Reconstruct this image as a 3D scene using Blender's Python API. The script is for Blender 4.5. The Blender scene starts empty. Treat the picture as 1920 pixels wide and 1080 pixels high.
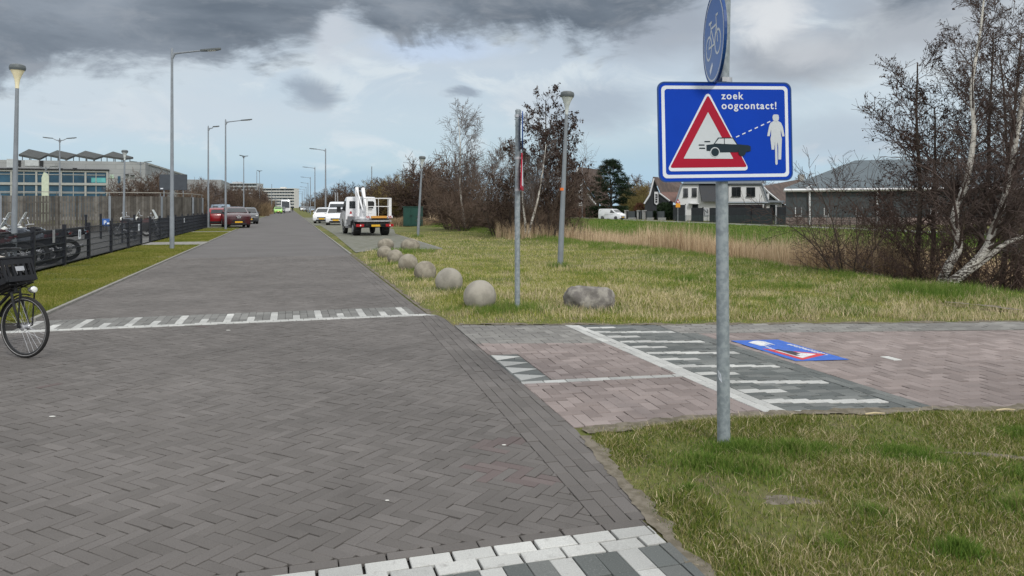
import bpy, bmesh, math, random
import numpy as np
from mathutils import Vector, Matrix
R = math.radians
# ------------------------------------------------------------------ camera
SC = bpy.context.scene
F = 1400.0; H = 1.6; HY = 387.0          # focal length (px of a 1920 wide frame), eye height, horizon row
cam_d = bpy.data.cameras.new('camera'); cam = bpy.data.objects.new('camera', cam_d)
SC.collection.objects.link(cam); SC.camera = cam
cam.location = (0, 0, H); cam.rotation_euler = (R(90), 0, 0)
cam_d.sensor_width = 36; cam_d.lens = F / 1920 * 36
cam_d.shift_y = -(540 - HY) / 1920
cam_d.clip_start = 0.1; cam_d.clip_end = 9000
# ------------------------------------------------------------------ light
SUN_AZ, SUN_EL = R(152), R(40)            # azimuth from +Y towards +X
sd = bpy.data.lights.new('sun', 'SUN'); sun = bpy.data.objects.new('sun', sd)
SC.collection.objects.link(sun)
sd.energy = 1.65; sd.angle = R(10); sd.color = (1.0, 0.96, 0.9)
sv = Vector((math.sin(SUN_AZ) * math.cos(SUN_EL), math.cos(SUN_AZ) * math.cos(SUN_EL), math.sin(SUN_EL)))
sun.rotation_euler = (-sv).to_track_quat('-Z', 'Y').to_euler()
SC.view_settings.view_transform = 'Standard'; SC.view_settings.look = 'None'
SC.view_settings.exposure = 0.0; SC.view_settings.gamma = 1
SC.view_settings.use_curve_mapping = False

def lin(r, g, b, k=1.0):
    return tuple(((c / 255 / 12.92) if c / 255 <= .04045 else ((c / 255 + .055) / 1.055) ** 2.4) * k for c in (r, g, b))

class NT:
    "small helper that writes node trees"
    def __init__(s, nt): s.nt = nt; s.n = nt.nodes; s.l = nt.links
    def node(s, t, **kw):
        n = s.n.new(t)
        for k, v in kw.items(): setattr(n, k, v)
        return n
    def put(s, sock, v):
        if isinstance(v, bpy.types.NodeSocket): s.l.new(v, sock)
        elif v is not None:
            try: sock.default_value = v
            except Exception: sock.default_value = (*v, 1) if len(v) == 3 else v
    def m(s, op, a, b=None, c=None, clamp=False):
        n = s.node('ShaderNodeMath', operation=op, use_clamp=clamp)
        s.put(n.inputs[0], a)
        if b is not None: s.put(n.inputs[1], b)
        if c is not None: s.put(n.inputs[2], c)
        return n.outputs[0]
    def mix(s, f, a, b, bt='MIX'):
        n = s.node('ShaderNodeMix', data_type='RGBA', blend_type=bt)
        s.put(n.inputs[0], f); s.put(n.inputs[6], a); s.put(n.inputs[7], b)
        return n.outputs[2]
    def noise(s, vec, scale, detail=4, rough=.55, dist=0.0):
        n = s.node('ShaderNodeTexNoise')
        s.put(n.inputs['Vector'], vec); s.put(n.inputs['Scale'], scale)
        s.put(n.inputs['Detail'], detail); s.put(n.inputs['Roughness'], rough); s.put(n.inputs['Distortion'], dist)
        return n.outputs[0]
    def ramp(s, f, stops):
        n = s.node('ShaderNodeValToRGB'); e = n.color_ramp.elements
        while len(e) < len(stops): e.new(.5)
        for el, (p, c) in zip(e, stops): el.position = p; el.color = (*c, 1) if len(c) == 3 else c
        s.put(n.inputs[0], f); return n.outputs[0]
    def ss(s, v, a, b, lo=0.0, hi=1.0):
        n = s.node('ShaderNodeMapRange', interpolation_type='SMOOTHSTEP')
        s.put(n.inputs[0], v); s.put(n.inputs[1], a); s.put(n.inputs[2], b); s.put(n.inputs[3], lo); s.put(n.inputs[4], hi)
        return n.outputs[0]
    def xyz(s, x, y, z):
        n = s.node('ShaderNodeCombineXYZ'); s.put(n.inputs[0], x); s.put(n.inputs[1], y); s.put(n.inputs[2], z)
        return n.outputs[0]

# ------------------------------------------------------------------ sky: Nishita air with a broken cloud deck in world directions
world = bpy.data.worlds.new('World'); SC.world = world; world.use_nodes = True
W = NT(world.node_tree); W.n.clear()
skyt = W.node('ShaderNodeTexSky', sky_type='NISHITA', sun_disc=False, sun_elevation=SUN_EL, sun_rotation=SUN_AZ)
skyt.air_density = 1.0; skyt.dust_density = 1.0; skyt.ozone_density = 1.5
tc = W.node('ShaderNodeTexCoord').outputs['Generated']
sx = W.node('ShaderNodeSeparateXYZ'); W.l.new(tc, sx.inputs[0])
az = W.m('ARCTAN2', sx.outputs[0], sx.outputs[1]); el = W.m('ARCSINE', sx.outputs[2])
q = W.xyz(W.m('MULTIPLY', az, 1.0), W.m('MULTIPLY', el, 2.6), 3.3)
q2 = W.xyz(W.m('MULTIPLY', az, 1.0), W.m('MULTIPLY', el, 1.7), 8.1)
n1 = W.noise(q, 3.2, 6, .55, .3); n2 = W.noise(q2, 8.5, 7, .6, .6); n3 = W.noise(q, 15.0, 6, .62, .4)
n4 = W.noise(q2, 2.3, 3, .5)
def FC(pts):
    c = W.node('ShaderNodeFloatCurve'); cu = c.mapping.curves[0]
    while len(cu.points) < len(pts): cu.points.new(.5, .5)
    for p, (x, y) in zip(cu.points, pts): p.location = (x, y); p.handle_type = 'AUTO_CLAMPED'
    c.mapping.update(); W.put(c.inputs[1], W.m('MULTIPLY_ADD', az, .5, .5, clamp=True))
    return c.outputs[0]
def azp(px): return .5 + .5 * math.atan((px - 960) / F)
def elp(px, py): return math.atan((HY - py) / F * math.cos(math.atan((px - 960) / F)))
bound = FC([(0, .20)] + [(azp(x), elp(x, y)) for x, y in
    [(-40, 165), (150, 160), (330, 140), (460, 128), (560, 95), (640, 40), (720, 82), (850, 84), (960, 62), (1100, 88), (1230, 60), (1400, -30), (1560, -60), (1720, 20), (1930, -20)]] + [(1, .32)])
wob = W.m('MULTIPLY_ADD', n2, .12, -.06)
wob = W.m('ADD', wob, W.m('MULTIPLY_ADD', n3, .085, -.0425))
edge = W.m('ADD', W.m('SUBTRACT', el, bound), wob)
dark = W.ss(edge, -.013, .028)
def blob(px, py, wx, wy, k=1.0):
    a0 = math.atan((px - 960) / F); e0 = elp(px, py)
    dx = W.m('DIVIDE', W.m('ADD', W.m('SUBTRACT', az, a0), W.m('MULTIPLY_ADD', n3, .08, -.04)), wx / F)
    dy = W.m('DIVIDE', W.m('ADD', W.m('SUBTRACT', el, e0), W.m('MULTIPLY_ADD', n2, .05, -.025)), wy / F)
    r = W.m('SQRT', W.m('ADD', W.m('MULTIPLY', dx, dx), W.m('MULTIPLY', dy, dy)))
    return W.m('MULTIPLY', W.ss(r, 1.0, .25), k)
# layers (values are radiance; strength below is 0.1, so they are multiplied by ten)
K = 10.0
def C(r, g, b, k=1.0): return tuple(c * K for c in lin(r, g, b, k))
hor = W.ramp(W.m('MULTIPLY', el, 4.0, clamp=True), [(0, C(178, 208, 228)), (.18, C(188, 213, 229)), (.45, C(204, 219, 229)), (.75, C(206, 216, 225)), (1, C(188, 196, 204))])
base = W.mix(W.ss(n1, .40, .62), W.mix(.25, hor, skyt.outputs[0]), hor)
base = W.mix(W.m('MULTIPLY', W.ss(n2, .50, .66), .75), base, C(218, 228, 234))      # bright cloud tops
base = W.mix(W.m('MULTIPLY', W.ss(n4, .48, .68), .30), base, C(190, 204, 216))      # soft grey layers
for b_, c_ in ((blob(820, 90, 190, 34, .8), C(196, 214, 238)), (blob(620, 62, 40, 70, .8), C(200, 208, 218)),
               (blob(330, 215, 460, 60, .45), C(205, 214, 224)), (blob(590, 172, 60, 42, .7), C(140, 152, 168)),
               (blob(872, 176, 44, 18, .7), C(140, 152, 168)), (blob(620, 345, 700, 40, .45), C(160, 192, 216)),
               (blob(1110, 200, 150, 70, .6), C(160, 172, 188)), (blob(1000, 190, 90, 60, .4), C(205, 213, 222)),
               (blob(1480, 110, 190, 70, .75), C(150, 156, 166)), (blob(1230, 330, 300, 70, .5), C(168, 200, 222)),
               (blob(1440, 40, 90, 55, .85), C(226, 229, 232)), (blob(1530, 90, 100, 40, .5), C(214, 218, 223)),
               (blob(1730, 40, 200, 90, .6), C(158, 163, 172)), (blob(1590, 260, 160, 60, .5), C(176, 186, 200)),
               (blob(1240, 60, 160, 80, .5), C(146, 152, 164))):
    base = W.mix(b_, base, c_)
dk = W.mix(W.ss(n1, .35, .66), C(104, 115, 128), C(148, 158, 170))
dk = W.mix(W.m('MULTIPLY', W.ss(n3, .45, .75), .35), dk, C(172, 177, 184))
front = W.mix(dark, base, dk)
# the rest of the dome (above and behind the camera): bright cloud with open patches
dome = W.mix(W.ss(n2, .42, .62), (9.2, 9.6, 10.2), (13.4, 13.3, 13.1))
up = W.ss(W.m('ADD', el, W.m('MULTIPLY', W.ss(sx.outputs[1], .25, -.25), .6)), .30, .55)
col = W.mix(up, front, dome)
bg = W.node('ShaderNodeBackground'); W.put(bg.inputs[0], col); bg.inputs[1].default_value = 0.1
out = W.node('ShaderNodeOutputWorld'); W.l.new(bg.outputs[0], out.inputs[0])

# ------------------------------------------------------------------ object helpers
COL = SC.collection
def G(px, py, z=0.0):
    D = F * (H - z) / (py - HY); return Vector(((px - 960) / F * D, D, z))
def P(px, py, D): return Vector(((px - 960) / F * D, D, H - (py - HY) / F * D))
UD = Vector((-.287, .958, 0)); VD = Vector((.958, .287, 0))        # along / across the street
def TS(t, s, z=0.0): return Vector((t * VD.x + s * UD.x, t * VD.y + s * UD.y, z))
def ts(p): return (p[0] * VD.x + p[1] * VD.y, p[0] * UD.x + p[1] * UD.y)
ROADA = math.atan2(UD.y, UD.x)                                # heading of the street

class MB:
    def __init__(s): s.v = []; s.f = []; s.mi = []; s.M = None; s.cur = 0
    def add(s, vs, fs):
        o = len(s.v)
        if s.M is not None: vs = [s.M @ Vector(v) for v in vs]
        s.v += [tuple(v) for v in vs]; s.f += [tuple(i + o for i in f) for f in fs]; s.mi += [s.cur] * len(fs); return s
    def box(s, c, d, rz=0, rx=0, ry=0):
        m = Matrix.Rotation(rz, 3, 'Z') @ Matrix.Rotation(ry, 3, 'Y') @ Matrix.Rotation(rx, 3, 'X'); c = Vector(c)
        vs = [c + m @ Vector((x * d[0] / 2, y * d[1] / 2, z * d[2] / 2)) for z in (-1, 1) for y in (-1, 1) for x in (-1, 1)]
        return s.add(vs, [(0, 2, 3, 1), (4, 5, 7, 6), (0, 1, 5, 4), (2, 6, 7, 3), (0, 4, 6, 2), (1, 3, 7, 5)])
    def tube(s, pts, rad, n=8, cap=True, closed=False):
        pts = [Vector(p) for p in pts]; k = len(pts)
        if not isinstance(rad, (list, tuple)): rad = [rad] * k
        rings = []; ref = None
        for i, p in enumerate(pts):
            a = pts[i - 1] if (i or closed) else pts[0]; b = pts[(i + 1) % k] if (i < k - 1 or closed) else pts[-1]
            d = (b - a)
            if d.length < 1e-9: d = Vector((0, 0, 1))
            d.normalize()
            if ref is None: ref = Vector((1, 0, 0)) if abs(d.x) < .8 else Vector((0, 1, 0))
            x = (ref - d * ref.dot(d)).normalized(); y = d.cross(x); ref = x
            rings.append([p + (x * math.cos(6.28318 * j / n) + y * math.sin(6.28318 * j / n)) * rad[i] for j in range(n)])
        vs = [v for r_ in rings for v in r_]; fs = []
        for i in range(k if closed else k - 1):
            for j in range(n):
                a = i * n + j; b = i * n + (j + 1) % n; c = ((i + 1) % k) * n + (j + 1) % n; d = ((i + 1) % k) * n + j
                fs.append((a, b, c, d))
        if cap and not closed: fs += [tuple(range(n))[::-1], tuple((k - 1) * n + j for j in range(n))]
        return s.add(vs, fs)
    def bar(s, a, b, r, n=8): return s.tube([a, b], r, n)
    def lathe(s, prof, c=(0, 0, 0), n=20, axis='Z'):
        vs = []; fs = []
        for r_, z in prof:
            for j in range(n):
                x, y = r_ * math.cos(6.28318 * j / n), r_ * math.sin(6.28318 * j / n)
                v = (x, y, z) if axis == 'Z' else ((x, z, y) if axis == 'Y' else (z, x, y))
                vs.append((v[0] + c[0], v[1] + c[1], v[2] + c[2]))
        for i in range(len(prof) - 1):
            for j in range(n): fs.append((i * n + j, i * n + (j + 1) % n, (i + 1) * n + (j + 1) % n, (i + 1) * n + j))
        fs += [tuple(range(n))[::-1], tuple((len(prof) - 1) * n + j for j in range(n))]
        return s.add(vs, fs)
    def prism(s, poly, ext):
        "poly: 3D points of one face, ext: extrusion vector"
        n = len(poly); e = Vector(ext); a = [Vector(p) for p in poly]
        return s.add(a + [p + e for p in a], [tuple(range(n))[::-1], tuple(range(n, 2 * n))] + [(i, (i + 1) % n, n + (i + 1) % n, n + i) for i in range(n)])
    def sphere(s, c, r, n=12, sc=(1, 1, 1)):
        prof = [(max(1e-4, math.sin(math.pi * i / n)), -math.cos(math.pi * i / n)) for i in range(n + 1)]
        vs = []; fs = []; m = n * 2
        for rr, z in prof:
            for j in range(m): vs.append((c[0] + r * sc[0] * rr * math.cos(6.28318 * j / m), c[1] + r * sc[1] * rr * math.sin(6.28318 * j / m), c[2] + r * sc[2] * z))
        for i in range(n):
            for j in range(m): fs.append((i * m + j, i * m + (j + 1) % m, (i + 1) * m + (j + 1) % m, (i + 1) * m + j))
        return s.add(vs, fs)
    def build(s, name, mat, parent=None, smooth=False, bevel=0, **tag):
        me = bpy.data.meshes.new(name); me.from_pydata(s.v, [], s.f)
        for m_ in (mat if isinstance(mat, (list, tuple)) else [mat]): me.materials.append(m_)
        if isinstance(mat, (list, tuple)): me.polygons.foreach_set('material_index', s.mi)
        bm = bmesh.new(); bm.from_mesh(me); bmesh.ops.recalc_face_normals(bm, faces=bm.faces)
        if bevel:
            es = [e for e in bm.edges if len(e.link_faces) == 2 and e.calc_face_angle(0) > .5]
            bmesh.ops.bevel(bm, geom=es, offset=bevel, segments=2, affect='EDGES', clamp_overlap=True)
        bm.to_mesh(me); bm.free()
        if smooth:
            me.polygons.foreach_set('use_smooth', [True] * len(me.polygons))
            try: me.set_sharp_from_angle(angle=R(40))
            except Exception: pass
        o = bpy.data.objects.new(name, me); COL.objects.link(o)
        if parent is not None: o.parent = parent
        for k, v in tag.items(): o[k] = v
        return o
def thing(name, label, cat, loc=(0, 0, 0), rz=0, group=None):
    o = bpy.data.objects.new(name, None); COL.objects.link(o)
    o.location = loc; o.rotation_euler = (0, 0, rz); o['label'] = label; o['category'] = cat
    if group: o['group'] = group
    o.empty_display_size = .2
    return o
def tag(o, label, cat, group=None, kind=None):
    o['label'] = label; o['category'] = cat
    if group: o['group'] = group
    if kind: o['kind'] = kind
    return o
def copy_tree(o, loc=None, rz=None, label=None, group=None, parent=None, scale=None):
    c = o.copy(); COL.objects.link(c)
    if parent is not None: c.parent = parent
    if loc is not None: c.location = loc
    if rz is not None: c.rotation_euler = (0, 0, rz)
    if scale is not None: c.scale = scale
    if label: c['label'] = label
    if group: c['group'] = group
    for ch in list(o.children): copy_tree(ch, parent=c)
    return c
def npmesh(name, V, T, mat, parent=None, smooth=False, **tg):
    "numpy vertices (n,3) and faces (m,k) to one mesh object"
    me = bpy.data.meshes.new(name); V = np.asarray(V, dtype=np.float32); T = np.asarray(T, dtype=np.int32); k = T.shape[1]
    me.vertices.add(len(V)); me.vertices.foreach_set('co', V.ravel())
    me.loops.add(T.size); me.loops.foreach_set('vertex_index', T.ravel())
    me.polygons.add(len(T)); me.polygons.foreach_set('loop_start', np.arange(0, T.size, k, dtype=np.int32))
    me.polygons.foreach_set('loop_total', np.full(len(T), k, dtype=np.int32))
    if smooth: me.polygons.foreach_set('use_smooth', np.ones(len(T), dtype=bool))
    me.update(calc_edges=True); me.validate()
    me.materials.append(mat)
    o = bpy.data.objects.new(name, me); COL.objects.link(o)
    if parent is not None: o.parent = parent
    for a, b in tg.items(): o[a] = b
    return o

# ------------------------------------------------------------------ materials
def mat(name, c, rough=.7, var=.12, scale=3.0, metal=0.0, bump=0.0, bscale=40.0, spec=.4, c2=None, island=0.0, coat=0.0, detail=5, emis=None, space='Object'):
    m = bpy.data.materials.new(name); m.use_nodes = True; N = NT(m.node_tree)
    b = N.n['Principled BSDF']; t = N.node('ShaderNodeTexCoord').outputs[space]
    nz = N.noise(t, scale, detail, .6)
    cc = N.mix(N.ss(nz, .3, .7), tuple(x * (1 - var) for x in c), tuple(x * (1 + var) for x in (c2 or c)))
    if c2 is not None: cc = N.mix(N.ss(nz, .38, .62), c, c2)
    if island:
        g = N.node('ShaderNodeNewGeometry').outputs['Random Per Island']
        cc = N.mix(1.0, cc, N.ramp(g, [(0, (1 - island,) * 3), (1, (1 + island,) * 3)]), 'MULTIPLY')
    N.put(b.inputs['Base Color'], cc); b.inputs['Metallic'].default_value = metal
    N.put(b.inputs['Roughness'], N.m('MULTIPLY_ADD', nz, .2, rough - .1, clamp=True))
    b.inputs['Specular IOR Level'].default_value = spec
    if coat: b.inputs['Coat Weight'].default_value = coat; b.inputs['Coat Roughness'].default_value = .06
    if bump:
        bn = N.node('ShaderNodeBump'); bn.inputs['Strength'].default_value = bump; bn.inputs['Distance'].default_value = .01
        N.put(bn.inputs['Height'], N.noise(t, bscale, 5, .6)); N.l.new(bn.outputs[0], b.inputs['Normal'])
    if emis: b.inputs['Emission Color'].default_value = (*emis[0], 1); b.inputs['Emission Strength'].default_value = emis[1]
    return m
def glass_mat(name, c, rough=.08):
    m = mat(name, c, rough, .25, 1.5, 0, 0, spec=.8); return m
M = {}
M['galv'] = mat('galvanised_steel', (.30, .34, .36), .55, .28, 22, .25, .05, 60, c2=(.21, .245, .265))
M['lampgrey'] = mat('lamp_grey_paint', (.21, .235, .26), .45, .1, 4, .1)
M['lamphead'] = mat('lamp_head_grey', (.10, .115, .12), .5, .1)
M['lampglass'] = mat('lamp_diffuser', (.78, .80, .76), .2, .05, 3)
M['black'] = mat('black_paint', (.012, .013, .015), .4, .2, 6)
M['rubber'] = mat('tyre_rubber', (.018, .018, .018), .85, .2, 20)
M['chrome'] = mat('bright_metal', (.62, .63, .65), .22, .1, 8, .9)
M['alu'] = mat('dull_aluminium', (.42, .43, .45), .4, .15, 8, .6)
M['white'] = mat('white_paint', (.74, .75, .76), .35, .05, 2)
M['carwhite'] = mat('white_car_paint', (.72, .74, .76), .25, .03, 1, coat=.6)
M['glass'] = glass_mat('dark_vehicle_glass', (.02, .026, .03))
M['red'] = mat('red_lens', (.35, .01, .015), .25, .1)
M['orange'] = mat('orange_plastic', (.75, .16, .02), .4, .1)
M['plate'] = mat('yellow_number_plate', (.72, .42, .03), .4, .05)
M['signblue'] = mat('sign_blue', (.0015, .045, .40), .5, .05, 2, spec=.12)
M['signblue2'] = mat('sign_blue_pale', (.03, .11, .36), .35, .08, 2)
M['signwhite'] = mat('sign_white', (.66, .70, .76), .5, .04, 3, spec=.2)
M['signwhite2'] = mat('sign_reflective_grey', (.50, .54, .57), .4, .05, 3)
M['signred'] = mat('sign_red', (.34, .008, .03), .5, .05, 3, spec=.15)
M['signback'] = mat('sign_back_grey', (.10, .115, .13), .6, .1)
M['signdark'] = mat('sign_edge_blue', (.006, .05, .20), .45, .1)
M['signblack'] = mat('sign_black', (.015, .028, .038), .5, .05, spec=.15)
M['amber'] = mat('amber_board', (.55, .27, .05), .5, .05)
# ------------------------------------------------------------------ terrain
def sm(x, a, b):
    x = np.clip((x - a) / (b - a), 0, 1); return x * x * (3 - 2 * x)
def vnoise(x, y, seed=0):
    xi = np.floor(x).astype(np.int64); yi = np.floor(y).astype(np.int64); fx = x - xi; fy = y - yi
    fx = fx * fx * (3 - 2 * fx); fy = fy * fy * (3 - 2 * fy)
    def h(a, b):
        n = (a * 374761393 + b * 668265263 + seed * 982451653) & 0x7fffffff
        n = ((n ^ (n >> 13)) * 1274126177) & 0x7fffffff
        return ((n ^ (n >> 16)) & 0xffff) / 65535.0
    return (h(xi, yi) * (1 - fx) + h(xi + 1, yi) * fx) * (1 - fy) + (h(xi, yi + 1) * (1 - fx) + h(xi + 1, yi + 1) * fx) * fy
def fbm(x, y, seed=0, o=4):
    r = 0; a = .5
    for i in range(o): r = r + a * vnoise(x * 2 ** i, y * 2 ** i, seed + i); a *= .5
    return r
def NEAR_EDGE(x):      # lawn side of the cycle path (world y as a function of x)
    return np.interp(x, [-1, .45, 1.6, 4.1, 8, 14], [5.42, 5.42, 5.73, 5.95, 6.3, 6.9])
def FAR_EDGE(x):
    return np.interp(x, [-1, 2, 14], [10.05, 10.05, 10.75])
def ROAD_R(s):         # outer right edge of the street (t as a function of s)
    return np.interp(s, [2.5, 3.2, 5.0, 7.0, 10.5, 11.5, 400], [1.70, 1.74, 1.98, 2.04, 2.16, 1.96, 1.96])
ROAD_L = -3.4
def terrain(X, Y):
    X = np.asarray(X, dtype=float); Y = np.asarray(Y, dtype=float)
    t = X * VD.x + Y * VD.y; s = X * UD.x + Y * UD.y
    prof = np.interp(t, [-1e5, 10.2, 11.8, 12.4, 17, 32, 36, 45, 1e5], [0, 0, .10, .02, -1.75, -1.75, -1.3, -.6, -.6])
    k = sm(s, 8.5 + 0 * s, 14 + 0 * s)
    z = prof * k
    # gentle bumps of the meadow and the lawn
    soft = sm(t, 2.3, 3.6) * (1 - sm(t, 46, 49)) * np.where(Y > FAR_EDGE(X), sm(Y - FAR_EDGE(X), 0, .9), 0)
    soft = soft * (1 - sm(s, 22, 26) * (1 - sm(t, 6.5, 8)))
    z = z + soft * (fbm(X * .45, Y * .45, 3) - .45) * .22
    lawn = np.where((Y < NEAR_EDGE(X)) & (t > ROAD_R(s)), sm(NEAR_EDGE(X) - Y, 0.0, .5) * sm(t - ROAD_R(s), 0, .4), 0)
    z = z + lawn * (.004 + (fbm(X * 2.2, Y * 2.2, 5) - .45) * .05)
    # kept below the paving
    edge_ = (t < 2.35) & (s < 420) | (t < 13) & (Y <= FAR_EDGE(X) + .15) & (Y >= NEAR_EDGE(X) - .15)
    z = np.where(edge_, z - .010, z)
    pav = ((t < ROAD_R(s) - .12) & (s < 420)) | ((Y <= FAR_EDGE(X) - .13) & (Y >= NEAR_EDGE(X) + .13) & (t > ROAD_R(s) - .3))
    verge = (t < ROAD_L) & (t > -5.8) & (s > 12)
    z = np.where(pav & ~verge, np.minimum(z, -.055), z)
    return z
def axis(segs):
    r = []
    for a, b, d in segs: r += list(np.arange(a, b, d))
    return np.array(r + [segs[-1][1]])
Sx = axis([(-40, 0, 8), (0, 14, .12), (14, 30, .4), (30, 60, 1), (60, 140, 3), (140, 600, 20), (600, 4200, 300)])
Tx = axis([(-3000, -300, 300), (-300, -40, 20), (-40, -8, 2), (-8, 1.2, .5), (1.2, 10, .12), (10, 20, .4), (20, 60, 1), (60, 300, 15), (300, 3600, 300)])
tt, ss_ = np.meshgrid(Tx, Sx)
GX = tt * VD.x + ss_ * UD.x; GY = tt * VD.y + ss_ * UD.y; GZ = terrain(GX, GY)
nS, nT = GX.shape; idx = np.arange(nS * nT).reshape(nS, nT)
quads = np.stack([idx[:-1, :-1], idx[:-1, 1:], idx[1:, 1:], idx[1:, :-1]], -1).reshape(-1, 4)

def ground_mat():
    m = bpy.data.materials.new('meadow_soil'); m.use_nodes = True; N = NT(m.node_tree); b = N.n['Principled BSDF']
    p = N.node('ShaderNodeNewGeometry').outputs['Position']
    a = N.noise(p, .35, 5, .6); c = N.noise(p, 3.0, 6, .65); d = N.noise(p, 28, 5, .7)
    g = N.mix(N.ss(a, .38, .62), (.105, .135, .032), (.175, .175, .062))
    g = N.mix(N.m('MULTIPLY', N.ss(c, .50, .68), .8), g, (.17, .14, .09))
    g = N.mix(N.m('MULTIPLY', N.ss(d, .42, .7), .75), g, (.10, .085, .055))
    sp = N.node('ShaderNodeSeparateXYZ'); N.l.new(p, sp.inputs[0])
    tt_ = N.m('ADD', N.m('MULTIPLY', sp.outputs[0], VD.x), N.m('MULTIPLY', sp.outputs[1], VD.y))
    wet = N.m('MULTIPLY', N.ss(sp.outputs[2], -.7, -1.3), 1.0)
    g = N.mix(wet, g, (.13, .095, .055))
    bank = N.m('MULTIPLY', N.ss(tt_, 32.5, 35.5), N.ss(tt_, 51, 49))
    g = N.mix(N.m('MULTIPLY', bank, .85), g, N.mix(N.ss(c, .35, .65), (.075, .13, .025), (.12, .16, .05)))
    N.put(b.inputs['Base Color'], g); b.inputs['Roughness'].default_value = .95; b.inputs['Specular IOR Level'].default_value = .1
    bn = N.node('ShaderNodeBump'); bn.inputs['Strength'].default_value = .6; bn.inputs['Distance'].default_value = .03
    N.put(bn.inputs['Height'], d); N.l.new(bn.outputs[0], b.inputs['Normal'])
    return m
M['ground'] = ground_mat()
npmesh('ground', np.stack([GX, GY, GZ], -1).reshape(-1, 3), quads, M['ground'], smooth=True, kind='structure')

def sheet(name, pts, z, m, kind='structure'):
    b = MB(); b.add([(p[0], p[1], z) for p in pts], [tuple(range(len(pts)))])
    return b.build(name, m, kind=kind)
def brickmat(name, c, c2, isl=.25, grain=.3, rough=.85, speck=0.0, dirt=.35):
    m = bpy.data.materials.new(name); m.use_nodes = True; N = NT(m.node_tree); b = N.n['Principled BSDF']
    geo = N.node('ShaderNodeNewGeometry'); p = geo.outputs['Position']; isd = geo.outputs['Random Per Island']
    big = N.noise(p, .55, 4, .6); g = N.noise(p, 160, 4, .7); md = N.noise(p, 14, 5, .65)
    cc = N.mix(N.ss(isd, .15, .9), c, c2)
    cc = N.mix(1.0, cc, N.ramp(N.m('FRACT', N.m('MULTIPLY', isd, 37.7)), [(0, (1 - isl,) * 3), (.8, (1 + isl * .3,) * 3), (1, (1 + isl,) * 3)]), 'MULTIPLY')
    cc = N.mix(1.0, cc, N.ramp(g, [(.3, (1 - grain,) * 3), (.7, (1 + grain,) * 3)]), 'MULTIPLY')
    cc = N.mix(1.0, cc, N.ramp(big, [(.3, (.80,) * 3), (.7, (1.17,) * 3)]), 'MULTIPLY')
    cc = N.mix(N.m('MULTIPLY', N.ss(md, .54 if dirt > .4 else .62, .8), dirt), cc, (.20, .19, .18))
    if speck: cc = N.mix(N.m('MULTIPLY', N.ss(g, .63, .72), speck), cc, (.55, .55, .53))
    N.put(b.inputs['Base Color'], cc); b.inputs['Roughness'].default_value = rough; b.inputs['Specular IOR Level'].default_value = .25
    bn = N.node('ShaderNodeBump'); bn.inputs['Strength'].default_value = .35; bn.inputs['Distance'].default_value = .003
    N.put(bn.inputs['Height'], md); N.l.new(bn.outputs[0], b.inputs['Normal'])
    return m
M['brick'] = brickmat('street_clinker', (.124, .115, .108), (.142, .132, .125), .08, .2)
M['brickred'] = brickmat('street_clinker_red', (.128, .104, .100), (.142, .118, .113), .10, .14)
M['pink'] = brickmat('cycle_path_pink_block', (.215, .180, .168), (.265, .225, .212), .12, .2)
M['greyb'] = brickmat('grey_paving_block', (.185, .18, .17), (.235, .23, .215), .12, .2, speck=.15)
M['humpb'] = brickmat('hump_grey_block', (.16, .16, .152), (.20, .20, .19), .10, .18)
M['darkb'] = brickmat('dark_paving_block', (.105, .115, .112), (.15, .158, .152), .14, .22, speck=.5)
M['whiteb'] = brickmat('white_paving_block', (.40, .405, .39), (.485, .49, .47), .10, .2, dirt=.75)
M['joint'] = mat('joint_sand', (.030, .028, .026), .95, .3, 60, spec=.1, space='Generated')
M['joint2'] = mat('joint_sand_pale', (.055, .05, .044), .95, .35, 60, spec=.1)
M['sand'] = mat('sandy_edge', (.20, .178, .142), .95, .35, 14, spec=.1, c2=(.135, .12, .09), bump=.6, bscale=90)
M['asphalt'] = mat('far_asphalt', (.20, .20, .195), .9, .12, .4, spec=.2)
M['yard'] = mat('yard_pavers', (.155, .155, .152), .9, .12, .8, spec=.2, c2=(.19, .19, .185))
M['concrete'] = mat('concrete_kerb', (.25, .245, .225), .9, .15, 5, spec=.2)

rng = random.Random(7)
def clip(poly, reg):
    "clip 2D polygon by convex counter-clockwise region"
    for i in range(len(reg)):
        ax, ay = reg[i]; bx, by = reg[(i + 1) % len(reg)]; ex, ey = bx - ax, by - ay; outp = []
        for j in range(len(poly)):
            p = poly[j]; q_ = poly[(j + 1) % len(poly)]
            dp = ex * (p[1] - ay) - ey * (p[0] - ax); dq = ex * (q_[1] - ay) - ey * (q_[0] - ax)
            if dp >= 0: outp.append(p)
            if (dp >= 0) != (dq >= 0):
                k = dp / (dp - dq); outp.append((p[0] + k * (q_[0] - p[0]), p[1] + k * (q_[1] - p[1])))
        poly = outp
        if len(poly) < 3: return None
    return poly
def ccw(reg):
    a = sum(reg[i][0] * reg[(i + 1) % len(reg)][1] - reg[(i + 1) % len(reg)][0] * reg[i][1] for i in range(len(reg)))
    return reg if a > 0 else reg[::-1]
def area(p): return abs(sum(p[i][0] * p[(i + 1) % len(p)][1] - p[(i + 1) % len(p)][0] * p[i][1] for i in range(len(p)))) / 2
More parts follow.
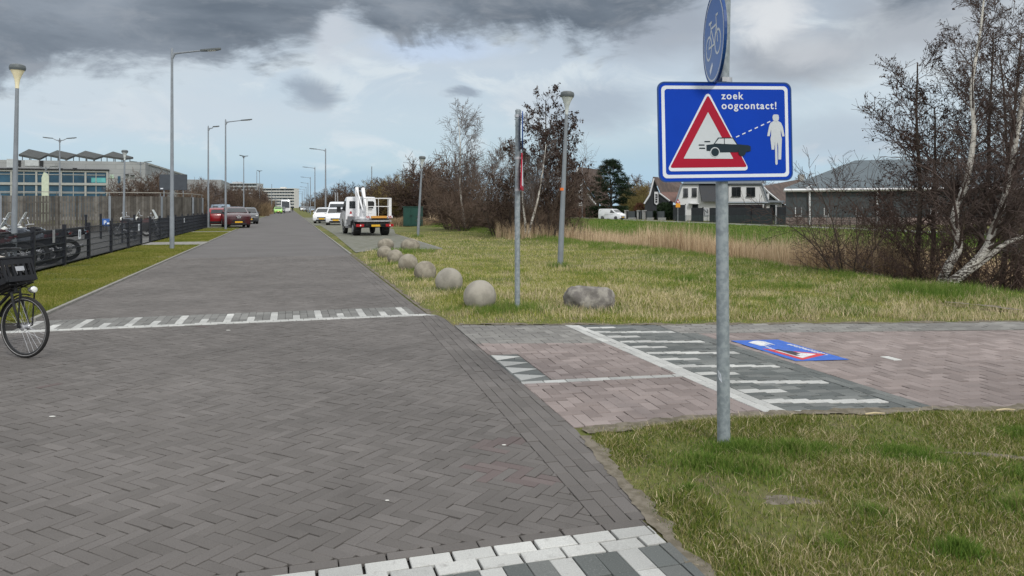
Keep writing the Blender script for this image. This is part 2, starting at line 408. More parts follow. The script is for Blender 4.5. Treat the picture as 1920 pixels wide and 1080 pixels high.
def lay(mb, poly, z, gap=.0058, ch=.004, mi=0, jit=.0016, tilt=.006):
    if area(poly) < .0004: return
    cx = sum(p[0] for p in poly) / len(poly); cy = sum(p[1] for p in poly) / len(poly)
    tx, ty = rng.gauss(0, tilt), rng.gauss(0, tilt); dz = z + rng.gauss(0, jit)
    def ins(d):
        r_ = []
        for x, y in poly:
            L = math.hypot(x - cx, y - cy) or 1; k = max(.2, 1 - d * 1.3 / L); r_.append((cx + (x - cx) * k + rng.uniform(-.0011, .0011), cy + (y - cy) * k + rng.uniform(-.0011, .0011)))
        return r_
    a = ins(gap / 2); b = ins(gap / 2 + ch); n = len(poly)
    vs = [(x, y, .0) for x, y in a] + [(x, y, dz - ch * .7 + (x - cx) * tx + (y - cy) * ty) for x, y in a] + [(x, y, dz + (x - cx) * tx + (y - cy) * ty) for x, y in b]
    fs = [tuple(range(2 * n, 3 * n))]
    for i in range(n):
        j = (i + 1) % n; fs += [(i, j, n + j, n + i), (n + i, n + j, 2 * n + j, 2 * n + i)]
    mb.cur = mi; mb.add(vs, fs)
def rot2(x, y, a): return (x * math.cos(a) - y * math.sin(a), x * math.sin(a) + y * math.cos(a))
def herring(mb, reg, w, n, ang, z=.02, mi=0, pick=None, **kw):
    reg = ccw([tuple(p[:2]) for p in reg]); loc = [rot2(x, y, -ang) for x, y in reg]
    x0 = min(p[0] for p in loc) / w; x1 = max(p[0] for p in loc) / w; y0 = min(p[1] for p in loc) / w; y1 = max(p[1] for p in loc) / w
    for j in range(int(y0) - n - 1, int(y1) + n + 2):
        m0 = int((x0 - j) / (2 * n)) - 2; m1 = int((x1 - j) / (2 * n)) + 2
        for m_ in range(m0, m1):
            bx = j + 2 * n * m_
            for (ax, ay, bx2, by2) in ((bx, j, bx + n, j + 1), (bx + n, j - n + 1, bx + n + 1, j + 1)):
                if bx2 < x0 or ax > x1 or by2 < y0 or ay > y1: continue
                poly = [rot2(x * w, y * w, ang) for x, y in ((ax, ay), (bx2, ay), (bx2, by2), (ax, by2))]
                pc = clip(poly, reg)
                if pc: lay(mb, pc, z, mi=(pick(pc) if pick else mi), **kw)
def courses(mb, reg, w, l, ang, z=.02, mi=0, pick=None, org=(0, 0), stag=.5, **kw):
    "running bond; rows along direction ang; pick(row, col) gives the material"
    reg = ccw([tuple(p[:2]) for p in reg]); loc = [rot2(x - org[0], y - org[1], -ang) for x, y in reg]
    x0 = min(p[0] for p in loc); x1 = max(p[0] for p in loc); y0 = min(p[1] for p in loc); y1 = max(p[1] for p in loc)
    for r_ in range(math.floor(y0 / w), math.ceil(y1 / w) + 1):
        off = (r_ % 2) * stag * l
        for c in range(math.floor((x0 - off) / l) - 1, math.ceil((x1 - off) / l) + 1):
            ax = c * l + off; ay = r_ * w
            poly = [rot2(x, y, ang) for x, y in ((ax, ay), (ax + l, ay), (ax + l, ay + w), (ax, ay + w))]
            poly = [(x + org[0], y + org[1]) for x, y in poly]; pc = clip(poly, reg)
            if pc: lay(mb, pc, z, mi=(pick(r_, c) if pick else mi), **kw)
def tsp(*a): return [TS(t, s)[:2] for t, s in a]
A_ACROSS = math.atan2(VD.y, VD.x)
# --- base sheets under the bricks
sheet('road_bed', tsp((-14, -3), (1.9, -3), (1.72, 3.2), (1.98, 5.0), (2.14, 10.5), (1.96, 11.5), (1.96, 25.1), (-3.4, 25.1), (-3.4, 12), (-14, 12)), -.006, M['joint'])
# --- street clinkers
mb = MB(); inner = [(1.50, 3.47), (1.80, 10.85)]
GAP_ = .0058
def pickroad(p):
    cx, cy = p[0]; d = math.hypot(cx - .05, (cy - 4.75) * .8); return 1 if (d < .42 and rng.random() < .4) or rng.random() < .001 else 0
BA = ROADA - R(135)
herring(mb, tsp((-8, 3.47), inner[0], inner[1], (-3.4, 10.85), (-8, 10.85)), .0705, 3, BA, .018, pick=pickroad, tilt=.007, jit=.0013, gap=.0058, ch=.003)
herring(mb, tsp((-3.25, 11.9), (1.66, 11.9), (1.66, 25), (-3.25, 25)), .0705, 3, BA, .018, mi=0, tilt=.005, jit=.001, gap=.003, ch=.003)
courses(mb, tsp((1.80, 11.02), (1.98, 11.02), (1.97, 11.9), (1.80, 11.9)), .09, .21, ROADA, .018, org=TS(1.80, 11.02)[:2])
# edge courses along the right hand side and the narrow ones further on
courses(mb, tsp(inner[0], (1.79, 3.47), (1.98, 5.0), (2.14, 10.5), (2.1, 10.85), inner[1]), .088, .21, ROADA - .04, .018, org=TS(*inner[0])[:2])
courses(mb, tsp((1.66, 11.9), (1.96, 11.9), (1.96, 25), (1.66, 25)), .1, .21, ROADA, .018, org=TS(1.66, 11.9)[:2])
courses(mb, tsp((-3.4, 11.9), (-3.25, 11.9), (-3.25, 25), (-3.4, 25)), .1, .21, ROADA, .018, org=TS(-3.4, 11.9)[:2])
courses(mb, tsp((-8, 3.40), (1.73, 3.40), (1.73, 3.47), (-8, 3.47)), .07, .215, A_ACROSS, .018, org=TS(0, 3.40)[:2])
mb.build('road', [M['brick'], M['brickred']], kind='structure')
# --- far part of the road: one sheet
def farroad():
    m = bpy.data.materials.new('far_clinker'); m.use_nodes = True; N = NT(m.node_tree); b = N.n['Principled BSDF']
    p = N.node('ShaderNodeNewGeometry').outputs['Position']
    a = N.noise(p, .6, 5, .6); c = N.noise(p, 12, 5, .7)
    g = N.mix(N.ss(a, .3, .7), (.118, .112, .108), (.148, .141, .137)); g = N.mix(N.m('MULTIPLY', N.ss(c, .45, .7), .5), g, (.09, .085, .083))
    N.put(b.inputs['Base Color'], g); b.inputs['Roughness'].default_value = .85; b.inputs['Specular IOR Level'].default_value = .25; return m
sheet('road_far', tsp((-3.4, 25), (1.96, 25), (1.96, 900), (-3.4, 900)), .014, farroad())
# --- hump: white line, grey strip and teeth
mb = MB()
def pickt(r_, c):        # rows run along the street here
    k = r_ % 3
    if k: return 0
    return 1 if (0 <= c < (4 if (r_ // 3) % 2 == 0 else 2)) else 0
courses(mb, tsp((-3.4, 11.02), (1.82, 11.02), (1.80, 11.9), (-3.4, 11.9)), .1035, .205, ROADA, .02, pick=pickt, org=TS(-3.25, 11.02)[:2], stag=0)
courses(mb, tsp((-5.4, 10.85), (2.1, 10.85), (1.94, 11.02), (-5.4, 11.02)), .085, .205, A_ACROSS, .0215, mi=1, org=TS(-3.38, 10.85)[:2])
courses(mb, tsp((-8, 3.19), (1.73, 3.19), (1.73, 3.40), (-8, 3.40)), .105, .2, A_ACROSS, .0195, mi=1, org=TS(0.02, 3.19)[:2], gap=.012)
courses(mb, tsp((-8, 2.2), (1.70, 2.2), (1.74, 3.19), (-8, 3.19)), .11, .205, ROADA + math.pi, .0195, pick=lambda r_, c: 3 if r_ % 3 else (2 if (0 <= c < (4 if (r_ // 3) % 2 else 2)) else 3), org=TS(1.46, 3.19)[:2], stag=0)
mb.mi = mb.mi
mb.build('road_marking', [M['humpb'], M['whiteb'], M['whiteb'], M['darkb']], kind='structure')
# --- cycle path
sheet('cycle_path_bed', [(.62, 5.40), (1.6, 5.72), (4.1, 5.93), (14, 6.9), (14, 10.77), (2, 10.07), (-.78, 10.06), (-.45, 9.0), (.12, 6.8)], -.002, M['joint2'])
mb = MB(); PA = R(13.5)
def oe(y):   # outer edge of the street as world x
    s = y; 
    for _ in range(6):
        t = float(ROAD_R(s)); p = TS(t, s); s += (y - p.y) / UD.y
    return p.x
DL = lambda y, o=0: .82 + (10.0 - y) * .296 + o        # white double line
H_, K_ = .105, 2
herring(mb, [(oe(10.05), 10.05), (oe(8.7), 8.7), (DL(8.75, -.1), 8.75), (DL(10.05, -.1), 10.05)], H_, 2, PA, .02, mi=1)
herring(mb, [(oe(8.7), 8.7), (oe(8.04), 8.04), (DL(8.25, -.1), 8.25), (DL(8.75, -.1), 8.75)], H_, 2, PA, .02)
herring(mb, [(oe(8.04) + .31, 8.09), (oe(6.83) + .30, 6.89), (DL(7.12, -.1), 7.12), (DL(8.25, -.1), 8.25)], H_, 2, PA, .02)
herring(mb, [(oe(6.72), 6.72), (oe(5.42), 5.42), (1.2, 5.55), (DL(5.8, -.1), 5.8), (DL(7.02, -.1), 7.02)], H_, 2, PA, .02)
courses(mb, [(oe(6.82), 6.82), (oe(6.72), 6.72), (DL(7.02, -.1), 7.02), (DL(7.12, -.1), 7.12)], .11, .21, math.atan2(.3, DL(7, -.1) - oe(6.7)), .0205, mi=2, org=(oe(6.72), 6.72 - .005))
la = math.atan2(-1, .296)
courses(mb, [(DL(10.05, -.1), 10.05), (DL(5.80, -.1), 5.80), (DL(5.84, .1), 5.84), (DL(10.05, .1), 10.05)], .0965, .21, la, .0205, mi=2, org=(DL(10.05, -.1), 10.05), gap=.006)
def pickp(r_, c):
    if r_ % 3: return 3
    return 2 if 0 <= c < (5 if (r_ // 3) % 2 == 0 else 2) else 3
ga = math.atan2(.19, 1); go = (DL(6.06, .1), 6.06)
def sk(reg):     # rows whose start follows the slanting double line
    reg = ccw(reg); w, l = .1125, .2
    for r_ in range(-4, 42):
        for c in range(-1, 8):
            y0 = 6.06 + r_ * w; x0 = DL(y0, .1) + c * l + (0 if r_ % 3 == 0 else (.1 if r_ % 2 else 0))
            d = (math.cos(ga), math.sin(ga)); e = (-.296 * w, w)
            poly = [(x0, y0), (x0 + d[0] * l, y0 + d[1] * l), (x0 + d[0] * l + e[0], y0 + d[1] * l + e[1]), (x0 + e[0], y0 + e[1])]
            pc = clip(poly, reg)
            if pc: lay(mb, pc, .02, mi=pickp(r_, c))
sk([(DL(10.05, .1), 10.05), (DL(5.84, .1), 5.84), (DL(5.88, 1.14), 5.88), (DL(9.3, 1.14), 9.3), (DL(10.05, 1.14), 10.06)])
courses(mb, [(DL(9.4, 1.14), 9.4), (DL(5.88, 1.14), 5.88), (DL(5.9, 1.34), 5.9), (DL(9.4, 1.34), 9.4)], .1, .21, la, .02, mi=3, org=(DL(9.4, 1.14), 9.4))
courses(mb, [(DL(9.4, 1.14), 9.4), (14, 10.2), (14, 10.75), (DL(10.06, 1.14), 10.08)], .105, .21, R(3), .02, mi=1)
def pickpink(p): return 2 if math.hypot(p[0][0] - 3.92, p[0][1] - 7.72) < .075 else 0
herring(mb, [(DL(9.4, 1.34), 9.4), (DL(5.9, 1.34), 5.9), (4.1, 5.95), (9, 6.4), (9, 9.78)], H_, 2, PA, .02, pick=pickpink)
# shark teeth
tb = [(oe(8.04), 8.04), (oe(6.83), 6.83), (oe(6.83) + .30, 6.89), (oe(8.04) + .31, 8.09)]
for k in range(4):
    y0 = 8.02 - k * .30; y1 = y0 - .26
    tri = [(oe(y0) + .02, y0), (oe(y1) + .02, y1), ((oe(y0) + oe(y1)) / 2 + .30, (y0 + y1) / 2 + .06)]
    lay(mb, ccw(tri), .0215, mi=2, jit=0, tilt=0)
courses(mb, tb, .14, .3, ga, .0175, mi=3, org=tb[1], jit=.0003, tilt=0)
mb.build('cycle_path', [M['pink'], M['greyb'], M['whiteb'], M['darkb']], kind='structure')
# --- sandy edges with a ragged outline
def ragged(name, line, w0, w1, z, m, seed=1, amp=.5):
    r_ = random.Random(seed); L = []; Rr = []
    pts = []
    for (a, b) in zip(line[:-1], line[1:]):
        a = Vector(a[:2]); b = Vector(b[:2]); n = max(1, int((b - a).length / .035))
        for i in range(n): pts.append(a.lerp(b, i / n))
    pts.append(Vector(line[-1][:2]))
    for i, p in enumerate(pts):
        d = (pts[min(i + 1, len(pts) - 1)] - pts[max(i - 1, 0)]).normalized(); nrm = Vector((-d.y, d.x))
        k0 = w0 * (1 + .9 * (r_.random() - .5) + .3 * math.sin(i * .9 + seed)) + .5 * amp * w0 * math.sin(i * .31 + seed); k1 = w1 * (1 + .5 * (r_.random() - .5) + .25 * math.sin(i * .57 + seed)) + .6 * w1 * amp * math.sin(i * .23 + 2 * seed)
        L.append(p - nrm * k0); Rr.append(p + nrm * k1)
    b = MB(); n = len(pts)
    b.add([(p.x, p.y, z) for p in L] + [(p.x, p.y, z - .004) for p in Rr], [(i, i + 1, n + i + 1, n + i) for i in range(n - 1)])
    return b.build(name, m, kind='structure')
re_ = [TS(float(ROAD_R(s)), s) for s in (2.4, 3.2, 3.8, 4.4, 4.85)]
ragged('sand_edge', re_[::-1], .02, .07, .0215, M['sand'], 3)
ragged('sand_edge', [(.52, 5.30), (.9, 5.50), (1.6, 5.71), (2.6, 5.84), (4.1, 5.95), (8, 6.3), (13, 6.8)][::-1], .05, .08, .0235, M['sand'], 5, .8)
ragged('sand_edge', [(-.72, 10.13), (2, 10.1), (4.8, 10.24), (13, 10.72)], .05, .10, .023, M['sand'], 8, .9)
ragged('sand_edge', [TS(2.0, s) for s in (11, 14, 18, 22, 26, 30)][::-1], .012, .06, .0195, M['sand'], 9, .8)
ragged('sand_trail', [G(1770, 573), G(1830, 578), G(1900, 588), G(1990, 590)], .03, .14, .06, M['sand'], 11, .6)
def soil(cx, cy, rx, ry, rot, seed):
    r_ = random.Random(seed); b = MB(); n = 40; vs = []
    for j, f_ in enumerate((.0, .4, .75, 1.0)):
        for i in range(n):
            a = 6.28318 * i / n; k = f_ * (1 + (.35 * (r_.random() - .5) + .2 * math.sin(3 * a + seed)) * (j == 3 or j == 2)); x, y = rot2(rx * k * math.cos(a), ry * k * math.sin(a), rot); x += cx; y += cy
            vs.append((x, y, float(terrain(x, y)) + (.008 if j < 3 else .001)))
    b.add(vs, [(j * n + i, j * n + (i + 1) % n, (j + 1) * n + (i + 1) % n, (j + 1) * n + i) for j in range(3) for i in range(n)])
    b.build('bare_soil', M['sand'], smooth=True, kind='structure')
soil(1.50, 4.05, .15, .06, 0, 2); soil(3.15, 4.72, .36, .035, -.42, 3)
# --- left kerb line, cross paths, yards and parking bays
b = MB(); m_ = [TS(-3.44, s) for s in (11.0, 33.9)]
def strip(b, t0, t1, s0, s1, z0, z1):
    c = [TS(t0, s0), TS(t1, s0), TS(t1, s1), TS(t0, s1)]
    b.prism([(p.x, p.y, z0) for p in c], (0, 0, z1 - z0))
strip(b, -3.47, -3.41, 12.0, 33.9, -.05, .03); strip(b, -3.47, -3.41, 36.5, 55, -.05, .03); strip(b, -3.47, -3.41, 66, 300, -.05, .03)
b.build('kerb', M['concrete'], kind='structure')
b = MB(); strip(b, 1.97, 2.03, 25.5, 300, -.05, .026); b.build('kerb', M['concrete'], kind='structure')
for s0, s1, t0 in ((33.9, 36.4, -5.9), (50.2, 51.3, -5.9)):
    b = MB()
    for i in range(int((s1 - s0) / .3)):
        for j in range(8):
            if -3.42 - (j + 1) * .3 < t0 - .1: break
            strip(b, -3.42 - (j + 1) * .3 + .003, -3.42 - j * .3 - .003, s0 + i * .3 + .003, s0 + i * .3 + .297, -.03, .012 + .002 * rng.random())
    b.build('path', M['concrete'], kind='structure')
sheet('yard_paving', tsp((-6.0, 14), (-6.0, 64), (-9, 70), (-60, 60), (-60, 0), (-8, 8)), .008, M['yard'])
sheet('side_path', tsp((-14, 4), (-8.0, 4), (-8, 12), (-14, 12)), .012, M['yard'])
M['bay'] = mat('parking_bay_blocks', (.19, .19, .165), .9, .2, 2.5, spec=.2, c2=(.14, .145, .11))
sheet('parking_bay', [(p.x, p.y) for p in (G(598, 421.5), G(628, 441), G(667, 474), G(700, 470), G(829, 467.5), G(742, 440), G(735, 421))], .012, M['bay'])
b = MB(); e = [G(829, 467.5), G(742, 440)]; b.tube([e[0], e[1]], .05, 4); b.build('kerb', M['concrete'], kind='structure')
sheet('parking_bay', tsp((-3.52, 56.5), (-3.52, 120), (-9, 120), (-9, 60)), .012, M['bay'])
for i in range(5):
    sheet('grass_island', tsp((-3.6, 76 + i * 8), (-3.6, 78.2 + i * 8), (-9, 78.2 + i * 8), (-9, 76 + i * 8)), .03, M['ground'])
sheet('parking_bay', tsp((2.08, 64), (2.08, 110), (7, 110), (7, 64)), .010, M['bay'])
# --- street across the ditch
def stripz(name, t0, t1, s0, s1, z, m):
    sheet(name, tsp((t0, s0), (t1, s0), (t1, s1), (t0, s1)), z, m)
stripz('far_street', 49.6, 54.5, -20, 420, -.585, M['asphalt'])
b = MB(); strip(b, 49.0, 49.5, -20, 300, -.75, -.50); b.build('kerb', M['concrete'], kind='structure')
for o in list(COL.objects):      # brick tops lie level with the ground datum
    if o.get('kind') == 'structure' and o.name.split('.')[0] in ('road', 'road_bed', 'road_far', 'road_marking', 'cycle_path', 'cycle_path_bed', 'sand_edge', 'side_path'): o.location.z -= .018

# ------------------------------------------------------------------ the big sign beside the cycle path
def rrect(w, h, r, n=6):
    pts = []
    for cx, cy, a0 in ((w / 2 - r, h / 2 - r, 0), (-w / 2 + r, h / 2 - r, 90), (-w / 2 + r, -h / 2 + r, 180), (w / 2 - r, -h / 2 + r, 270)):
        for i in range(n + 1):
            a = R(a0 + 90 * i / n); pts.append((cx + r * math.cos(a), cy + r * math.sin(a)))
    return pts
def rtri(pts, r, n=5):
    out_ = []; k = len(pts)
    for i in range(k):
        p = Vector(pts[i]); a = (Vector(pts[i - 1]) - p).normalized(); b = (Vector(pts[(i + 1) % k]) - p).normalized()
        half = a.angle(b) / 2; d = r / math.tan(half); c = p + (a + b).normalized() * (r / math.sin(half))
        s = (p + a * d) - c; e = (p + b * d) - c; tot = s.angle_signed(e)
        for j in range(n + 1):
            q_ = s.copy(); q_.rotate(Matrix.Rotation(-tot * j / n, 2)); out_.append(tuple(c + q_))
    return out_
def circ(cx, cy, r, n=24, sx=1): return [(cx + sx * r * math.cos(6.28318 * i / n), cy + r * math.sin(6.28318 * i / n)) for i in range(n)]
def face(mb, poly, y0, th, M3):
    "poly in sign coordinates (x right, z up) laid from y0 towards the reader (-y) by th"
    a = [M3 @ Vector((x, y0, z)) for x, z in poly]; e = (M3 @ Vector((0, -th, 0))) - (M3 @ Vector((0, 0, 0)))
    mb.prism(a, e)
def ring(mb, outer, inner, y0, th, M3):
    n = len(outer); f = lambda p, y: M3 @ Vector((p[0], y, p[1]))
    vs = [f(p, y0 - th) for p in outer] + [f(p, y0 - th) for p in inner] + [f(p, y0) for p in outer] + [f(p, y0) for p in inner]
    fs = []
    for i in range(n):
        j = (i + 1) % n; fs += [(i, j, n + j, n + i), (i, 2 * n + i, 2 * n + j, j), (n + i, n + j, 3 * n + j, 3 * n + i)]
    mb.add(vs, fs)
def text_mesh(txt, size, m, name, parent, loc, rot, extrude=.0006, spacing=1.1, offset=.0, align='LEFT'):
    cu = bpy.data.curves.new(name, 'FONT'); cu.body = txt; cu.size = size; cu.extrude = extrude; cu.space_character = spacing; cu.offset = offset; cu.align_x = align
    o = bpy.data.objects.new(name, cu); COL.objects.link(o)
    dg = bpy.context.evaluated_depsgraph_get(); me = bpy.data.meshes.new_from_object(o.evaluated_get(dg))
    bpy.data.objects.remove(o); bpy.data.curves.remove(cu)
    me.materials.clear(); me.materials.append(m)
    t = bpy.data.objects.new(name, me); COL.objects.link(t); t.parent = parent; t.matrix_local = Matrix.LocRotScale(Vector(loc), rot, None)
    return t
def ZP(x, y): return ((x - 482) * .001185, (743 - y) * .001185)      # drawing units of the board
def zp(l): return [ZP(*p) for p in l]
def eye_sign(root, M3, flat=1.0, mir=False, sub=None, layers=.0012):
    sgn = -1 if mir else 1
    ZZ = lambda l: [(sgn * x, y) for x, y in (zp(l))]
    def add(name, polys, lay_, m):
        b = MB()
        for p in polys: face(b, p, -.002 - layers * lay_, layers * .8, M3)
        return b.build(name, m, parent=sub or root)
    if not mir:
        b = MB(); face(b, rrect(.93, .645, .045), .0, .002, M3); board = b.build('board', M['signblue'], parent=root)
        b = MB(); ring(b, rrect(.948, .663, .05), rrect(.93, .645, .045), .004, .0075, M3); b.build('rim', M['signdark'], parent=board)
        b = MB(); face(b, rrect(.93, .645, .045), .003, .003, M3); b.build('back_plate', M['signback'], parent=board)
        sub = board
        b = MB(); ring(b, rrect(.893, .610, .030), rrect(.849, .566, .020), -.002, .001, M3); b.build('border', M['signwhite'], parent=sub)
    T = [(378, 512), (618, 962), (128, 962)]
    add('triangle_edge', [rtri(ZZ(T)[::1], .02)], 1, M['signwhite'])
    add('triangle_red', [rtri(ZZ([(378, 536), (604, 943), (147, 943)]), .009)], 2, M['signred'])
    add('triangle_field', [rtri(ZZ([(376, 633), (521, 896), (227, 892)]), .002)], 3, M['signwhite2'])
    car = [(362, 817), (405, 812), (432, 776), (522, 776), (548, 814), (612, 820), (626, 826), (626, 853), (592, 859), (570, 834), (546, 859), (438, 860), (412, 834), (385, 852), (362, 850)]
    c_ = [ZZ(car[:])]
    add('car_symbol', c_ + [ZZ([(351, 795), (385, 795), (385, 802), (351, 802)]), ZZ([(317, 814), (351, 814), (351, 821), (317, 821)]), ZZ([(320, 832), (354, 832), (354, 839), (320, 839)])], 4, M['signblack'])
    add('car_window', [ZZ([(413, 809), (436, 782), (466, 782), (466, 812)]), ZZ([(471, 812), (471, 782), (518, 782), (541, 815)]), [(sgn * (ZP(412, 858)[0]) + .001185 * 28 * math.cos(a_ * 6.28318 / 24), ZP(412, 858)[1] + .001185 * 28 * math.sin(a_ * 6.28318 / 24)) for a_ in range(24)]], 5, M['signwhite2'])
    for wx in (412, 573): add('car_wheel', [circ(sgn * ZP(wx, 858)[0], ZP(wx, 858)[1], .001185 * 23)], 6, M['signblack'])
    ds = []
    for i in range(6):
        a0, a1 = i / 5.6, (i + .52) / 5.6
        p, q_ = Vector((541 + 211 * a0, 774 - 90 * a0)), Vector((541 + 211 * a1, 774 - 90 * a1)); nn = Vector((90, 211)).normalized() * 3
        ds.append(ZZ([p - nn, q_ - nn, q_ + nn, p + nn]))
    add('sight_line', ds, 1, M['signwhite'])
    body = [(767, 684), (799, 684), (815, 694), (825, 716), (833, 760), (834, 771), (820, 771), (812, 730), (812, 762), (818, 785), (815, 830), (811, 902), (793, 902), (795, 830), (789, 800), (789, 925), (786, 932), (778, 932), (775, 925), (775, 800), (770, 846), (754, 846), (748, 785), (753, 762), (753, 730), (744, 769), (729, 769), (731, 757), (741, 714), (750, 694)]
    add('cyclist_symbol', [ZZ(body), ZZ([(766, 650), (774, 646), (792, 646), (800, 650), (803, 664), (800, 678), (790, 686), (776, 686), (766, 678), (763, 664)])], 1, M['signwhite2'])
    return sub
sp = G(1357, 832)
BA_ = R(9.0)
sign = thing('traffic_sign', 'large blue sign with red triangle and white cyclist on the pole in the lawn', 'traffic sign', (sp.x, sp.y, 0), 0)
b = MB(); b.tube([(0, 0, -.1), (0, 0, .02), (-.014, 0, 1.9), (.012, 0, 3.4)], [.045, .043, .0405, .0405], 24); b.build('post', M['galv'], sign, smooth=True)
bc = P(1361, 247, sp.y - .055) - Vector((sp.x, sp.y, 0))
M3 = Matrix.Translation(bc) @ Matrix.Rotation(R(-1.1), 4, 'Y') @ Matrix.Rotation(BA_, 4, 'Z')
board = eye_sign(sign, M3)
for tx, (zx, zy) in (('zoek', (458, 560)), ('oogcontact!', (457, 615))):
    x, z = ZP(zx, zy)
    m4 = M3 @ Matrix.Translation((x, -.0042, z)) @ Matrix.Rotation(R(90), 4, 'X')
    text_mesh(tx, .068, M['signwhite'], 'lettering', board, m4.to_translation(), m4.to_quaternion(), spacing=1.2, offset=.0012)
# brackets and the round sign above
for z in (bc.z + .2, bc.z - .2):
    b = MB(); b.lathe([(.047, -.018), (.047, .018)], (-.004, 0, z), 20); b.box((0, -.034, z), (.10, .02, .036)); b.build('bracket', M['alu'], sign)
RA = R(-92)
rc = P(1338, 72, sp.y - .05) - Vector((sp.x, sp.y, 0))
M4 = Matrix.Translation(rc) @ Matrix.Rotation(RA, 4, 'Z')
b = MB(); face(b, circ(0, 0, .30, 48), 0, .002, M4); disc = b.build('round_board', M['signblue2'], parent=sign)
b = MB(); ring(b, circ(0, 0, .305, 48), circ(0, 0, .298, 48), .014, .018, M4); face(b, circ(0, 0, .30, 48), .006, .004, M4); b.build('rim', M['signdark'], parent=disc)
b = MB(); ring(b, circ(0, 0, .286, 48), circ(0, 0, .274, 48), -.002, .001, M4); b.build('border', M['signwhite2'], parent=disc)
def stroke(mb, pts, w, M3, y0=-.002, th=.001):
    for a, c in zip(pts[:-1], pts[1:]):
        a = Vector(a); c = Vector(c); d = (c - a).normalized(); n = Vector((-d.y, d.x)) * w / 2; e = d * w * .3
        face(mb, [tuple(a - e - n), tuple(c + e - n), tuple(c + e + n), tuple(a - e + n)], y0, th, M3)
b = MB()
for cx in (-.125, .125): ring(b, circ(cx, -.045, .085, 28), circ(cx, -.045, .070, 28), -.002, .001, M4)
stroke(b, [(-.125, -.045), (-.06, .075), (.09, .075), (.03, -.045), (-.06, .075)], .014, M4, -.0021)
stroke(b, [(-.125, -.045), (.03, -.045)], .014, M4, -.0023); stroke(b, [(.125, -.045), (.075, .135), (.125, .135)], .014, M4, -.0025)
stroke(b, [(-.06, .075), (-.075, .115)], .014, M4, -.0027); stroke(b, [(-.115, .118), (-.045, .118)], .018, M4, -.0029)
b.build('bicycle_symbol', M['signwhite2'], parent=disc)
b = MB(); face(b, [(-.10, -.20), (-.03, -.155), (-.015, -.18), (-.08, -.235)], -.002, .001, M4); b.build('sticker', M['signwhite'], parent=disc)
b = MB(); b.lathe([(.048, -.016), (.048, .016)], (.008, 0, P(0, 151, sp.y).z), 20); b.box((-.01, -.03, P(0, 151, sp.y).z), (.03, .05, .03)); b.build('bracket', M['alu'], sign)
b = MB(); b.prism([(-.0425, -.012, .50), (-.028, -.034, .475), (-.022, -.038, .42), (-.036, -.022, .44)], (-.002, -.003, 0)); b.build('sticker', M['signwhite'], sign)

# painted copy of the sign on the cycle path
q4 = [G(1370, 640), G(1458, 638), G(1588, 674), G(1497, 680)]
ctr = sum(q4, Vector()) / 4; uu = (q4[3] - q4[0]); uu.normalize(); vv = (q4[1] - q4[0]).normalized()
Lu = ((q4[3] - q4[0]).length + (q4[2] - q4[1]).length) / 2; Lv = ((q4[1] - q4[0]).length + (q4[2] - q4[3]).length) / 2
def painted(name, c, thr=.72):
    m = mat(name, c, .8, .15, 8, spec=.2); N = NT(m.node_tree); b_ = N.n['Principled BSDF']
    p = N.node('ShaderNodeNewGeometry').outputs['Position']
    src = b_.inputs['Base Color'].links[0].from_socket
    N.put(b_.inputs['Base Color'], N.mix(N.m('MULTIPLY', N.ss(N.noise(p, 70, 5, .7), .52, .66), .55), src, (.20, .19, .19)))
    return m
M['pblue'] = painted('painted_blue', (.045, .135, .50)); M['pwhite'] = painted('painted_white', (.62, .63, .64)); M['pred'] = painted('painted_red', (.55, .06, .07)); M['pblack'] = painted('painted_black', (.05, .05, .06))
M['tblue'], M['twhite'], M['tred'], M['tblack'] = M['signblue'], M['signwhite'], M['signred'], M['signblack']
gs = thing('ground_sign', 'worn blue painted sign panel with red triangle lying on the pink cycle path', 'road marking', (ctr.x, ctr.y, .0075))
def gm(pts, z, name, m):
    b = MB()
    for p in pts:
        b.prism([tuple(uu * x * Lu + vv * y * Lv + Vector((0, 0, z))) for x, y in p], (0, 0, .0012))
    return b.build(name, m, gs)
# x runs towards the viewer (reader's right), y towards the far kerb side (reader's up); both -.5..+.5
gm([[(-.5, -.5), (.5, -.5), (.5, .5), (-.5, .5)]], 0, 'panel', M['pblue'])
gm([[(-.06, -.40), (.47, -.34), (.26, .44)]], .0018, 'triangle_red', M['pred'])
gm([[(.04, -.28), (.40, -.24), (.25, .24)]], .0036, 'triangle_field', M['pwhite'])
gm([[(.0, -.22), (.30, -.22), (.30, -.14), (.24, -.14), (.22, -.02), (.10, -.02), (.06, -.13), (0, -.15)]], .0054, 'car_symbol', M['pblack'])
gm([[(-.44, -.10), (-.38, -.28), (-.20, -.26), (-.18, -.14), (-.26, -.12), (-.20, -.04), (-.32, -.02), (-.22, .08), (-.40, .10), (-.46, .02)]], .0018, 'cyclist_symbol', M['pwhite'])
gm([[(x, -.18 - .1 * (x + .3) / .3), (x + .035, -.19 - .1 * (x + .3) / .3), (x + .035, -.13 - .1 * (x + .3) / .3), (x, -.12 - .1 * (x + .3) / .3)] for x in (-.15, -.09, -.03)], .0018, 'sight_line', M['pwhite'])
gm([[(x, .33 + .02 * ((i * 7) % 3)), (x + .026, .33), (x + .026, .42), (x, .42 + .02 * ((i * 5) % 3))] for i, x in enumerate([-.24 + .042 * k for k in range(13)])], .0018, 'lettering', M['pwhite'])

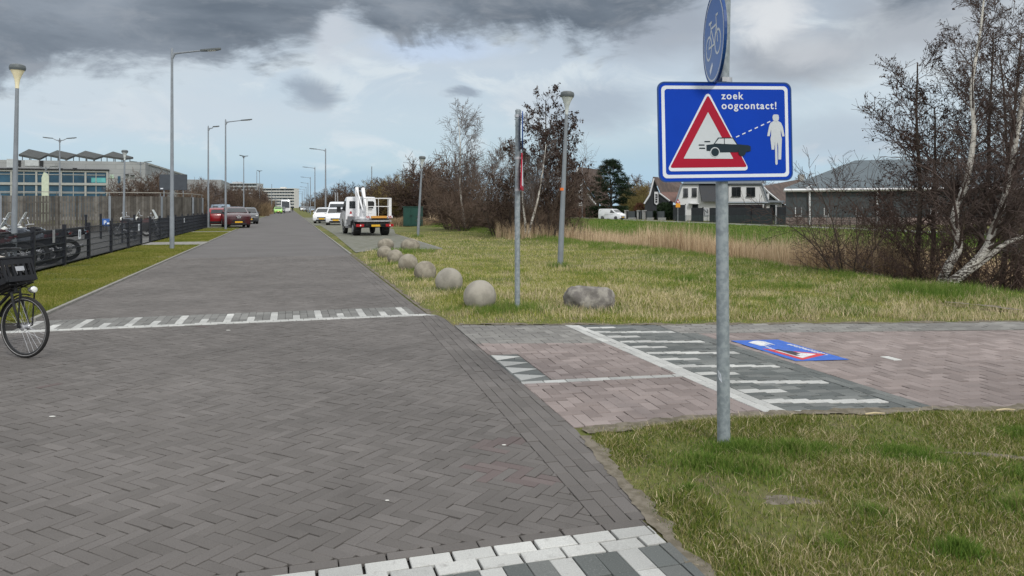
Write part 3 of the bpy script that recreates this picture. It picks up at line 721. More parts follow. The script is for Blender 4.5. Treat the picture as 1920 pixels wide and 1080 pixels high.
# ------------------------------------------------------------------ second sign post, seen from its edge
p2 = G(970, 585)
s2 = thing('sign_post', 'galvanised post with blue disc and red triangle seen edge on, beside the round boulders', 'traffic sign', (p2.x, p2.y, 0))
b = MB(); b.tube([(0, 0, -.1), (0, 0, 1.5), (.012, 0, 3.05)], .0405, 18); b.lathe([(.044, 0), (.044, .03), (.02, .045)], (.012, 0, 3.03), 18); b.build('post', M['galv'], s2, smooth=True)
Me = Matrix.Translation((.07, -.01, 2.74)) @ Matrix.Rotation(R(89), 4, 'Z')
b = MB(); face(b, circ(0, 0, .30, 40), 0, .018, Me); d_ = b.build('round_board', M['signdark'], s2)
Me2 = Matrix.Translation((.062, -.02, 2.12)) @ Matrix.Rotation(R(86.5), 4, 'Z')
b = MB(); face(b, rtri([(-.35, -.28), (.35, -.28), (0, .32)], .03), 0, .016, Me2); d2 = b.build('triangle_board', M['signred'], s2)
b = MB(); face(b, rtri([(-.24, -.21), (.24, -.21), (0, .2)], .01), -.016, .002, Me2); b.build('triangle_field', M['signwhite'], d2)
for z in (1.85, 2.33, 2.97):
    b = MB(); b.lathe([(.047, -.02), (.047, .02)], (.006, 0, z), 18); b.box((.05, 0, z), (.03, .05, .03)); b.build('bracket', M['alu'], s2)

# ------------------------------------------------------------------ boulders
M['stone'] = mat('weathered_concrete', (.30, .275, .225), .95, .22, 5, bump=.7, bscale=60, spec=.1, c2=(.20, .18, .145))
M['stone2'] = mat('grey_boulder', (.29, .275, .245), .95, .3, 6, bump=.9, bscale=30, spec=.1, c2=(.15, .14, .13))
def stone(px, by, w, hh=None, label='', seed=0, sink=.06, m=None, name='round_boulder', sx=1.0, rough=.0035):
    "round boulders are spheres sunk a fifth of their height in the turf"
    c = G(px, by); r = w / F * c.y / 2; hv = (hh or .81 * w) / F * c.y; flat = name == 'boulder'
    rz = r if not hh else r * .80
    if flat: rz = hv * .58; hv *= .84
    bm = bmesh.new(); bmesh.ops.create_icosphere(bm, subdivisions=5, radius=1)
    from mathutils import noise as mn
    for v in bm.verts:
        d = v.co.copy(); k = 1 + mn.noise(d * 1.7 + Vector((seed, 0, 0))) * rough * 4 + mn.noise(d * 7 + Vector((0, seed, 0))) * rough + mn.noise(d * 22) * rough * .5
        z = d.z
        if flat: z = max(-1, min(.86 - .16 * d.x + .08 * mn.noise(d * 2.5), z * 1.3)); q_ = (abs(d.x) ** .8) * (1 if d.x > 0 else -1); d.x = q_
        v.co = Vector((d.x * r * k * sx, d.y * r * k * (.75 if flat else 1), z * rz * k + (hv - rz * (.86 if flat else 1))))
    me = bpy.data.meshes.new(name); bm.to_mesh(me); bm.free(); me.polygons.foreach_set('use_smooth', [True] * len(me.polygons)); me.materials.append(m or M['stone'])
    o = bpy.data.objects.new(name, me); COL.objects.link(o)
    g = c + Vector((0, r * .45, 0)); o.location = (g.x, g.y, float(terrain(g.x, g.y)) if (g.x > -1.6) else max(0, float(terrain(g.x, g.y))))
    o.rotation_euler = (0, 0, seed if not flat else 0)
    return tag(o, label, 'boulder', 'concrete boulders along the street edge' if name == 'round_boulder' else None)
M['stone0'] = mat('pale_concrete', (.34, .32, .275), .95, .16, 4, bump=.5, bscale=70, spec=.1, c2=(.26, .245, .21))
stone(899, 580, 62, label='largest round concrete boulder, nearest the cycle path', seed=.3, m=M['stone0'])
stone(841, 546, 52, label='round concrete boulder second from the cycle path', seed=1.1, m=M['stone0'])
stone(796, 525, 42, label='round concrete boulder third from the cycle path', seed=2.2)
stone(764, 507, 37, label='round concrete boulder fourth from the cycle path', seed=3.4)
stone(740, 493, 30, label='small round boulder just right of the one at the kerb', seed=4.4)
stone(720, 484, 28, label='round boulder closest to the street kerb, in the front row', seed=5.2)
stone(722, 465, 31, 18, label='low flattened boulder behind the one at the kerb', seed=6.5, sink=.05)
stone(768, 469, 36, 22, label='wide flattened boulder at the back, in a tuft of grass', seed=7.3, sink=.05)
stone(1109, 581, 98, 47, label='wide flat topped grey boulder lying alone on the meadow', seed=.05, m=M['stone2'], name='boulder', sink=.08, rough=.03, sx=1)

# ------------------------------------------------------------------ lamps
def street_lamp(name, base, top_z, arm, adir, label, group, double=False, r0=.085, up=.16, light_w=.18, head=.75):
    t = thing(name, label, 'street lamp', base, 0, group)
    b = MB(); b.tube([(0, 0, -.1), (0, 0, 1.2), (0, 0, 1.25), (0, 0, top_z)], [r0, r0 * .97, r0 * .85, r0 * .48], 14); b.build('pole', M['lampgrey'], t, smooth=True)
    dirs = [adir] + ([adir + math.pi] if double else [])
    for k, a in enumerate(dirs):
        c_, s_ = math.cos(a), math.sin(a); z = top_z - .08
        b = MB(); b.tube([(0, 0, z - .22), (c_ * .10, s_ * .10, z - .03), (c_ * .3, s_ * .3, z + .0), (c_ * arm * .62, s_ * arm * .62, z + up * .6)], [.05, .05, .035, .03], 8)
        b.lathe([(r0 * .55, -.30), (r0 * .55, 0.0), (.02, .1)], (0, 0, top_z), 12); b.build('arm', M['lampgrey'], t, smooth=True)
        b = MB(); m_ = Matrix.Translation((c_ * arm * .62, s_ * arm * .62, z + up * .6)) @ Matrix.Rotation(a, 4, 'Z') @ Matrix.Rotation(-R(5), 4, 'Y')
        b.M = m_; hl = head; b.prism([(-.02, -.04, -.03), (hl * .25, -light_w / 2, -.035), (hl * .8, -light_w / 2, -.03), (hl, -light_w * .22, -.02), (hl, light_w * .22, -.02), (hl * .8, light_w / 2, -.03), (hl * .25, light_w / 2, -.035), (-.02, .04, -.03)], (0, 0, .075))
        hd = b.build('lamp_head', M['lamphead'], t, bevel=.01)
        b = MB(); b.M = m_; b.box((hl * .55, 0, -.038), (hl * .4, light_w * .7, .012)); b.build('lens', M['lampglass'], hd)
    return t
def lamp_at(px, by, ty, adir, armpx, label, group='tall street lamps', **kw):
    p = G(px, by); top = P(px, ty, p.y).z; arm = armpx / F * p.y
    return street_lamp('street_lamp', (p.x, p.y, 0), top, arm, adir, label, group, **kw)
lamp_at(322.5, 466, 95, R(4), 85, 'tall grey street lamp nearest the camera, on the left verge by the pale path')
lamp_at(423, 430, 226, R(4), 46, 'tall street lamp in front of the dark red car')
lamp_at(390.5, 427, 238, R(8), 14, 'slim lamp pole standing in front of the red hatchback', head=.45)
for px, by, ty, ad, ap, lb in ((610.5, 416, 280, 180, 27, 'street lamp on the right, behind the white cars'), (590.5, 407.5, 314, 180, 22, 'second street lamp in the right hand row'),
    (582, 402.5, 332.5, 180, 18, 'third street lamp in the right hand row'), (577.5, 399.5, 343, 180, 13, None), (574, 397.6, 350.5, 180, 11, None), (570.5, 396.2, 355, 180, 9, None), (567.5, 395.2, 359, 180, 8, None), (566, 394.2, 362.5, 180, 7, None)):
    lamp_at(px, by, ty, R(ad), ap, lb or 'distant street lamp far down the right hand row', 'street lamps receding along the right of the street', r0=.11)
for px, by, ty, lb in ((457, 411, 293, 'double headed car park lamp beside the right edge of the far left cars'), (486.5, 402, 320.5, 'shorter double headed lamp by the far parking bays')):
    lamp_at(px, by, ty, R(70), 2, lb, 'double headed lamps', double=True, r0=.09, head=.7)
for px, by, ty, lb in ((509.5, 399.5, 345, 'thin bare pole left of the green car'), (481.5, 400, 321, 'thin pale mast beside the double headed lamp'), (516.5, 398, 368, 'short thin pole behind the green car')):
    p = G(px, by); b = MB(); b.tube([(0, 0, 0), (0, 0, P(0, ty, p.y).z)], [.10, .06], 6); o = b.build('pole', M['lampgrey']); o.location = p; tag(o, lb, 'pole')
# car park lamps behind the wooden fence
def far_lamp(px, ty, D, arm, lb, h0=0, z0=0, grp='car park lamps behind the wooden fence'):
    p = P(px, ty, D); street_lamp('street_lamp', (p.x, p.y, z0), p.z - z0, arm, R(8), lb, grp, double=True, r0=.09, up=.25, head=.8)
far_lamp(112, 261, 66, .95, 'double headed lamp before the glass front of the grey building')
far_lamp(86, 331-17, 80, .7, 'small double headed lamp close to the pale banner by the glass front')
far_lamp(263.5, 305, 82, .6, 'double headed lamp by the bare corner of the grey building')
# lamps with a trumpet shaped head
M['trumpet'] = mat('trumpet_diffuser', (.62, .66, .64), .2, .2, 5, spec=.6, c2=(.42, .46, .46))
M['trumpetlit'] = mat('trumpet_diffuser_warm', (.78, .72, .50), .25, .1, 3, emis=((1, .85, .55), .06))
def trumpet(base, top_z, lean, label, lit=False):
    t = thing('park_lamp', label, 'street lamp', base, 0, 'lamps with trumpet shaped heads')
    def c(z): return (lean * z / top_z, 0, z)
    b = MB(); b.tube([c(0) if 0 else (0, 0, -.1), c(.9), c(1.0), c(top_z - .62)], [.078, .074, .070, .042], 16); b.build('pole', M['lampgrey'], t, smooth=True)
    b = MB()
    prof = [(.044, 0), (.046, .10), (.062, .22), (.10, .34), (.150, .44), (.165, .47)]
    b.tube([c(top_z - .62 + z) for r_, z in prof], [r_ for r_, z in prof], 20); b.build('diffuser', M['trumpetlit'] if lit else M['trumpet'], t, smooth=True)
    b = MB(); prof = [(.172, .46), (.185, .50), (.188, .53), (.17, .585), (.11, .615), (.01, .62)]
    b.tube([c(top_z - .62 + z) for r_, z in prof], [r_ for r_, z in prof], 24); b.build('cap', M['lamphead'], t, smooth=True)
    return t
def tr_at(px0, by, px1, ty, lb, lit=False):
    p = G(px0, by); zt = P(0, ty, p.y).z; return trumpet((p.x, p.y, 0), zt, (px1 - px0) / F * p.y, lb, lit)
tr_at(25, 505, 33, 120, 'grey lamp with lit trumpet head among the motorcycles', True)
l2 = tr_at(1050, 500, 1064, 171, 'leaning grey lamp with trumpet head on the open meadow')
b = MB(); b.tube([(.062, 0, 2.02), (.065, 0, 2.09)], .066, 16); b.build('warning_band', M['orange'], l2)
tr_at(783.5, 443, 792, 292.5, 'leaning trumpet head lamp beside the dark green cabinet')
tr_at(231.5, 437, 234, 281, 'trumpet head lamp in front of the wooden fence')

# ------------------------------------------------------------------ bicycle with a crate
M['crate'] = mat('black_crate_plastic', (.012, .013, .016), .5, .2, 8, spec=.25)
M['tyreedge'] = mat('tyre_reflective_strip', (.30, .30, .30), .5, .1)
def wheel_bike(root, name, c, r=.325, spokes=28):
    x, z = c
    b = MB(); b.tube([(x + (r - .019) * math.cos(a), 0, z + (r - .019) * math.sin(a)) for a in [6.28318 * i / 64 for i in range(64)]], .019, 10, closed=True); w = b.build('wheel', M['rubber'], root, smooth=True)
    b = MB(); b.tube([(x + (r - .040) * math.cos(a), 0, z + (r - .040) * math.sin(a)) for a in [6.28318 * i / 64 for i in range(64)]], .0105, 8, closed=True); b.build('rim', M['black'], w, smooth=True)
    b = MB()
    for sgn in (-1, 1): b.tube([(x + (r - .026) * math.cos(a), sgn * .0165, z + (r - .026) * math.sin(a)) for a in [6.28318 * i / 64 for i in range(64)]], .0035, 5, closed=True)
    b.build('reflective_strip', M['tyreedge'], w)
    b = MB()
    for i in range(spokes):
        a = 6.28318 * i / spokes; o_ = (.55 if i % 2 else -.55); s_ = .03 * (1 if i % 4 < 2 else -1)
        b.tube([(x + .028 * math.cos(a + o_ * 2), s_, z + .028 * math.sin(a + o_ * 2)), (x + (r - .045) * math.cos(a), 0, z + (r - .045) * math.sin(a))], .0016, 4)
    b.build('spokes', M['chrome'], w)
    b = MB(); b.lathe([(.02, -.045), (.035, -.035), (.022, -.02), (.022, .02), (.035, .035), (.02, .045)], (x, 0, z), 14, 'Y'); b.build('hub', M['alu'], w, smooth=True)
    return w
hd = R(-16)
fw = G(47, 671)
WB = 1.10
hv = Vector((math.cos(hd), math.sin(hd), 0))
bike = thing('bicycle', 'black bicycle with a tilted black crate over its front wheel, cut by the left edge', 'bicycle', fw - hv * WB, hd)
wheel_bike(bike, 'wheel', (WB, .325)); wheel_bike(bike, 'wheel', (0, .325))
ht, hb = Vector((WB - .22, 0, .95)), Vector((WB - .13, 0, .70)); bb = Vector((.45, 0, .29)); st = Vector((.27, 0, .78))
b = MB(); b.bar(ht, hb, .021, 12); b.bar(hb + Vector((-.01, 0, .03)), bb, .017, 12); b.bar(ht - Vector((0, 0, .06)), bb + (st - bb) * .62, .015, 12); b.bar(bb, st, .016, 12)
for s_ in (-.05, .05): b.bar(bb, (0, s_, .325), .010); b.bar(st - Vector((0, 0, .08)), (0, s_, .325), .009)
b.build('frame', M['black'], bike, smooth=True)
b = MB()
for s_ in (-.055, .055): b.tube([hb + Vector((0, s_ * .9, -.01)), (WB - .075, s_, .52), (WB, s_, .325)], [.014, .013, .009], 8)
b.bar(hb + Vector((0, -.055, -.01)), hb + Vector((0, .055, -.01)), .016); b.build('fork', M['black'], bike, smooth=True)
b = MB()
for s_ in (-.085, .085): b.bar((WB + .0, s_, .33), (WB + .035, s_, .745), .0085); b.bar((WB, s_ * .7, .325), (WB, s_, .335), .006); b.bar((WB - .06, s_, .735), hb + Vector((0, s_ * .6, .05)), .007)
pit = R(21); cm = Matrix.Translation((WB - .235, 0, .735)) @ Matrix.Rotation(-pit, 4, 'Y')
b.M = cm
for y_ in (-.14, -.05, .05, .14): b.bar((-.24, y_, -.02), (.20, y_, -.02), .008)
for x_ in (-.2, .18): b.bar((x_, -.15, -.02), (x_, .15, -.02), .008)
b.build('front_rack', M['black'], bike)
b = MB(); b.M = cm
L_, W_, Hc = .44, .36, .275
b.box((0, 0, .006), (L_, W_, .01))
for sx_ in (-1, 1):
    for sy_ in (-1, 1): b.box((sx_ * (L_ / 2 - .012), sy_ * (W_ / 2 - .012), Hc / 2), (.024, .024, Hc))
for z0, z1 in ((.01, .06), (.19, Hc)):
    for s_ in (-1, 1): b.box((0, s_ * (W_ / 2 - .004), (z0 + z1) / 2), (L_ - .04, .008, z1 - z0)); b.box((s_ * (L_ / 2 - .004), 0, (z0 + z1) / 2), (.008, W_ - .04, z1 - z0))
for s_ in (-1, 1):
    for i in range(9): b.box((-.17 + .0425 * i, s_ * (W_ / 2 - .004), .125), (.02, .007, .14))
    for i in range(5): b.box((s_ * (L_ / 2 - .004), -.13 + .065 * i, .125), (.007, .028, .14))
    b.box((0, s_ * (W_ / 2 - .004), .125), (L_ - .04, .007, .02)); b.box((0, s_ * (W_ / 2 + .004), Hc - .012), (L_ + .02, .014, .02)); b.box((s_ * (L_ / 2 + .004), 0, Hc - .012), (.014, W_ + .02, .02))
b.build('crate', M['crate'], bike)
b = MB(); b.M = cm; b.prism([(.225, -.05, .11), (.225, .05, .11), (.225, .05, .16), (.225, -.05, .16)], (.004, 0, 0)); b.build('crate_plate', M['alu'], bike)
b = MB(); b.lathe([(.02, -.03), (.034, .0), (.036, .03), (.02, .045)], (WB + .085, 0, .725), 14, 'X'); lp = b.build('headlight', M['chrome'], bike, smooth=True)
b = MB(); b.lathe([(.030, .0), (.028, .012), (.005, .02)], (WB + .125, 0, .725), 14, 'X'); b.build('lens', M['lampglass'], lp, smooth=True)
b = MB(); b.bar(ht, ht + Vector((-.05, 0, .18)), .012)
b.tube([ht + Vector((-.05 - x_, y_, .18 + .02 * (1 - abs(y_) * 3))) for x_, y_ in ((.26, -.29), (.12, -.28), (.0, -.16), (0, 0), (.0, .16), (.12, .28), (.26, .29))], .011, 8); b.build('handlebar', M['black'], bike, smooth=True)
b = MB(); b.bar(st, st + Vector((-.04, 0, .14)), .013); b.box(st + Vector((-.06, 0, .18)), (.26, .17, .05)); b.build('saddle', M['black'], bike, bevel=.02, smooth=True)
def arc(c, r, a0, a1, n=14): return [Vector((c[0] + r * math.cos(R(a0 + (a1 - a0) * i / n)), 0, c[1] + r * math.sin(R(a0 + (a1 - a0) * i / n)))) for i in range(n + 1)]
for cc_, a0, a1 in (((WB, .325), 75, 165), ((0, .325), 10, 175)):
    b = MB(); pts = arc(cc_, .345, a0, a1); n_ = len(pts)
    b.add([p + Vector((0, -.026, 0)) for p in pts] + [p + (p - Vector((cc_[0], 0, cc_[1]))).normalized() * .010 for p in pts] + [p + Vector((0, .026, 0)) for p in pts], [(i, i + 1, n_ + i + 1, n_ + i) for i in range(n_ - 1)] + [(n_ + i, n_ + i + 1, 2 * n_ + i + 1, 2 * n_ + i) for i in range(n_ - 1)])
    b.build('mudguard', M['black'], bike, smooth=True)
b = MB(); b.bar((.40, .03, .30), (.30, .16, .012 - .02), .009); b.build('kickstand', M['alu'], bike)
b = MB(); b.lathe([(.095, -.004), (.095, .004)], (.45, -.05, .29), 24, 'Y'); b.bar((.45, -.07, .29), (.57, -.07, .17), .009); b.bar((.45, .07, .29), (.33, .07, .41), .009); b.box((.57, -.12, .17), (.09, .09, .02)); b.box((.33, .12, .41), (.09, .09, .02)); b.build('crank', M['black'], bike)
# cloth bag in the crate
M['cloth'] = mat('cream_cloth', (.55, .52, .46), .9, .25, 9, bump=.4, bscale=30)
bm_ = MB(); bm_.sphere((0, 0, 0), 1, 12)
cloth = bm_.build('cloth_bag', M['cloth'], smooth=True)
for v in cloth.data.vertices:
    c = v.co; k = 1 + .16 * math.sin(c.x * 7 + c.y * 3) * math.cos(c.z * 6 + c.x * 2) + .08 * math.sin(c.y * 13); v.co = Vector((c.x * .19, c.y * .14, c.z * .11)) * k
mw = Matrix.Translation(bike.location) @ Matrix.Rotation(hd, 4, 'Z') @ cm
cloth.location = mw @ Vector((-.06, -.02, .255)); cloth.rotation_euler = (0, -pit, hd)
tag(cloth, 'crumpled cream cloth bag stuffed in the bicycle crate', 'bag')
# ------------------------------------------------------------------ motor vehicles
def arch(cx, r, zb, n=7): return [(cx + r * math.cos(math.pi * i / n), zb + r * math.sin(math.pi * i / n)) for i in range(n + 1)][::-1]
def hull(mb, prof, w, belt, roof, tumble, end_in=.05):
    "side profile (x,z) swept across the width, rounded at both flanks and leaning in above the belt"
    cx = sum(p[0] for p in prof) / len(prof); cz = sum(p[1] for p in prof) / len(prof); n = len(prof)
    secs = [(-1, .055), (-.985, .02), (-.9, 0), (-.45, -.012), (0, -.018), (.45, -.012), (.9, 0), (.985, .02), (1, .055)]
    vs = []
    for f, ins in secs:
        for x, z in prof:
            k = max(0, (z - belt) / (roof - belt)); d = math.hypot(x - cx, z - cz) or 1
            y = f * w / 2 * (1 - tumble * k)
            if z < belt * .6: y *= .97
            vs.append((x - (x - cx) / d * ins * 1.4, y, z - (z - cz) / d * ins * .8))
    m = len(secs); fs = [tuple(range(n))[::-1], tuple((m - 1) * n + i for i in range(n))]
    for a in range(m - 1):
        for i in range(n): fs.append((a * n + i, a * n + (i + 1) % n, (a + 1) * n + (i + 1) % n, (a + 1) * n + i))
    return mb.add(vs, fs)
def wheelpair(root, xs, w, r, tw=.2):
    for x in xs:
        for s in (-1, 1):
            y = s * (w / 2 - tw / 2 - .015)
            b = MB(); b.lathe([(r * .6, -tw / 2), (r * .93, -tw / 2), (r, -tw / 2 + .03), (r, tw / 2 - .03), (r * .93, tw / 2), (r * .6, tw / 2)], (x, y, r), 24, 'Y'); tr = b.build('wheel', M['rubber'], root, smooth=True)
            b = MB(); b.lathe([(r * .64, -.02), (r * .64, .0), (r * .56, .006), (r * .5, -.02), (.05, -.008), (.04, .012)] if s > 0 else [(r * .64, .02), (r * .64, 0), (r * .56, -.006), (r * .5, .02), (.05, .008), (.04, -.012)], (x, y + s * tw / 2, r), 20, 'Y'); b.build('rim', M['alu'], tr, smooth=True)
def make_car(spec, paint, name='parked_car'):
    L, w, h = spec['L'], spec['w'], spec['h']; r = spec.get('r', .31); xf, xr = spec['xf'], spec['xr']; cl = .19; belt = spec['belt']
    root = thing(name, '', 'car')
    f = L / 2; up = spec['upper']      # upper profile from the nose to the tail, (x,z)
    low = [(-f + .06, cl + .12), (-f + .18, cl)] + [(x, z) for x, z in arch(xr, r + .055, cl)] + [(x, z) for x, z in arch(xf, r + .055, cl)] + [(f - .2, cl), (f - .05, cl + .10)]
    prof = low + up
    b = MB(); hull(b, prof, w, belt, h, spec.get('tumble', .2)); body = b.build('body', paint, root, smooth=True)
    b = MB(); b.box((0, 0, r + .1), (L - .9, w - .34, .42)); b.build('underbody', M['black'], root)
    wheelpair(root, (xf, xr), w, r)
    tum = spec.get('tumble', .2)
    def Y(z, s, off=.006): return s * (w / 2 * (1 - tum * max(0, (z - belt) / (h - belt))) + off)
    for s in (-1, 1):
        for poly in spec['side']:
            b = MB(); a = [(x, Y(z, s, .0) - s * .012, z) for x, z in poly]; b.prism(a, (0, s * .018, 0)); b.build('side_window', M['glass'], root)
        x, z = spec['mirror']; b = MB(); b.box((x, Y(z, s) + s * .08, z), (.09, .17, .13)); b.build('mirror', paint if not spec.get('blackmirror') else M['black'], root, bevel=.02)
        b = MB(); xx, z0, z1, yy = spec['head']; b.box((xx, s * yy, (z0 + z1) / 2), (.16, .30, z1 - z0), rz=-s * .35); b.build('headlight', M['lampglass'], root, bevel=.03)
        b = MB(); b.box((-f + .05, s * (w / 2 - .14), belt - .10), (.08, .17, .24)); b.build('tail_light', M['red'], root, bevel=.02)
        b = MB(); b.box((0, s * (w / 2 + .0), belt - .25), (xf - xr - 2 * r - .25, .012, .012)); b.build('door_line', M['black'], root)
    def screen(nm, p0, p1, k=.86, m=None):
        (x0, z0), (x1, z1) = p0, p1; d = Vector((x1 - x0, 0, z1 - z0)); nrm = Vector((-d.z, 0, d.x)).normalized()
        if nrm.x * x0 < 0: nrm = -nrm
        a = Vector((x0, 0, z0)) + d * .07; c = Vector((x0, 0, z0)) + d * .93; y0 = abs(Y(a.z, 1, 0)) * k; y1 = abs(Y(c.z, 1, 0)) * k; a = a + nrm * .004 ; c = c + nrm * .004
        b = MB(); b.prism([(a.x, -y0, a.z), (a.x, y0, a.z), (c.x, y1, c.z), (c.x, -y1, c.z)], nrm * .022); b.build(nm, M['glass'], root)
    screen('windscreen', *spec['wind']); screen('rear_window', *spec['rear'], k=.78)
    b = MB(); b.box((f - .015, 0, cl + .34), (.07, w * .5, .12)); b.box((f - .02, 0, cl + .12), (.08, w * .62, .13)); b.build('grille', M['black'], root, bevel=.01)
    for x, z in ((f + .03, cl + .25), (-f - .0, spec.get('rearplate', cl + .45))):
        b = MB(); b.box((x, 0, z), (.02, .52, .11)); b.build('number_plate', M['plate'], root)
    b = MB(); b.box((-f + .03, 0, cl + .16), (.1, w * .8, .16)); b.build('rear_bumper', M['black'], root, bevel=.02)
    return root
hatch = dict(L=3.85, w=1.7, h=1.50, xf=1.22, xr=-1.18, belt=.95, r=.3,
    upper=[(1.92, .50), (1.88, .68), (1.70, .82), (1.12, .97), (.98, 1.0), (.35, 1.40), (.1, 1.47), (-.5, 1.50), (-1.35, 1.44), (-1.62, 1.36), (-1.86, 1.0), (-1.92, .85), (-1.93, .5)],
    side=[[(.78, 1.0), (.28, 1.34), (.02, 1.40), (.02, .99)], [(-.04, .99), (-.04, 1.40), (-.95, 1.37), (-1.02, 1.02)], [(-1.12, 1.05), (-1.06, 1.35), (-1.38, 1.3), (-1.5, 1.1)]],
    mirror=(.72, 1.03), head=(1.72, .62, .80, .62), wind=((.98, 1.0), (.35, 1.40)), rear=((-1.86, 1.0), (-1.62, 1.36)), tumble=.17)
suv = dict(L=4.13, w=1.77, h=1.57, xf=1.27, xr=-1.26, belt=1.06, r=.335,
    upper=[(2.04, .55), (2.02, .85), (1.85, .98), (1.15, 1.09), (1.0, 1.12), (.42, 1.47), (.15, 1.54), (-.5, 1.57), (-1.2, 1.51), (-1.6, 1.38), (-1.95, 1.10), (-2.03, .9), (-2.04, .5)],
    side=[[(.80, 1.12), (.34, 1.42), (.05, 1.48), (.05, 1.11)], [(-.02, 1.11), (-.02, 1.48), (-.85, 1.46), (-1.15, 1.16)]],
    mirror=(.72, 1.14), head=(1.88, .68, .84, .66), wind=((1.0, 1.12), (.42, 1.47)), rear=((-1.95, 1.10), (-1.6, 1.38)), tumble=.26, blackmirror=True)
vanS = dict(L=4.38, w=1.81, h=1.80, xf=1.40, xr=-1.32, belt=1.12, r=.32,
    upper=[(2.16, .52), (2.14, .78), (2.0, .92), (1.50, 1.12), (1.38, 1.16), (.70, 1.68), (.45, 1.76), (-.4, 1.80), (-1.8, 1.79), (-2.1, 1.72), (-2.16, 1.2), (-2.17, .5)],
    side=[[(1.12, 1.15), (.62, 1.58), (.32, 1.62), (.26, 1.14)]],
    mirror=(1.05, 1.2), head=(1.98, .78, 1.0, .68), wind=((1.38, 1.16), (.70, 1.68)), rear=((-2.16, 1.2), (-2.1, 1.66)), tumble=.13, blackmirror=True)
bigvan = dict(L=5.3, w=1.95, h=2.15, xf=1.75, xr=-1.6, belt=1.25, r=.34,
    upper=[(2.62, .55), (2.60, .95), (2.45, 1.08), (2.0, 1.25), (1.85, 1.3), (1.2, 1.92), (.9, 2.08), (0, 2.15), (-2.3, 2.14), (-2.6, 2.05), (-2.64, 1.2), (-2.65, .5)],
    side=[[(1.6, 1.3), (1.1, 1.82), (.72, 1.88), (.65, 1.28)]],
    mirror=(1.5, 1.4), head=(2.45, .9, 1.1, .72), wind=((1.85, 1.3), (1.2, 1.92)), rear=((-2.64, 1.2), (-2.6, 2.0)), tumble=.12, blackmirror=True)
def paint(n, c): return mat(n, c, .28, .04, 1, coat=.7)
def put(root, p, rz, label, group=None, cat='car'):
    root.location = p; root.rotation_euler = (0, 0, rz); root['label'] = label; root['category'] = cat
    if group: root['group'] = group
    return root
FACE = ROADA + math.pi          # pointing at the camera along the street
darkred = paint('dark_red_paint', (.045, .004, .007)); redp = paint('red_paint', (.26, .006, .012)); greyp = paint('dark_grey_paint', (.05, .055, .06)); greenp = paint('lime_green_paint', (.30, .62, .10)); silver = paint('silver_paint', (.35, .38, .42)); bluep = paint('pale_blue_paint', (.25, .33, .42))
c1 = put(make_car(suv, darkred), G(438, 427.5) + UD * 2.0, FACE + R(10), 'dark red crossover car parked nose to the street behind the second tall lamp', 'cars parked on the left')
b = MB(); b.tube([(2.12, -.17, .90), (2.13, -.09, .74), (2.14, .09, .74), (2.12, .17, .90)], .026, 6); b.tube([(2.13 + .0, .062 * math.cos(a), .86 + .062 * math.sin(a)) for a in [6.28318 * i / 16 for i in range(16)]], .014, 6, closed=True); b.box((2.14, 0, .86), (.015, .2, .026)); b.build('emblem', M['chrome'], c1)
put(make_car(hatch, redp), G(408, 424.5) + UD * 1.2, ROADA + R(6), 'bright red hatchback seen from behind beside the black mesh fence', 'cars parked on the left')
c3 = make_car(hatch, greyp); put(c3, G(462, 420) + UD * 1.6, FACE + R(8), 'dark grey hatchback parked behind the dark red crossover', 'cars parked on the left')
put(make_car(vanS, bluep), G(413, 417) + UD * 1.5, ROADA, 'pale blue car whose roof shows over the red hatchback', 'cars parked on the left')
cg = make_car(hatch, greenp); put(cg, G(521, 400.3), FACE + R(4), 'lime green car far along the street on the left')
put(make_car(hatch, greyp), G(527.5, 400) + UD * 4, FACE, 'dark car tucked between the lime green car and the bus')
W1 = make_car(hatch, M['carwhite']); put(W1, G(634, 422.5) + UD * 1.9, FACE + R(-6), 'white hatchback with yellow plate parked just left of the lift truck', 'white vehicles parked on the right')
put(copy_tree(W1), G(611.5, 419) + UD * 1.9, FACE + R(-12), 'white hatchback parked leftmost of the white vehicles', 'white vehicles parked on the right')
put(make_car(bigvan, M['carwhite']), G(636, 413) + UD * 2.6, FACE + R(-8), 'white van with black windscreen behind the two white hatchbacks', 'white vehicles parked on the right', 'van')
vz = -.585
vp = Vector(((1149 - 960) / F * 121, 121, vz)); vv_ = make_car(vanS, M['carwhite'], 'delivery_van'); put(vv_, vp + Vector((0, 1.0, 0)), R(-44), 'white delivery van on the street across the ditch', cat='van')
for i, (px, by, pn, lb) in enumerate(((574, 396.6, silver, 'silver car far down the street on the right'), (580, 397.6, greyp, 'dark car far down the street on the right'), (568, 395.6, M['carwhite'], 'tiny white car at the far end of the street on the right'), (586, 398.6, bluep, 'pale blue car parked below the distant lamps'))):
    put(make_car(hatch, pn), G(px, by), FACE, lb, 'distant cars parked on the right')
# coach
M['coach'] = paint('coach_white', (.66, .68, .70))
bus = thing('bus', 'white coach with dark windscreen coming down the far street', 'bus', G(535.5, 398.2) + UD * 6, FACE)
b = MB(); hull(b, [(-6, .35), (6, .35), (6.05, 1.1), (5.9, 2.2), (5.5, 3.2), (5.0, 3.4), (-5.9, 3.4), (-6, 3.2)], 2.5, 1.4, 3.4, .10); b.build('body', M['coach'], bus, smooth=True)
b = MB(); b.prism([(6.10, -1.0, 1.25), (6.10, 1.0, 1.25), (5.68, .95, 2.95), (5.68, -.95, 2.95)], (.08, 0, .02)); b.build('windscreen', M['glass'], bus)
for s in (-1, 1):
    b = MB(); b.box((-.3, s * 1.2, 2.2), (10.4, .06, .9)); b.build('side_window', M['glass'], bus)
    b = MB(); b.box((6.07, s * .95, .75), (.12, .3, .2)); b.build('headlight', M['lampglass'], bus)
    b = MB(); b.tube([(5.7, s * 1.2, 2.9), (6.2, s * 1.35, 2.8), (6.25, s * 1.38, 2.3)], .05, 6); b.build('mirror', M['black'], bus)
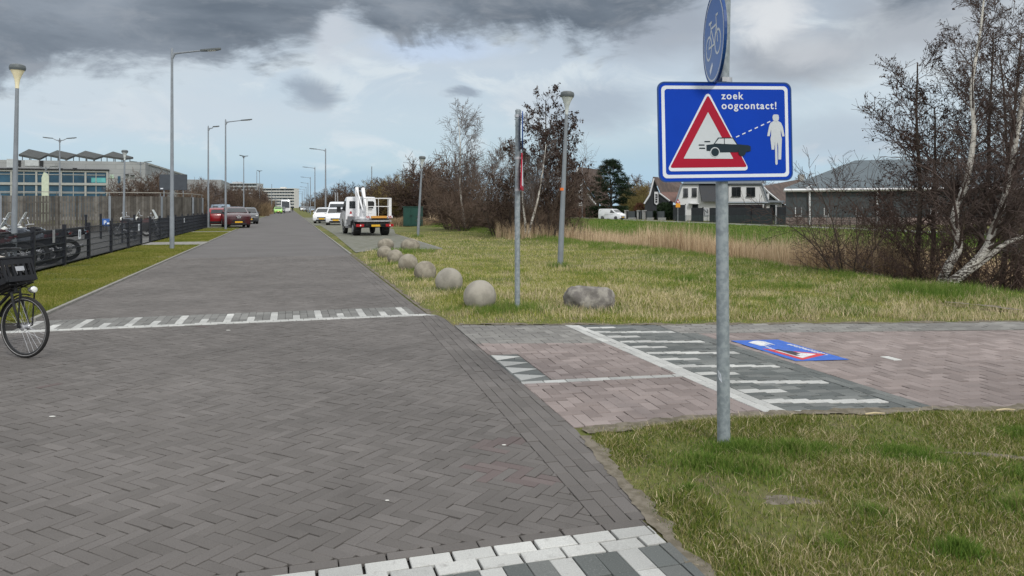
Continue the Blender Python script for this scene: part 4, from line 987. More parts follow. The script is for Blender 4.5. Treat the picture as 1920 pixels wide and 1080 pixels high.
wheelpair(bus, (3.6, -3.2), 2.5, .5, .3)

# ------------------------------------------------------------------ lift truck
fa = G(672, 437.6); ra = G(696, 441.7); hdv = (fa - ra).normalized(); tang = math.atan2(hdv.y, hdv.x)
tk = thing('lift_truck', 'white flatbed truck with folded aerial lift and basket parked on the right', 'truck', ((ra.x + fa.x) / 2, (ra.y + fa.y) / 2, .015), tang)
wb = 3.3; xr_, xf_ = -wb / 2, wb / 2
wheelpair(tk, (xf_,), 1.85, .36, .22)
for s in (-1, 1):
    b = MB(); b.lathe([(.2, -.2), (.34, -.2), (.37, -.16), (.37, .16), (.34, .2), (.2, .2)], (xr_, s * .78, .37), 24, 'Y'); w_ = b.build('wheel', M['rubber'], tk, smooth=True)
    b = MB(); b.lathe([(.2, -.01), (.2, .01), (.08, .03)], (xr_, s * .98, .37), 16, 'Y'); b.build('rim', M['alu'], w_)
    b = MB(); pts = [(xr_ + .47 * math.cos(a), s * .78, .40 + .47 * math.sin(a)) for a in [math.pi * i / 10 for i in range(11)]]
    b.add([(x, y - .21, z) for x, y, z in pts] + [(x, y + .21, z) for x, y, z in pts], [(i, i + 1, 12 + i, 11 + i) for i in range(10)]); b.build('mudguard', M['black'], tk)
b = MB()
for s in (-1, 1): b.box((-.25, s * .38, .62), (4.6, .1, .2))
b.box((.3, 0, .55), (1.2, 1.5, .35)); b.box((-2.05, 0, .62), (.9, 1.5, .28)); b.build('chassis', M['black'], tk)
cabp = [(.95, .42), (1.05, .40)] + arch(xf_, .45, .42) + [(2.45, .42), (2.62, .55), (2.66, .85), (2.55, 1.10), (2.2, 1.28), (1.98, 1.36), (1.50, 1.98), (1.34, 2.10), (1.1, 2.14), (.98, 2.10), (.93, 1.9)]
b = MB(); hull(b, cabp, 1.92, 1.15, 2.14, .13); b.build('cab', M['carwhite'], tk, smooth=True)
b = MB(); b.box((.915, .36, 1.68), (.03, .66, .42)); b.box((.915, -.40, 1.68), (.03, .60, .42)); b.build('rear_window', M['glass'], tk, bevel=.01)
for s in (-1, 1):
    b = MB(); b.prism([(1.88, s * .93, 1.36), (1.48, s * .862, 1.88), (1.12, s * .862, 1.90), (1.10, s * .93, 1.34)], (0, s * .025, 0)); b.build('side_window', M['glass'], tk)
    b = MB(); b.box((1.98, s * 1.12, 1.42), (.10, .22, .32)); b.bar((1.9, s * .93, 1.3), (1.98, s * 1.1, 1.35), .02); b.build('mirror', M['black'], tk, bevel=.02)
b = MB(); b.prism([(2.0, -.8, 1.40), (2.0, .8, 1.40), (1.56, .74, 1.95), (1.56, -.74, 1.95)], (.03, 0, .02)); b.build('windscreen', M['glass'], tk)
b = MB(); b.box((-.95, 0, .80), (3.35, 1.86, .08)); b.box((.05, .85, .66), (1.2, .14, .2)); b.build('flatbed', M['alu'], tk)
b = MB(); b.box((-.95, .93, .90), (2.2, .03, .26)); b.box((-.95, -.93, .90), (2.2, .03, .26)); b.build('side_board', M['alu'], tk, bevel=.01)
b = MB(); b.box((.35, .82, .42), (.7, .3, .1)); b.build('step', M['alu'], tk)
# turntable, knuckle boom folded steeply, and a second arm
b = MB(); b.lathe([(.36, 0), (.36, .12), (.30, .16)], (-.35, .05, .84), 20); b.box((-.35, .05, 1.10), (.5, .42, .5)); b.build('turntable', M['white'], tk, bevel=.02)
b = MB(); b.prism([(-.02, .26, 1.0), (.35, .26, 1.0), (.62, .26, 2.62), (.42, .26, 2.70)], (0, .18, 0)); b.build('boom', M['white'], tk, bevel=.015)
b = MB(); b.prism([(-.40, -.10, 1.05), (-.15, -.10, .98), (.64, -.10, 2.55), (.44, -.10, 2.68)], (0, .16, 0)); b.build('boom', M['white'], tk, bevel=.015)
b = MB(); b.prism([(-1.55, -.02, 1.02), (-1.40, -.02, .90), (.62, -.02, 2.50), (.50, -.02, 2.66)], (0, .13, 0)); b.prism([(-1.5, .33, 1.3), (-1.40, .33, 1.2), (.55, .33, 2.56), (.48, .33, 2.66)], (0, .07, 0)); b.build('boom', M['white'], tk, bevel=.012)
b = MB(); b.bar((-.2, .06, 1.1), (.35, .06, 2.2), .045); b.bar((.35, .06, 2.2), (.52, .06, 2.5), .028); b.build('cylinder', M['black'], tk)
b = MB(); b.lathe([(.09, -.26), (.09, .26)], (.54, .12, 2.6), 16, 'Y'); b.sphere((.62, .42, 2.68), .075, 8); b.build('joint', M['black'], tk)
# basket
b = MB(); bx0, bx1, by0, by1, z0, z1 = -2.35, -1.62, -.98, .38, 1.02, 2.02
for x in (bx0, bx1):
    for y in (by0, by1): b.bar((x, y, z0), (x, y, z1), .022)
    for z in (z0, (z0 + z1) / 2 + .06, z1): b.bar((x, by0, z), (x, by1, z), .018 if z < z1 else .024)
for y in (by0, by1):
    for z in (z0, (z0 + z1) / 2 + .06, z1): b.bar((bx0, y, z), (bx1, y, z), .018)
b.bar((bx0, -.28, z0), (bx0, -.28, z1), .014); b.box((bx0 + .02, by0 + .06, (z0 + z1) / 2), (.03, .13, z1 - z0)); b.box((bx0 + .02, by1 - .04, (z0 + z1) / 2), (.03, .08, z1 - z0))
bk = b.build('basket', M['white'], tk)
b = MB(); b.box(((bx0 + bx1) / 2, (by0 + by1) / 2, z0), (bx1 - bx0, by1 - by0, .03)); b.build('basket_floor', M['alu'], bk)
b = MB(); b.box((bx0 + .12, .14, 1.70), (.2, .4, .26)); b.build('control_box', M['black'], bk, bevel=.02)
b = MB(); b.box((bx0 + .35, .18, 1.34), (.22, .36, .34)); b.build('tool_box', M['white'], bk, bevel=.02)
b = MB(); b.box((bx0 - .04, -.30, z0 - .01), (.05, .86, .12)); b.build('warning_bar', M['amber'], tk)
M['stripe'] = mat('red_white_board', (.62, .60, .60), .5, .05)
for y0 in (.28, -.92):
    b = MB(); b.box((bx0 - .045, y0, z0 - .01), (.03, .26, .13)); sb = b.build('marker_board', M['stripe'], tk)
    b = MB()
    for k in (-.07, .03): b.prism([(bx0 - .062, y0 + k, z0 - .07), (bx0 - .062, y0 + k + .05, z0 - .07), (bx0 - .062, y0 + k + .09, z0 + .05), (bx0 - .062, y0 + k + .04, z0 + .05)], (-.004, 0, 0))
    b.build('marker_stripe', M['red'], sb)
b = MB(); b.tube([(-1.5, .03, .95), (-1.75, .03, .78), (-2.1, 0, .98)], [.06, .06, .05], 8); b.box((-1.85, .02, .74), (.4, .3, .2)); b.build('knuckle', M['white'], tk)
b = MB(); b.box((-1.95, -.42, .78), (.5, .8, .36)); b.build('equipment_box', M['black'], tk, bevel=.02)
b = MB(); b.box((-2.45, 0, .55), (.10, 2.0, .10)); b.build('rear_beam', M['black'], tk)
for y0 in (.75, -.85):
    b = MB(); b.box((-2.52, y0, .56), (.05, .42, .15)); tl = b.build('tail_light', M['red'], tk, bevel=.01)
    b = MB(); b.lathe([(.035, -.03), (.035, .03)], (-2.54, y0 - .02, .56), 10, 'X'); b.build('reversing_lamp', M['lampglass'], tl)
b = MB(); b.box((-2.52, -.12, .55), (.02, .52, .11)); b.build('number_plate', M['plate'], tk)
for s in (-1, 1):
    b = MB(); b.box((-1.95, s * .80, .52), (.12, .14, .5)); b.box((-1.95, s * .80, .26), (.22, .2, .04)); b.build('outrigger', M['black'], tk)
# cone standing on the truck bed
tm = Matrix.Translation(tk.location) @ Matrix.Rotation(tang, 4, 'Z')
cn = thing('traffic_cone', 'red and white traffic cone carried behind the cab of the lift truck', 'cone', tm @ Vector((.55, .68, .845)), tang)
b = MB(); b.box((0, 0, .015), (.34, .34, .03)); b.lathe([(.135, .03), (.10, .18)], (0, 0, 0), 18); b.build('body', M['red'], cn)
b = MB(); b.lathe([(.10, .18), (.07, .31)], (0, 0, 0), 18); b.build('white_band', M['white'], cn); b = MB(); b.lathe([(.07, .31), (.035, .46), (.02, .47)], (0, 0, 0), 18); b.build('tip', M['red'], cn)

# ------------------------------------------------------------------ motorcycles
M['darklens'] = mat('dark_red_lens', (.08, .006, .008), .3, .1)
def motorcycle(bodym, seatm, screen=True, case=False, scooter=False):
    t = thing('motorcycle', '', 'motorcycle'); wb = 1.42 if not scooter else 1.3; r = .31 if not scooter else .25
    for x in (0, wb):
        b = MB(); b.tube([(x + (r - .055) * math.cos(a), 0, r + (r - .055) * math.sin(a)) for a in [6.28318 * i / 32 for i in range(32)]], .06 if x == 0 else .05, 8, closed=True); w_ = b.build('wheel', M['rubber'], t, smooth=True)
        b = MB(); b.tube([(x + (r - .10) * math.cos(a), 0, r + (r - .10) * math.sin(a)) for a in [6.28318 * i / 32 for i in range(32)]], .018, 6, closed=True)
        for i in range(6): a = 6.28318 * i / 6; b.bar((x, 0, r), (x + (r - .10) * math.cos(a), 0, r + (r - .10) * math.sin(a)), .012, 5)
        b.lathe([(.10, -.05), (.10, -.045), (.03, .05)], (x, 0, r), 14, 'Y'); b.build('rim', M['alu'], w_)
    b = MB(); b.bar((wb, -.1, r), (wb - .33, -.09, .98), .024); b.bar((wb, .1, r), (wb - .33, .09, .98), .024); b.build('fork', M['chrome'], t)
    b = MB(); b.prism([(wb - .28, -.11, .62), (wb + .10, -.11, r * 2 + .06), (wb - .02, -.11, r * 2 + .10), (wb - .2, -.11, .74)], (0, .22, 0)); b.build('front_mudguard', M['black'], t)
    b = MB()
    if scooter:
        b.prism([(-.25, -.17, .55), (.5, -.2, .30), (1.0, -.18, .28), (1.1, -.18, .95), (.98, -.18, .98), (.85, -.17, .42), (.62, -.17, .44), (.5, -.17, .74), (-.35, -.15, .80)], (0, .36, 0))
    else:
        b.prism([(.1, -.12, .62), (.42, -.16, .35), (.85, -.16, .30), (1.0, -.15, .55), (1.02, -.14, .78), (.5, -.12, .72)], (0, .30, 0))
    b.build('engine' if not scooter else 'fairing', M['black'] if not scooter else bodym, t, bevel=.03)
    b = MB()
    if not scooter: b.prism([(.48, -.14, .74), (1.02, -.15, .76), (1.12, -.12, .90), (.95, -.13, 1.0), (.65, -.13, .97)], (0, .28, 0)); b.build('tank', bodym, t, bevel=.05, smooth=True)
    b = MB(); b.prism([(-.35, -.13, .86), (.05, -.14, .78), (.62, -.13, .76), (.6, -.13, .84), (.15, -.14, .86), (-.1, -.13, .95), (-.38, -.12, .95)], (0, .27, 0)); b.build('seat', seatm, t, bevel=.025, smooth=True)
    b = MB(); b.prism([(-.48, -.09, .78), (-.1, -.12, .68), (.2, -.12, .70), (.1, -.12, .80), (-.45, -.09, .90)], (0, .22, 0)); b.build('tail', bodym, t, bevel=.03)
    b = MB(); b.box((-.49, 0, .84), (.04, .12, .05)); b.build('tail_light', M['darklens'], t)
    b = MB(); b.tube([(.55, -.18, .34), (.1, -.20, .33), (-.35, -.21, .42)], [.035, .045, .055], 10); b.build('exhaust', M['chrome'], t, smooth=True)
    b = MB(); b.tube([(wb - .48, -.36, 1.06), (wb - .36, -.2, 1.06), (wb - .34, 0, 1.02), (wb - .36, .2, 1.06), (wb - .48, .36, 1.06)], .014, 8); b.build('handlebar', M['chrome'], t)
    for s in (-1, 1):
        b = MB(); b.bar((wb - .38, s * .26, 1.06), (wb - .32, s * .32, 1.20), .008); b.sphere((wb - .33, s * .33, 1.23), .055, 6, (.4, 1.3, .8)); b.build('mirror', M['chrome'], t)
    b = MB(); b.sphere((wb - .20, 0, .93), .10, 8, (.8, 1, 1)); b.build('headlight', M['lampglass'], t, smooth=True)
    if screen: b = MB(); b.prism([(wb - .16, -.16, 1.02), (wb - .16, .16, 1.02), (wb - .36, .13, 1.42), (wb - .36, -.13, 1.42)], (.012, 0, .004)); b.build('windshield', M['trumpet'], t)
    if case: b = MB(); b.box((-.42, 0, 1.10), (.36, .40, .30)); b.build('top_case', M['black'], t, bevel=.05)
    b = MB(); b.bar((.55, -.12, .3), (.5, -.30, .0), .014); b.build('kickstand', M['black'], t)
    return t
mc_red = paint('dark_motorcycle_red', (.035, .004, .006)); mc_wh = paint('motorcycle_silver', (.10, .115, .14)); mc_bk = paint('motorcycle_black', (.015, .016, .02))
seatm = mat('seat_leather', (.02, .02, .022), .55, .2)
prA = motorcycle(mc_bk, seatm, True, False); prB = motorcycle(mc_wh, seatm, False, False); prC = motorcycle(mc_red, seatm, True, False); prD = motorcycle(mc_bk, seatm, True, False, True)
used = set(); MG = 'motorcycles parked behind the black mesh fence'
AW = math.atan2(-VD.y, -VD.x)       # heading away from the fence, into the yard
def pm(pr, t, s, da, label):
    rz = AW + R(da); loc = TS(t, s, .012)
    if pr.name in used: copy_tree(pr, loc, rz, label, MG)
    else: used.add(pr.name); pr.location = loc; pr.rotation_euler = (0, 0, rz); pr['label'] = label; pr['group'] = MG
pm(prA, -6.22, 24.9, 6, 'black motorcycle nearest the parking sign, its rear wheel clear of the fence post')
pm(prB, -6.4, 24.0, -4, 'dark blue-grey motorcycle beside the one nearest the parking sign')
pm(prC, -6.45, 22.8, 3, 'dark red motorcycle with pale windshield low behind the fence')
pm(prA, -6.9, 20.8, -8, 'black motorcycle with tall windshield just right of the leftmost lamp')
pm(prD, -8.3, 22.6, 8, 'black scooter half hidden behind the leftmost lamp')
pm(prB, -8.9, 23.6, -5, 'dark blue-grey motorcycle further back at the left edge')
pm(prB, -6.5, 21.9, 5, 'dark blue-grey motorcycle low behind the fence, left of the dark red one')
pm(prA, -7.0, 21.4, -3, 'black motorcycle directly behind the leftmost fence plate')
pm(prB, -7.6, 24.4, 5, 'dark blue-grey motorcycle standing one row behind the fence')
pm(prA, -7.9, 23.3, -4, 'black motorcycle standing one row behind the fence, near the lamp')
pm(prC, -8.2, 22.0, 4, 'dark red motorcycle one row behind the fence, left of the lamp')
pm(prD, -6.3, 23.4, 3, 'black scooter squeezed between two motorcycles by the fence')
pm(prA, -8.6, 21.7, 6, 'black motorcycle with windshield at the far left edge')
pm(prC, -6.4, 19.0, 0, 'dark red motorcycle hidden behind the bicycle crate')
pm(prD, -7.2, 19.8, 5, 'black scooter low behind the bicycle crate')
pm(prC, -9.5, 24.9, 0, 'dark red motorcycle deep in the yard')
pm(prA, -8.9, 25.9, 4, 'black motorcycle in the second row of the yard')
pm(prB, -9.6, 27.2, 4, 'dark blue-grey motorcycle at the far end of the second row')
pm(prC, -7.6, 41.5, 170, 'dark motorcycle with tall pale windshield past the gate gap')
pm(prB, -7.2, 43.5, -6, 'dark blue-grey motorcycle past the gate gap behind the tallest lamp')
pm(prD, -7.0, 46.0, 8, 'black scooter further along behind the tallest lamp')
pm(prB, -6.9, 62.0, 50, 'pale scooter like motorcycle by the end of the fence near the red hatchback')

# ------------------------------------------------------------------ riders far down the street
def rider(px, by, coat, label, name_seed=0):
    p = G(px, by)
    me = bpy.data.meshes.new('person'); 
    J = [(0, 0, 1.0), (.10, 0, 1.25), (.18, 0, 1.45), (.20, 0, 1.55), (.22, 0, 1.68), (.24, .20, 1.42), (.42, .26, 1.2), (.55, .22, 1.12), (.24, -.20, 1.42), (.42, -.26, 1.2), (.55, -.22, 1.12),
         (.02, .11, .95), (.34, .12, .80), (.22, .12, .42), (.32, .12, .38), (.02, -.11, .95), (.30, -.12, .62), (.16, -.12, .22), (.26, -.12, .18)]
    E = [(0, 1), (1, 2), (2, 3), (3, 4), (2, 5), (5, 6), (6, 7), (2, 8), (8, 9), (9, 10), (0, 11), (11, 12), (12, 13), (13, 14), (0, 15), (15, 16), (16, 17), (17, 18)]
    rr = [.15, .17, .13, .06, .11, .075, .055, .04, .075, .055, .04, .10, .08, .055, .045, .10, .08, .055, .045]
    me.from_pydata(J, E, []); o = bpy.data.objects.new('person', me); COL.objects.link(o)
    md = o.modifiers.new('skin', 'SKIN'); 
    for i, v in enumerate(o.data.skin_vertices[0].data): v.radius = (rr[i], rr[i]); v.use_root = (i == 0)
    sb = o.modifiers.new('sub', 'SUBSURF'); sb.levels = 1; sb.render_levels = 1
    me.materials.append(coat); o.location = p; o.rotation_euler = (0, 0, ROADA); tag(o, label, 'person')
    bk = thing('bicycle', 'dark bicycle under the ' + label.split(',')[0].replace('person', 'rider'), 'bicycle', p, ROADA, 'bicycles far down the street')
    for x in (-.35, .72):
        b = MB(); b.tube([(x + .31 * math.cos(a), 0, .33 + .31 * math.sin(a)) for a in [6.28318 * i / 20 for i in range(20)]], .02, 5, closed=True); b.build('wheel', M['rubber'], bk)
    b = MB(); b.bar((-.35, 0, .33), (.1, 0, .3), .015); b.bar((.1, 0, .3), (-.05, 0, .9), .015); b.bar((.1, 0, .3), (.5, 0, .8), .018); b.bar((.72, 0, .33), (.5, 0, 1.1), .015); b.bar((.5, -.25, 1.1), (.5, .25, 1.1), .012); b.build('frame', M['black'], bk)
coatA = mat('dark_coat', (.02, .022, .028), .9); coatB = mat('navy_coat', (.02, .03, .06), .9)
rider(548.5, 397.8, coatA, 'person in dark clothes cycling away, in the middle of the far street')
rider(542.8, 397.2, coatB, 'person in dark coat cycling away, in front of the coach')
rider(562.5, 395.4, coatA, 'person in dark clothes, farthest along the street')
# ------------------------------------------------------------------ black mesh fence along the yard
M['fence'] = mat('black_fence_steel', (.010, .012, .018), .5, .2, 8)
M['mesh'] = mat('mesh_wire', (.014, .018, .026), .5, .2, 8)
FT = -5.85
def mesh_fence(label, s_list, hgt=1.08, wire=.006, pitch=.05, t0=FT, group='mesh fence runs'):
    a = TS(t0, s_list[0]); root = thing('mesh_fence', label, 'fence', a, ROADA, group)
    pp = MB(); pp.box((0, 0, hgt / 2), (.085, .085, hgt + .06)); 
    first = None
    for s in s_list:
        x = s - s_list[0]
        if first is None: first = pp.build('post', M['fence'], root)
        else:
            c = first.copy(); COL.objects.link(c); c.parent = root; c.location = (x, 0, 0)
    for s0, s1 in zip(s_list[:-1], s_list[1:]):
        x0, x1 = s0 - s_list[0] + .03, s1 - s_list[0] - .03; b = MB(); z0 = .06
        nh = 6
        for i in range(nh):
            z = z0 + (hgt - .1 - z0) * i / (nh - 1)
            for y in (-.010, .010): b.box(((x0 + x1) / 2, y, z), (x1 - x0, .010, .020))
        k = int((x1 - x0) / pitch)
        for i in range(k + 1): b.box((x0 + (x1 - x0) * i / k, 0, (z0 + hgt - .08) / 2), (wire, wire, hgt - .14))
        b.build('mesh_panel', M['mesh'], root)
    return root
f1 = mesh_fence('black mesh fence in front of the parked motorcycles, up to the gap', [12.6, 15.2, 17.8, 20.4, 23.0, 25.6, 28.6, 31.5, 34.1], 1.08)
f2 = mesh_fence('black mesh fence beyond the gap, running on behind the tall lamps', [36.2, 38.8, 41.4, 44.0, 46.6, 49.2, 51.8, 54.4, 57.0, 59.6, 62.2], 1.12)
def ret(label, s, t1):      # short return of mesh across the yard
    a = TS(FT, s); root = thing('mesh_fence', label, 'fence', a, AW)
    for x in (0, t1): b = MB(); b.box((x, 0, .55), (.06, .06, 1.14)); b.build('post', M['fence'], root)
    b = MB()
    for i in range(6): b.box((t1 / 2, 0, .08 + .18 * i), (t1, .018, .012))
    for i in range(int(t1 / .05)): b.box((i * .05, 0, .53), (.004, .004, .92))
    b.build('mesh_panel', M['mesh'], root)
ret('short return of black mesh turning into the yard left of the gap', 34.15, 1.1)
ret('short return of black mesh turning into the yard right of the gap', 36.15, 1.1)
def fplate(px, py, w, h, s, label, m=M['signwhite']):
    # little plate hung on the street side of the fence
    p = TS(FT + .04, s); z = H - (py - HY) / F * p.y
    t = thing('fence_plate', label, 'sign', (p.x, p.y, z), ROADA, 'numbered plates on the mesh fence')
    b = MB(); b.box((0, 0, 0), (w, .006, h)); b.build('plate', m, t)
    if m is M['signwhite']:
        b = MB(); ring(b, circ(0, 0, h * .34, 16, .55), circ(0, 0, h * .22, 16, .35), -.004, .002, Matrix.Identity(4)); b.build('numeral', M['signblack'], t)
fplate(152, 439, .26, .27, 24.4, 'white plate with black 0 on the fence by the nearest rear wheel')
fplate(98, 443, .20, .34, 21.9, 'plain grey plate on the fence at the left', M['alu'])
fplate(251, 426, .32, .27, 33.4, 'white plate with black 0 just left of the fence gap')
fplate(316, 417, .3, .26, 42.3, 'white plate with black 0 just left of the tallest lamp')
fplate(344, 413, .3, .26, 47.2, 'white plate with black 0 right of the tallest lamp')
# parking sign
pp_ = G(189, 448); t = thing('parking_sign', 'small blue parking sign with white symbol on a black post in the yard', 'sign', (pp_.x, pp_.y, 0))
b = MB(); b.box((0, 0, .62), (.07, .07, 1.24)); b.build('post', M['fence'], t)
zc = P(0, 417, pp_.y).z; b = MB(); b.box((.28, -.05, zc), (.36, .012, .36)); pb = b.build('panel', M['signblue2'], t)
text_mesh('P', .26, M['signwhite'], 'symbol', pb, (.17, -.059, zc - .09), Matrix.Rotation(R(90), 3, 'X').to_quaternion(), offset=.006)
b = MB(); b.box((.40, -.060, zc - .06), (.12, .004, .10)); b.build('symbol', M['signwhite'], pb)
for px in (161, 252): 
    g = G(px, 449); b = MB(); b.box((0, 0, .6), (.08, .08, 1.2)); o = b.build('bollard_post', M['fence']); o.location = g; tag(o, 'slim black post standing in the yard, %s' % ('between the motorcycles and the parking sign' if px == 161 else 'right of the parking sign'), 'post')
# black notice box above the fence
g = TS(-7.4, 60); t = thing('notice_board', 'small black board with white marks above the far mesh fence', 'sign', (g.x, g.y, 0))
z = P(0, 395, g.y).z; b = MB(); b.box((0, 0, z), (.42, .05, .5)); nb = b.build('panel', M['black'], t); b = MB(); b.bar((0, 0, 0), (0, 0, z - .2), .03); b.build('post', M['fence'], t)
b = MB(); b.box((-.05, -.03, z + .08), (.08, .01, .1)); b.box((.07, -.03, z + .08), (.08, .01, .1)); b.build('mark', M['signwhite'], nb)
# ------------------------------------------------------------------ tall wooden pale fence
def woodmat():
    return mat('weathered_pales', (.125, .118, .106), .9, .3, 2.0, spec=.1, c2=(.085, .079, .07), island=.3)
M['wood'] = woodmat(); M['woodcap'] = mat('fence_cap', (.30, .29, .26), .8, .1)
line = [(-62, 24.5), (-46, 33.5), (-29.8, 43.5), (-22.5, 47.8), (-22.2, 51.8), (-24.0, 58)]
wf = thing('wooden_fence', 'tall weathered fence of upright boards behind the motorcycle yard', 'fence', (line[2][0], line[2][1], 0))
def sub(v): return Vector((v[0] - line[2][0], v[1] - line[2][1], 0))
HT = 2.47
for (a, c) in zip(line[:-1], line[1:]):
    A, B = sub(a), sub(c); d = (B - A); L = d.length; d.normalize(); ang = math.atan2(d.y, d.x); b = MB(); nrm = Vector((-d.y, d.x, 0)); k = int(L / .155)
    for i in range(k):
        p = A + d * (i + .5) * L / k; b.box(p + Vector((0, 0, .05 + (HT - .30) / 2)), (.142, .022, HT - .30 + rng.random() * .05), rz=ang)
    b.build('boards', M['wood'], wf)
    b = MB(); b.box((A + B) / 2 + Vector((0, 0, HT)), (L, .07, .045), rz=ang); b.build('top_rail', M['woodcap'], wf)
    b = MB()
    for z in (.5, 1.2, 1.85): b.box((A + B) / 2 + nrm * .05 + Vector((0, 0, z)), (L, .05, .08), rz=ang)
    b.build('rail', M['wood'], wf)
    for i in range(int(L / 2.8) + 1):
        p = A + d * i * 2.8 - nrm * .07; b = MB(); b.box(p + Vector((0, 0, 1.12)), (.13, .11, 2.24), rz=ang); b.box(p + nrm * .07 + Vector((0, 0, 2.3)), (.03, .03, .35), rz=ang); b.build('post', M['lampgrey'] if i % 2 == 0 else M['wood'], wf)

# ------------------------------------------------------------------ grey building with glass front
M['panelgrey'] = mat('grey_facade_panels', (.30, .315, .32), .8, .10, .25, spec=.2)
def facade_panels():
    m = M['panelgrey']; N = NT(m.node_tree); b = N.n['Principled BSDF']; src = b.inputs['Base Color'].links[0].from_socket
    t = N.node('ShaderNodeTexCoord').outputs['Object']; s = N.node('ShaderNodeSeparateXYZ'); N.l.new(t, s.inputs[0])
    br = N.node('ShaderNodeTexBrick'); N.put(br.inputs['Vector'], N.xyz(N.m('ADD', s.outputs[0], s.outputs[1]), s.outputs[2], 0)); br.inputs['Scale'].default_value = 1.0
    br.inputs['Brick Width'].default_value = 3.2; br.inputs['Row Height'].default_value = .55; br.inputs['Mortar Size'].default_value = .02
    br.inputs['Color1'].default_value = (.92, .92, .92, 1); br.inputs['Color2'].default_value = (1.08, 1.08, 1.07, 1); br.inputs['Mortar'].default_value = (.72, .72, .72, 1)
    N.put(b.inputs['Base Color'], N.mix(1.0, src, br.outputs[0], 'MULTIPLY'))
facade_panels()
M['beige'] = mat('light_frame', (.33, .34, .32), .7, .06); M['bglass'] = mat('blue_glazing', (.022, .070, .115), .3, .4, .35, spec=.35); M['tglass'] = mat('turquoise_painted_reflection', (.10, .36, .36), .1, .2, 1)
M['darkroof'] = mat('solar_rack_underside', (.055, .06, .058), .8, .3, 1.2)
org = TS(-16.5, 98.9)
gb = thing('office_building', 'long grey panelled building with a wide blue glass front and rooftop solar racks', 'building', org, math.atan2(VD.y, VD.x))
# local x along the front (negative to the left), y away from the camera
HB = 6.95
b = MB(); b.prism([(-95, 0, 0), (0, 0, 0), (0, 38, 0), (-95, 38, 0)], (0, 0, HB)); b.build('wall', M['panelgrey'], gb)
def lx(px, s=98.9):     # local x of a picture column on the front plane
    k = (px - 960) / F; D = (s * UD.y + 0) ; 
    # point = TS(t,s): x/y = k
    t_ = (k * s * UD.y - s * UD.x) / (VD.x - k * VD.y); return t_ + 16.5
def hz(py, px=150):
    t_ = lx(px) - 16.5; y = t_ * VD.y + 98.9 * UD.y; return H - (py - HY) / F * y
zt, zm0, zm1, zb = hz(323), hz(343), hz(347.5), hz(362)
x0g, x1g = lx(-150), lx(200)
b = MB(); b.box(((x0g + x1g) / 2, -.12, hz(318.4)), (x1g - x0g + .6, .5, .14)); b.build('canopy_line', M['black'], gb)
b = MB(); b.box(((x0g + x1g) / 2, -.08, (hz(319) + zt) / 2 - .02), (x1g - x0g + .3, .3, (hz(319) - zt) * .7)); b.box(((x0g + x1g) / 2, -.1, (zm0 + zm1) / 2), (x1g - x0g + .3, .34, zm0 - zm1)); b.box((x1g + .1, -.09, (zt) / 2 + .1), (.2, .32, zt)); b.build('frame_beam', M['beige'], gb)
cols = [200, 161, 115, 69, 22, -26, -75, -125]
for a, c in zip(cols[1:], cols[:-1]):
    for z0, z1 in ((zm0, zt), (.4, zm1)):
        xa, xb = lx(a), lx(c); b = MB(); b.box(((xa + xb) / 2, -.03, (z0 + z1) / 2), (xb - xa - .1, .10, z1 - z0)); w_ = b.build('window', M['bglass'], gb)
        b = MB(); b.box((xa, -.10, (z0 + z1) / 2), (.20, .2, z1 - z0)); b.box(((xa + xb) / 2, -.10, (z0 + z1) / 2), (.07, .12, z1 - z0)); b.box(((xa + xb) / 2, -.10, z1 - (z1 - z0) * .25), (xb - xa - .3, .10, .07)); b.build('frame', M['beige'], w_)
b = MB(); b.box(((lx(171) + lx(199)) / 2, -.09, (hz(333) + hz(342)) / 2), (lx(199) - lx(172), .02, hz(333) - hz(342))); b.build('painted_reflection_pane', M['tglass'], gb)  # turquoise reflection on the glazing, put into the pane's own colour
b = MB(); b.box((lx(223.5), -.03, (hz(329.5) + hz(343.5)) / 2), (lx(226) - lx(221), .12, hz(329.5) - hz(343.5))); b.build('window', M['bglass'], gb)
b = MB(); b.box((lx(223.5), -.03, (hz(353) + hz(362)) / 2), (lx(227) - lx(220), .12, hz(353) - hz(362))); b.build('window', M['bglass'], gb)
M['palegreen'] = mat('pale_green_logo', (.38, .50, .40), .6, .1)
b = MB(); b.box((lx(210), -.04, hz(329)), (.35, .08, .3)); b.box((lx(210), -.04, hz(332)), (.5, .08, .22)); b.build('logo', M['palegreen'], gb)
M['palepanel'] = mat('pale_panel', (.42, .45, .46), .6, .1)
b = MB(); b.box(((lx(47) + lx(73)) / 2, -.04, hz(307)), (lx(73) - lx(47), .08, hz(302) - hz(313))); b.box((lx(24), -.04, hz(308)), (1.2, .08, 1.0)); b.build('wall_panel', M['palepanel'], gb)
for z_ in (305, 311):
    for px in (36, 78): b = MB(); b.box((lx(px), -.06, hz(z_)), (.38, .1, .34)); b.build('louvre', M['black'], gb)
for px, py in ((141.5, 316), (115, 317), (239, 326.5), (249, 327.5)): b = MB(); b.box((lx(px), -.25, hz(py)), (.42, .3, .10)); b.build('wall_lamp', M['black'], gb)
# side: loading recess and the lower wing behind
b = MB(); b.box((.05, 12.5, 3.6), (.12, 7, 2.2)); b.build('loading_door', mat('rust_red_door', (.10, .06, .05), .8, .2), gb)
b = MB(); b.box((.04, 20, HB - .12), (.12, 36, .22)); b.build('coping', M['beige'], gb)
b = MB(); b.prism([(-12, 42, 0), (5.2, 42, 0), (5.2, 62, 0), (-12, 62, 0)], (0, 0, 6.3)); b.build('rear_wing', M['panelgrey'], gb)
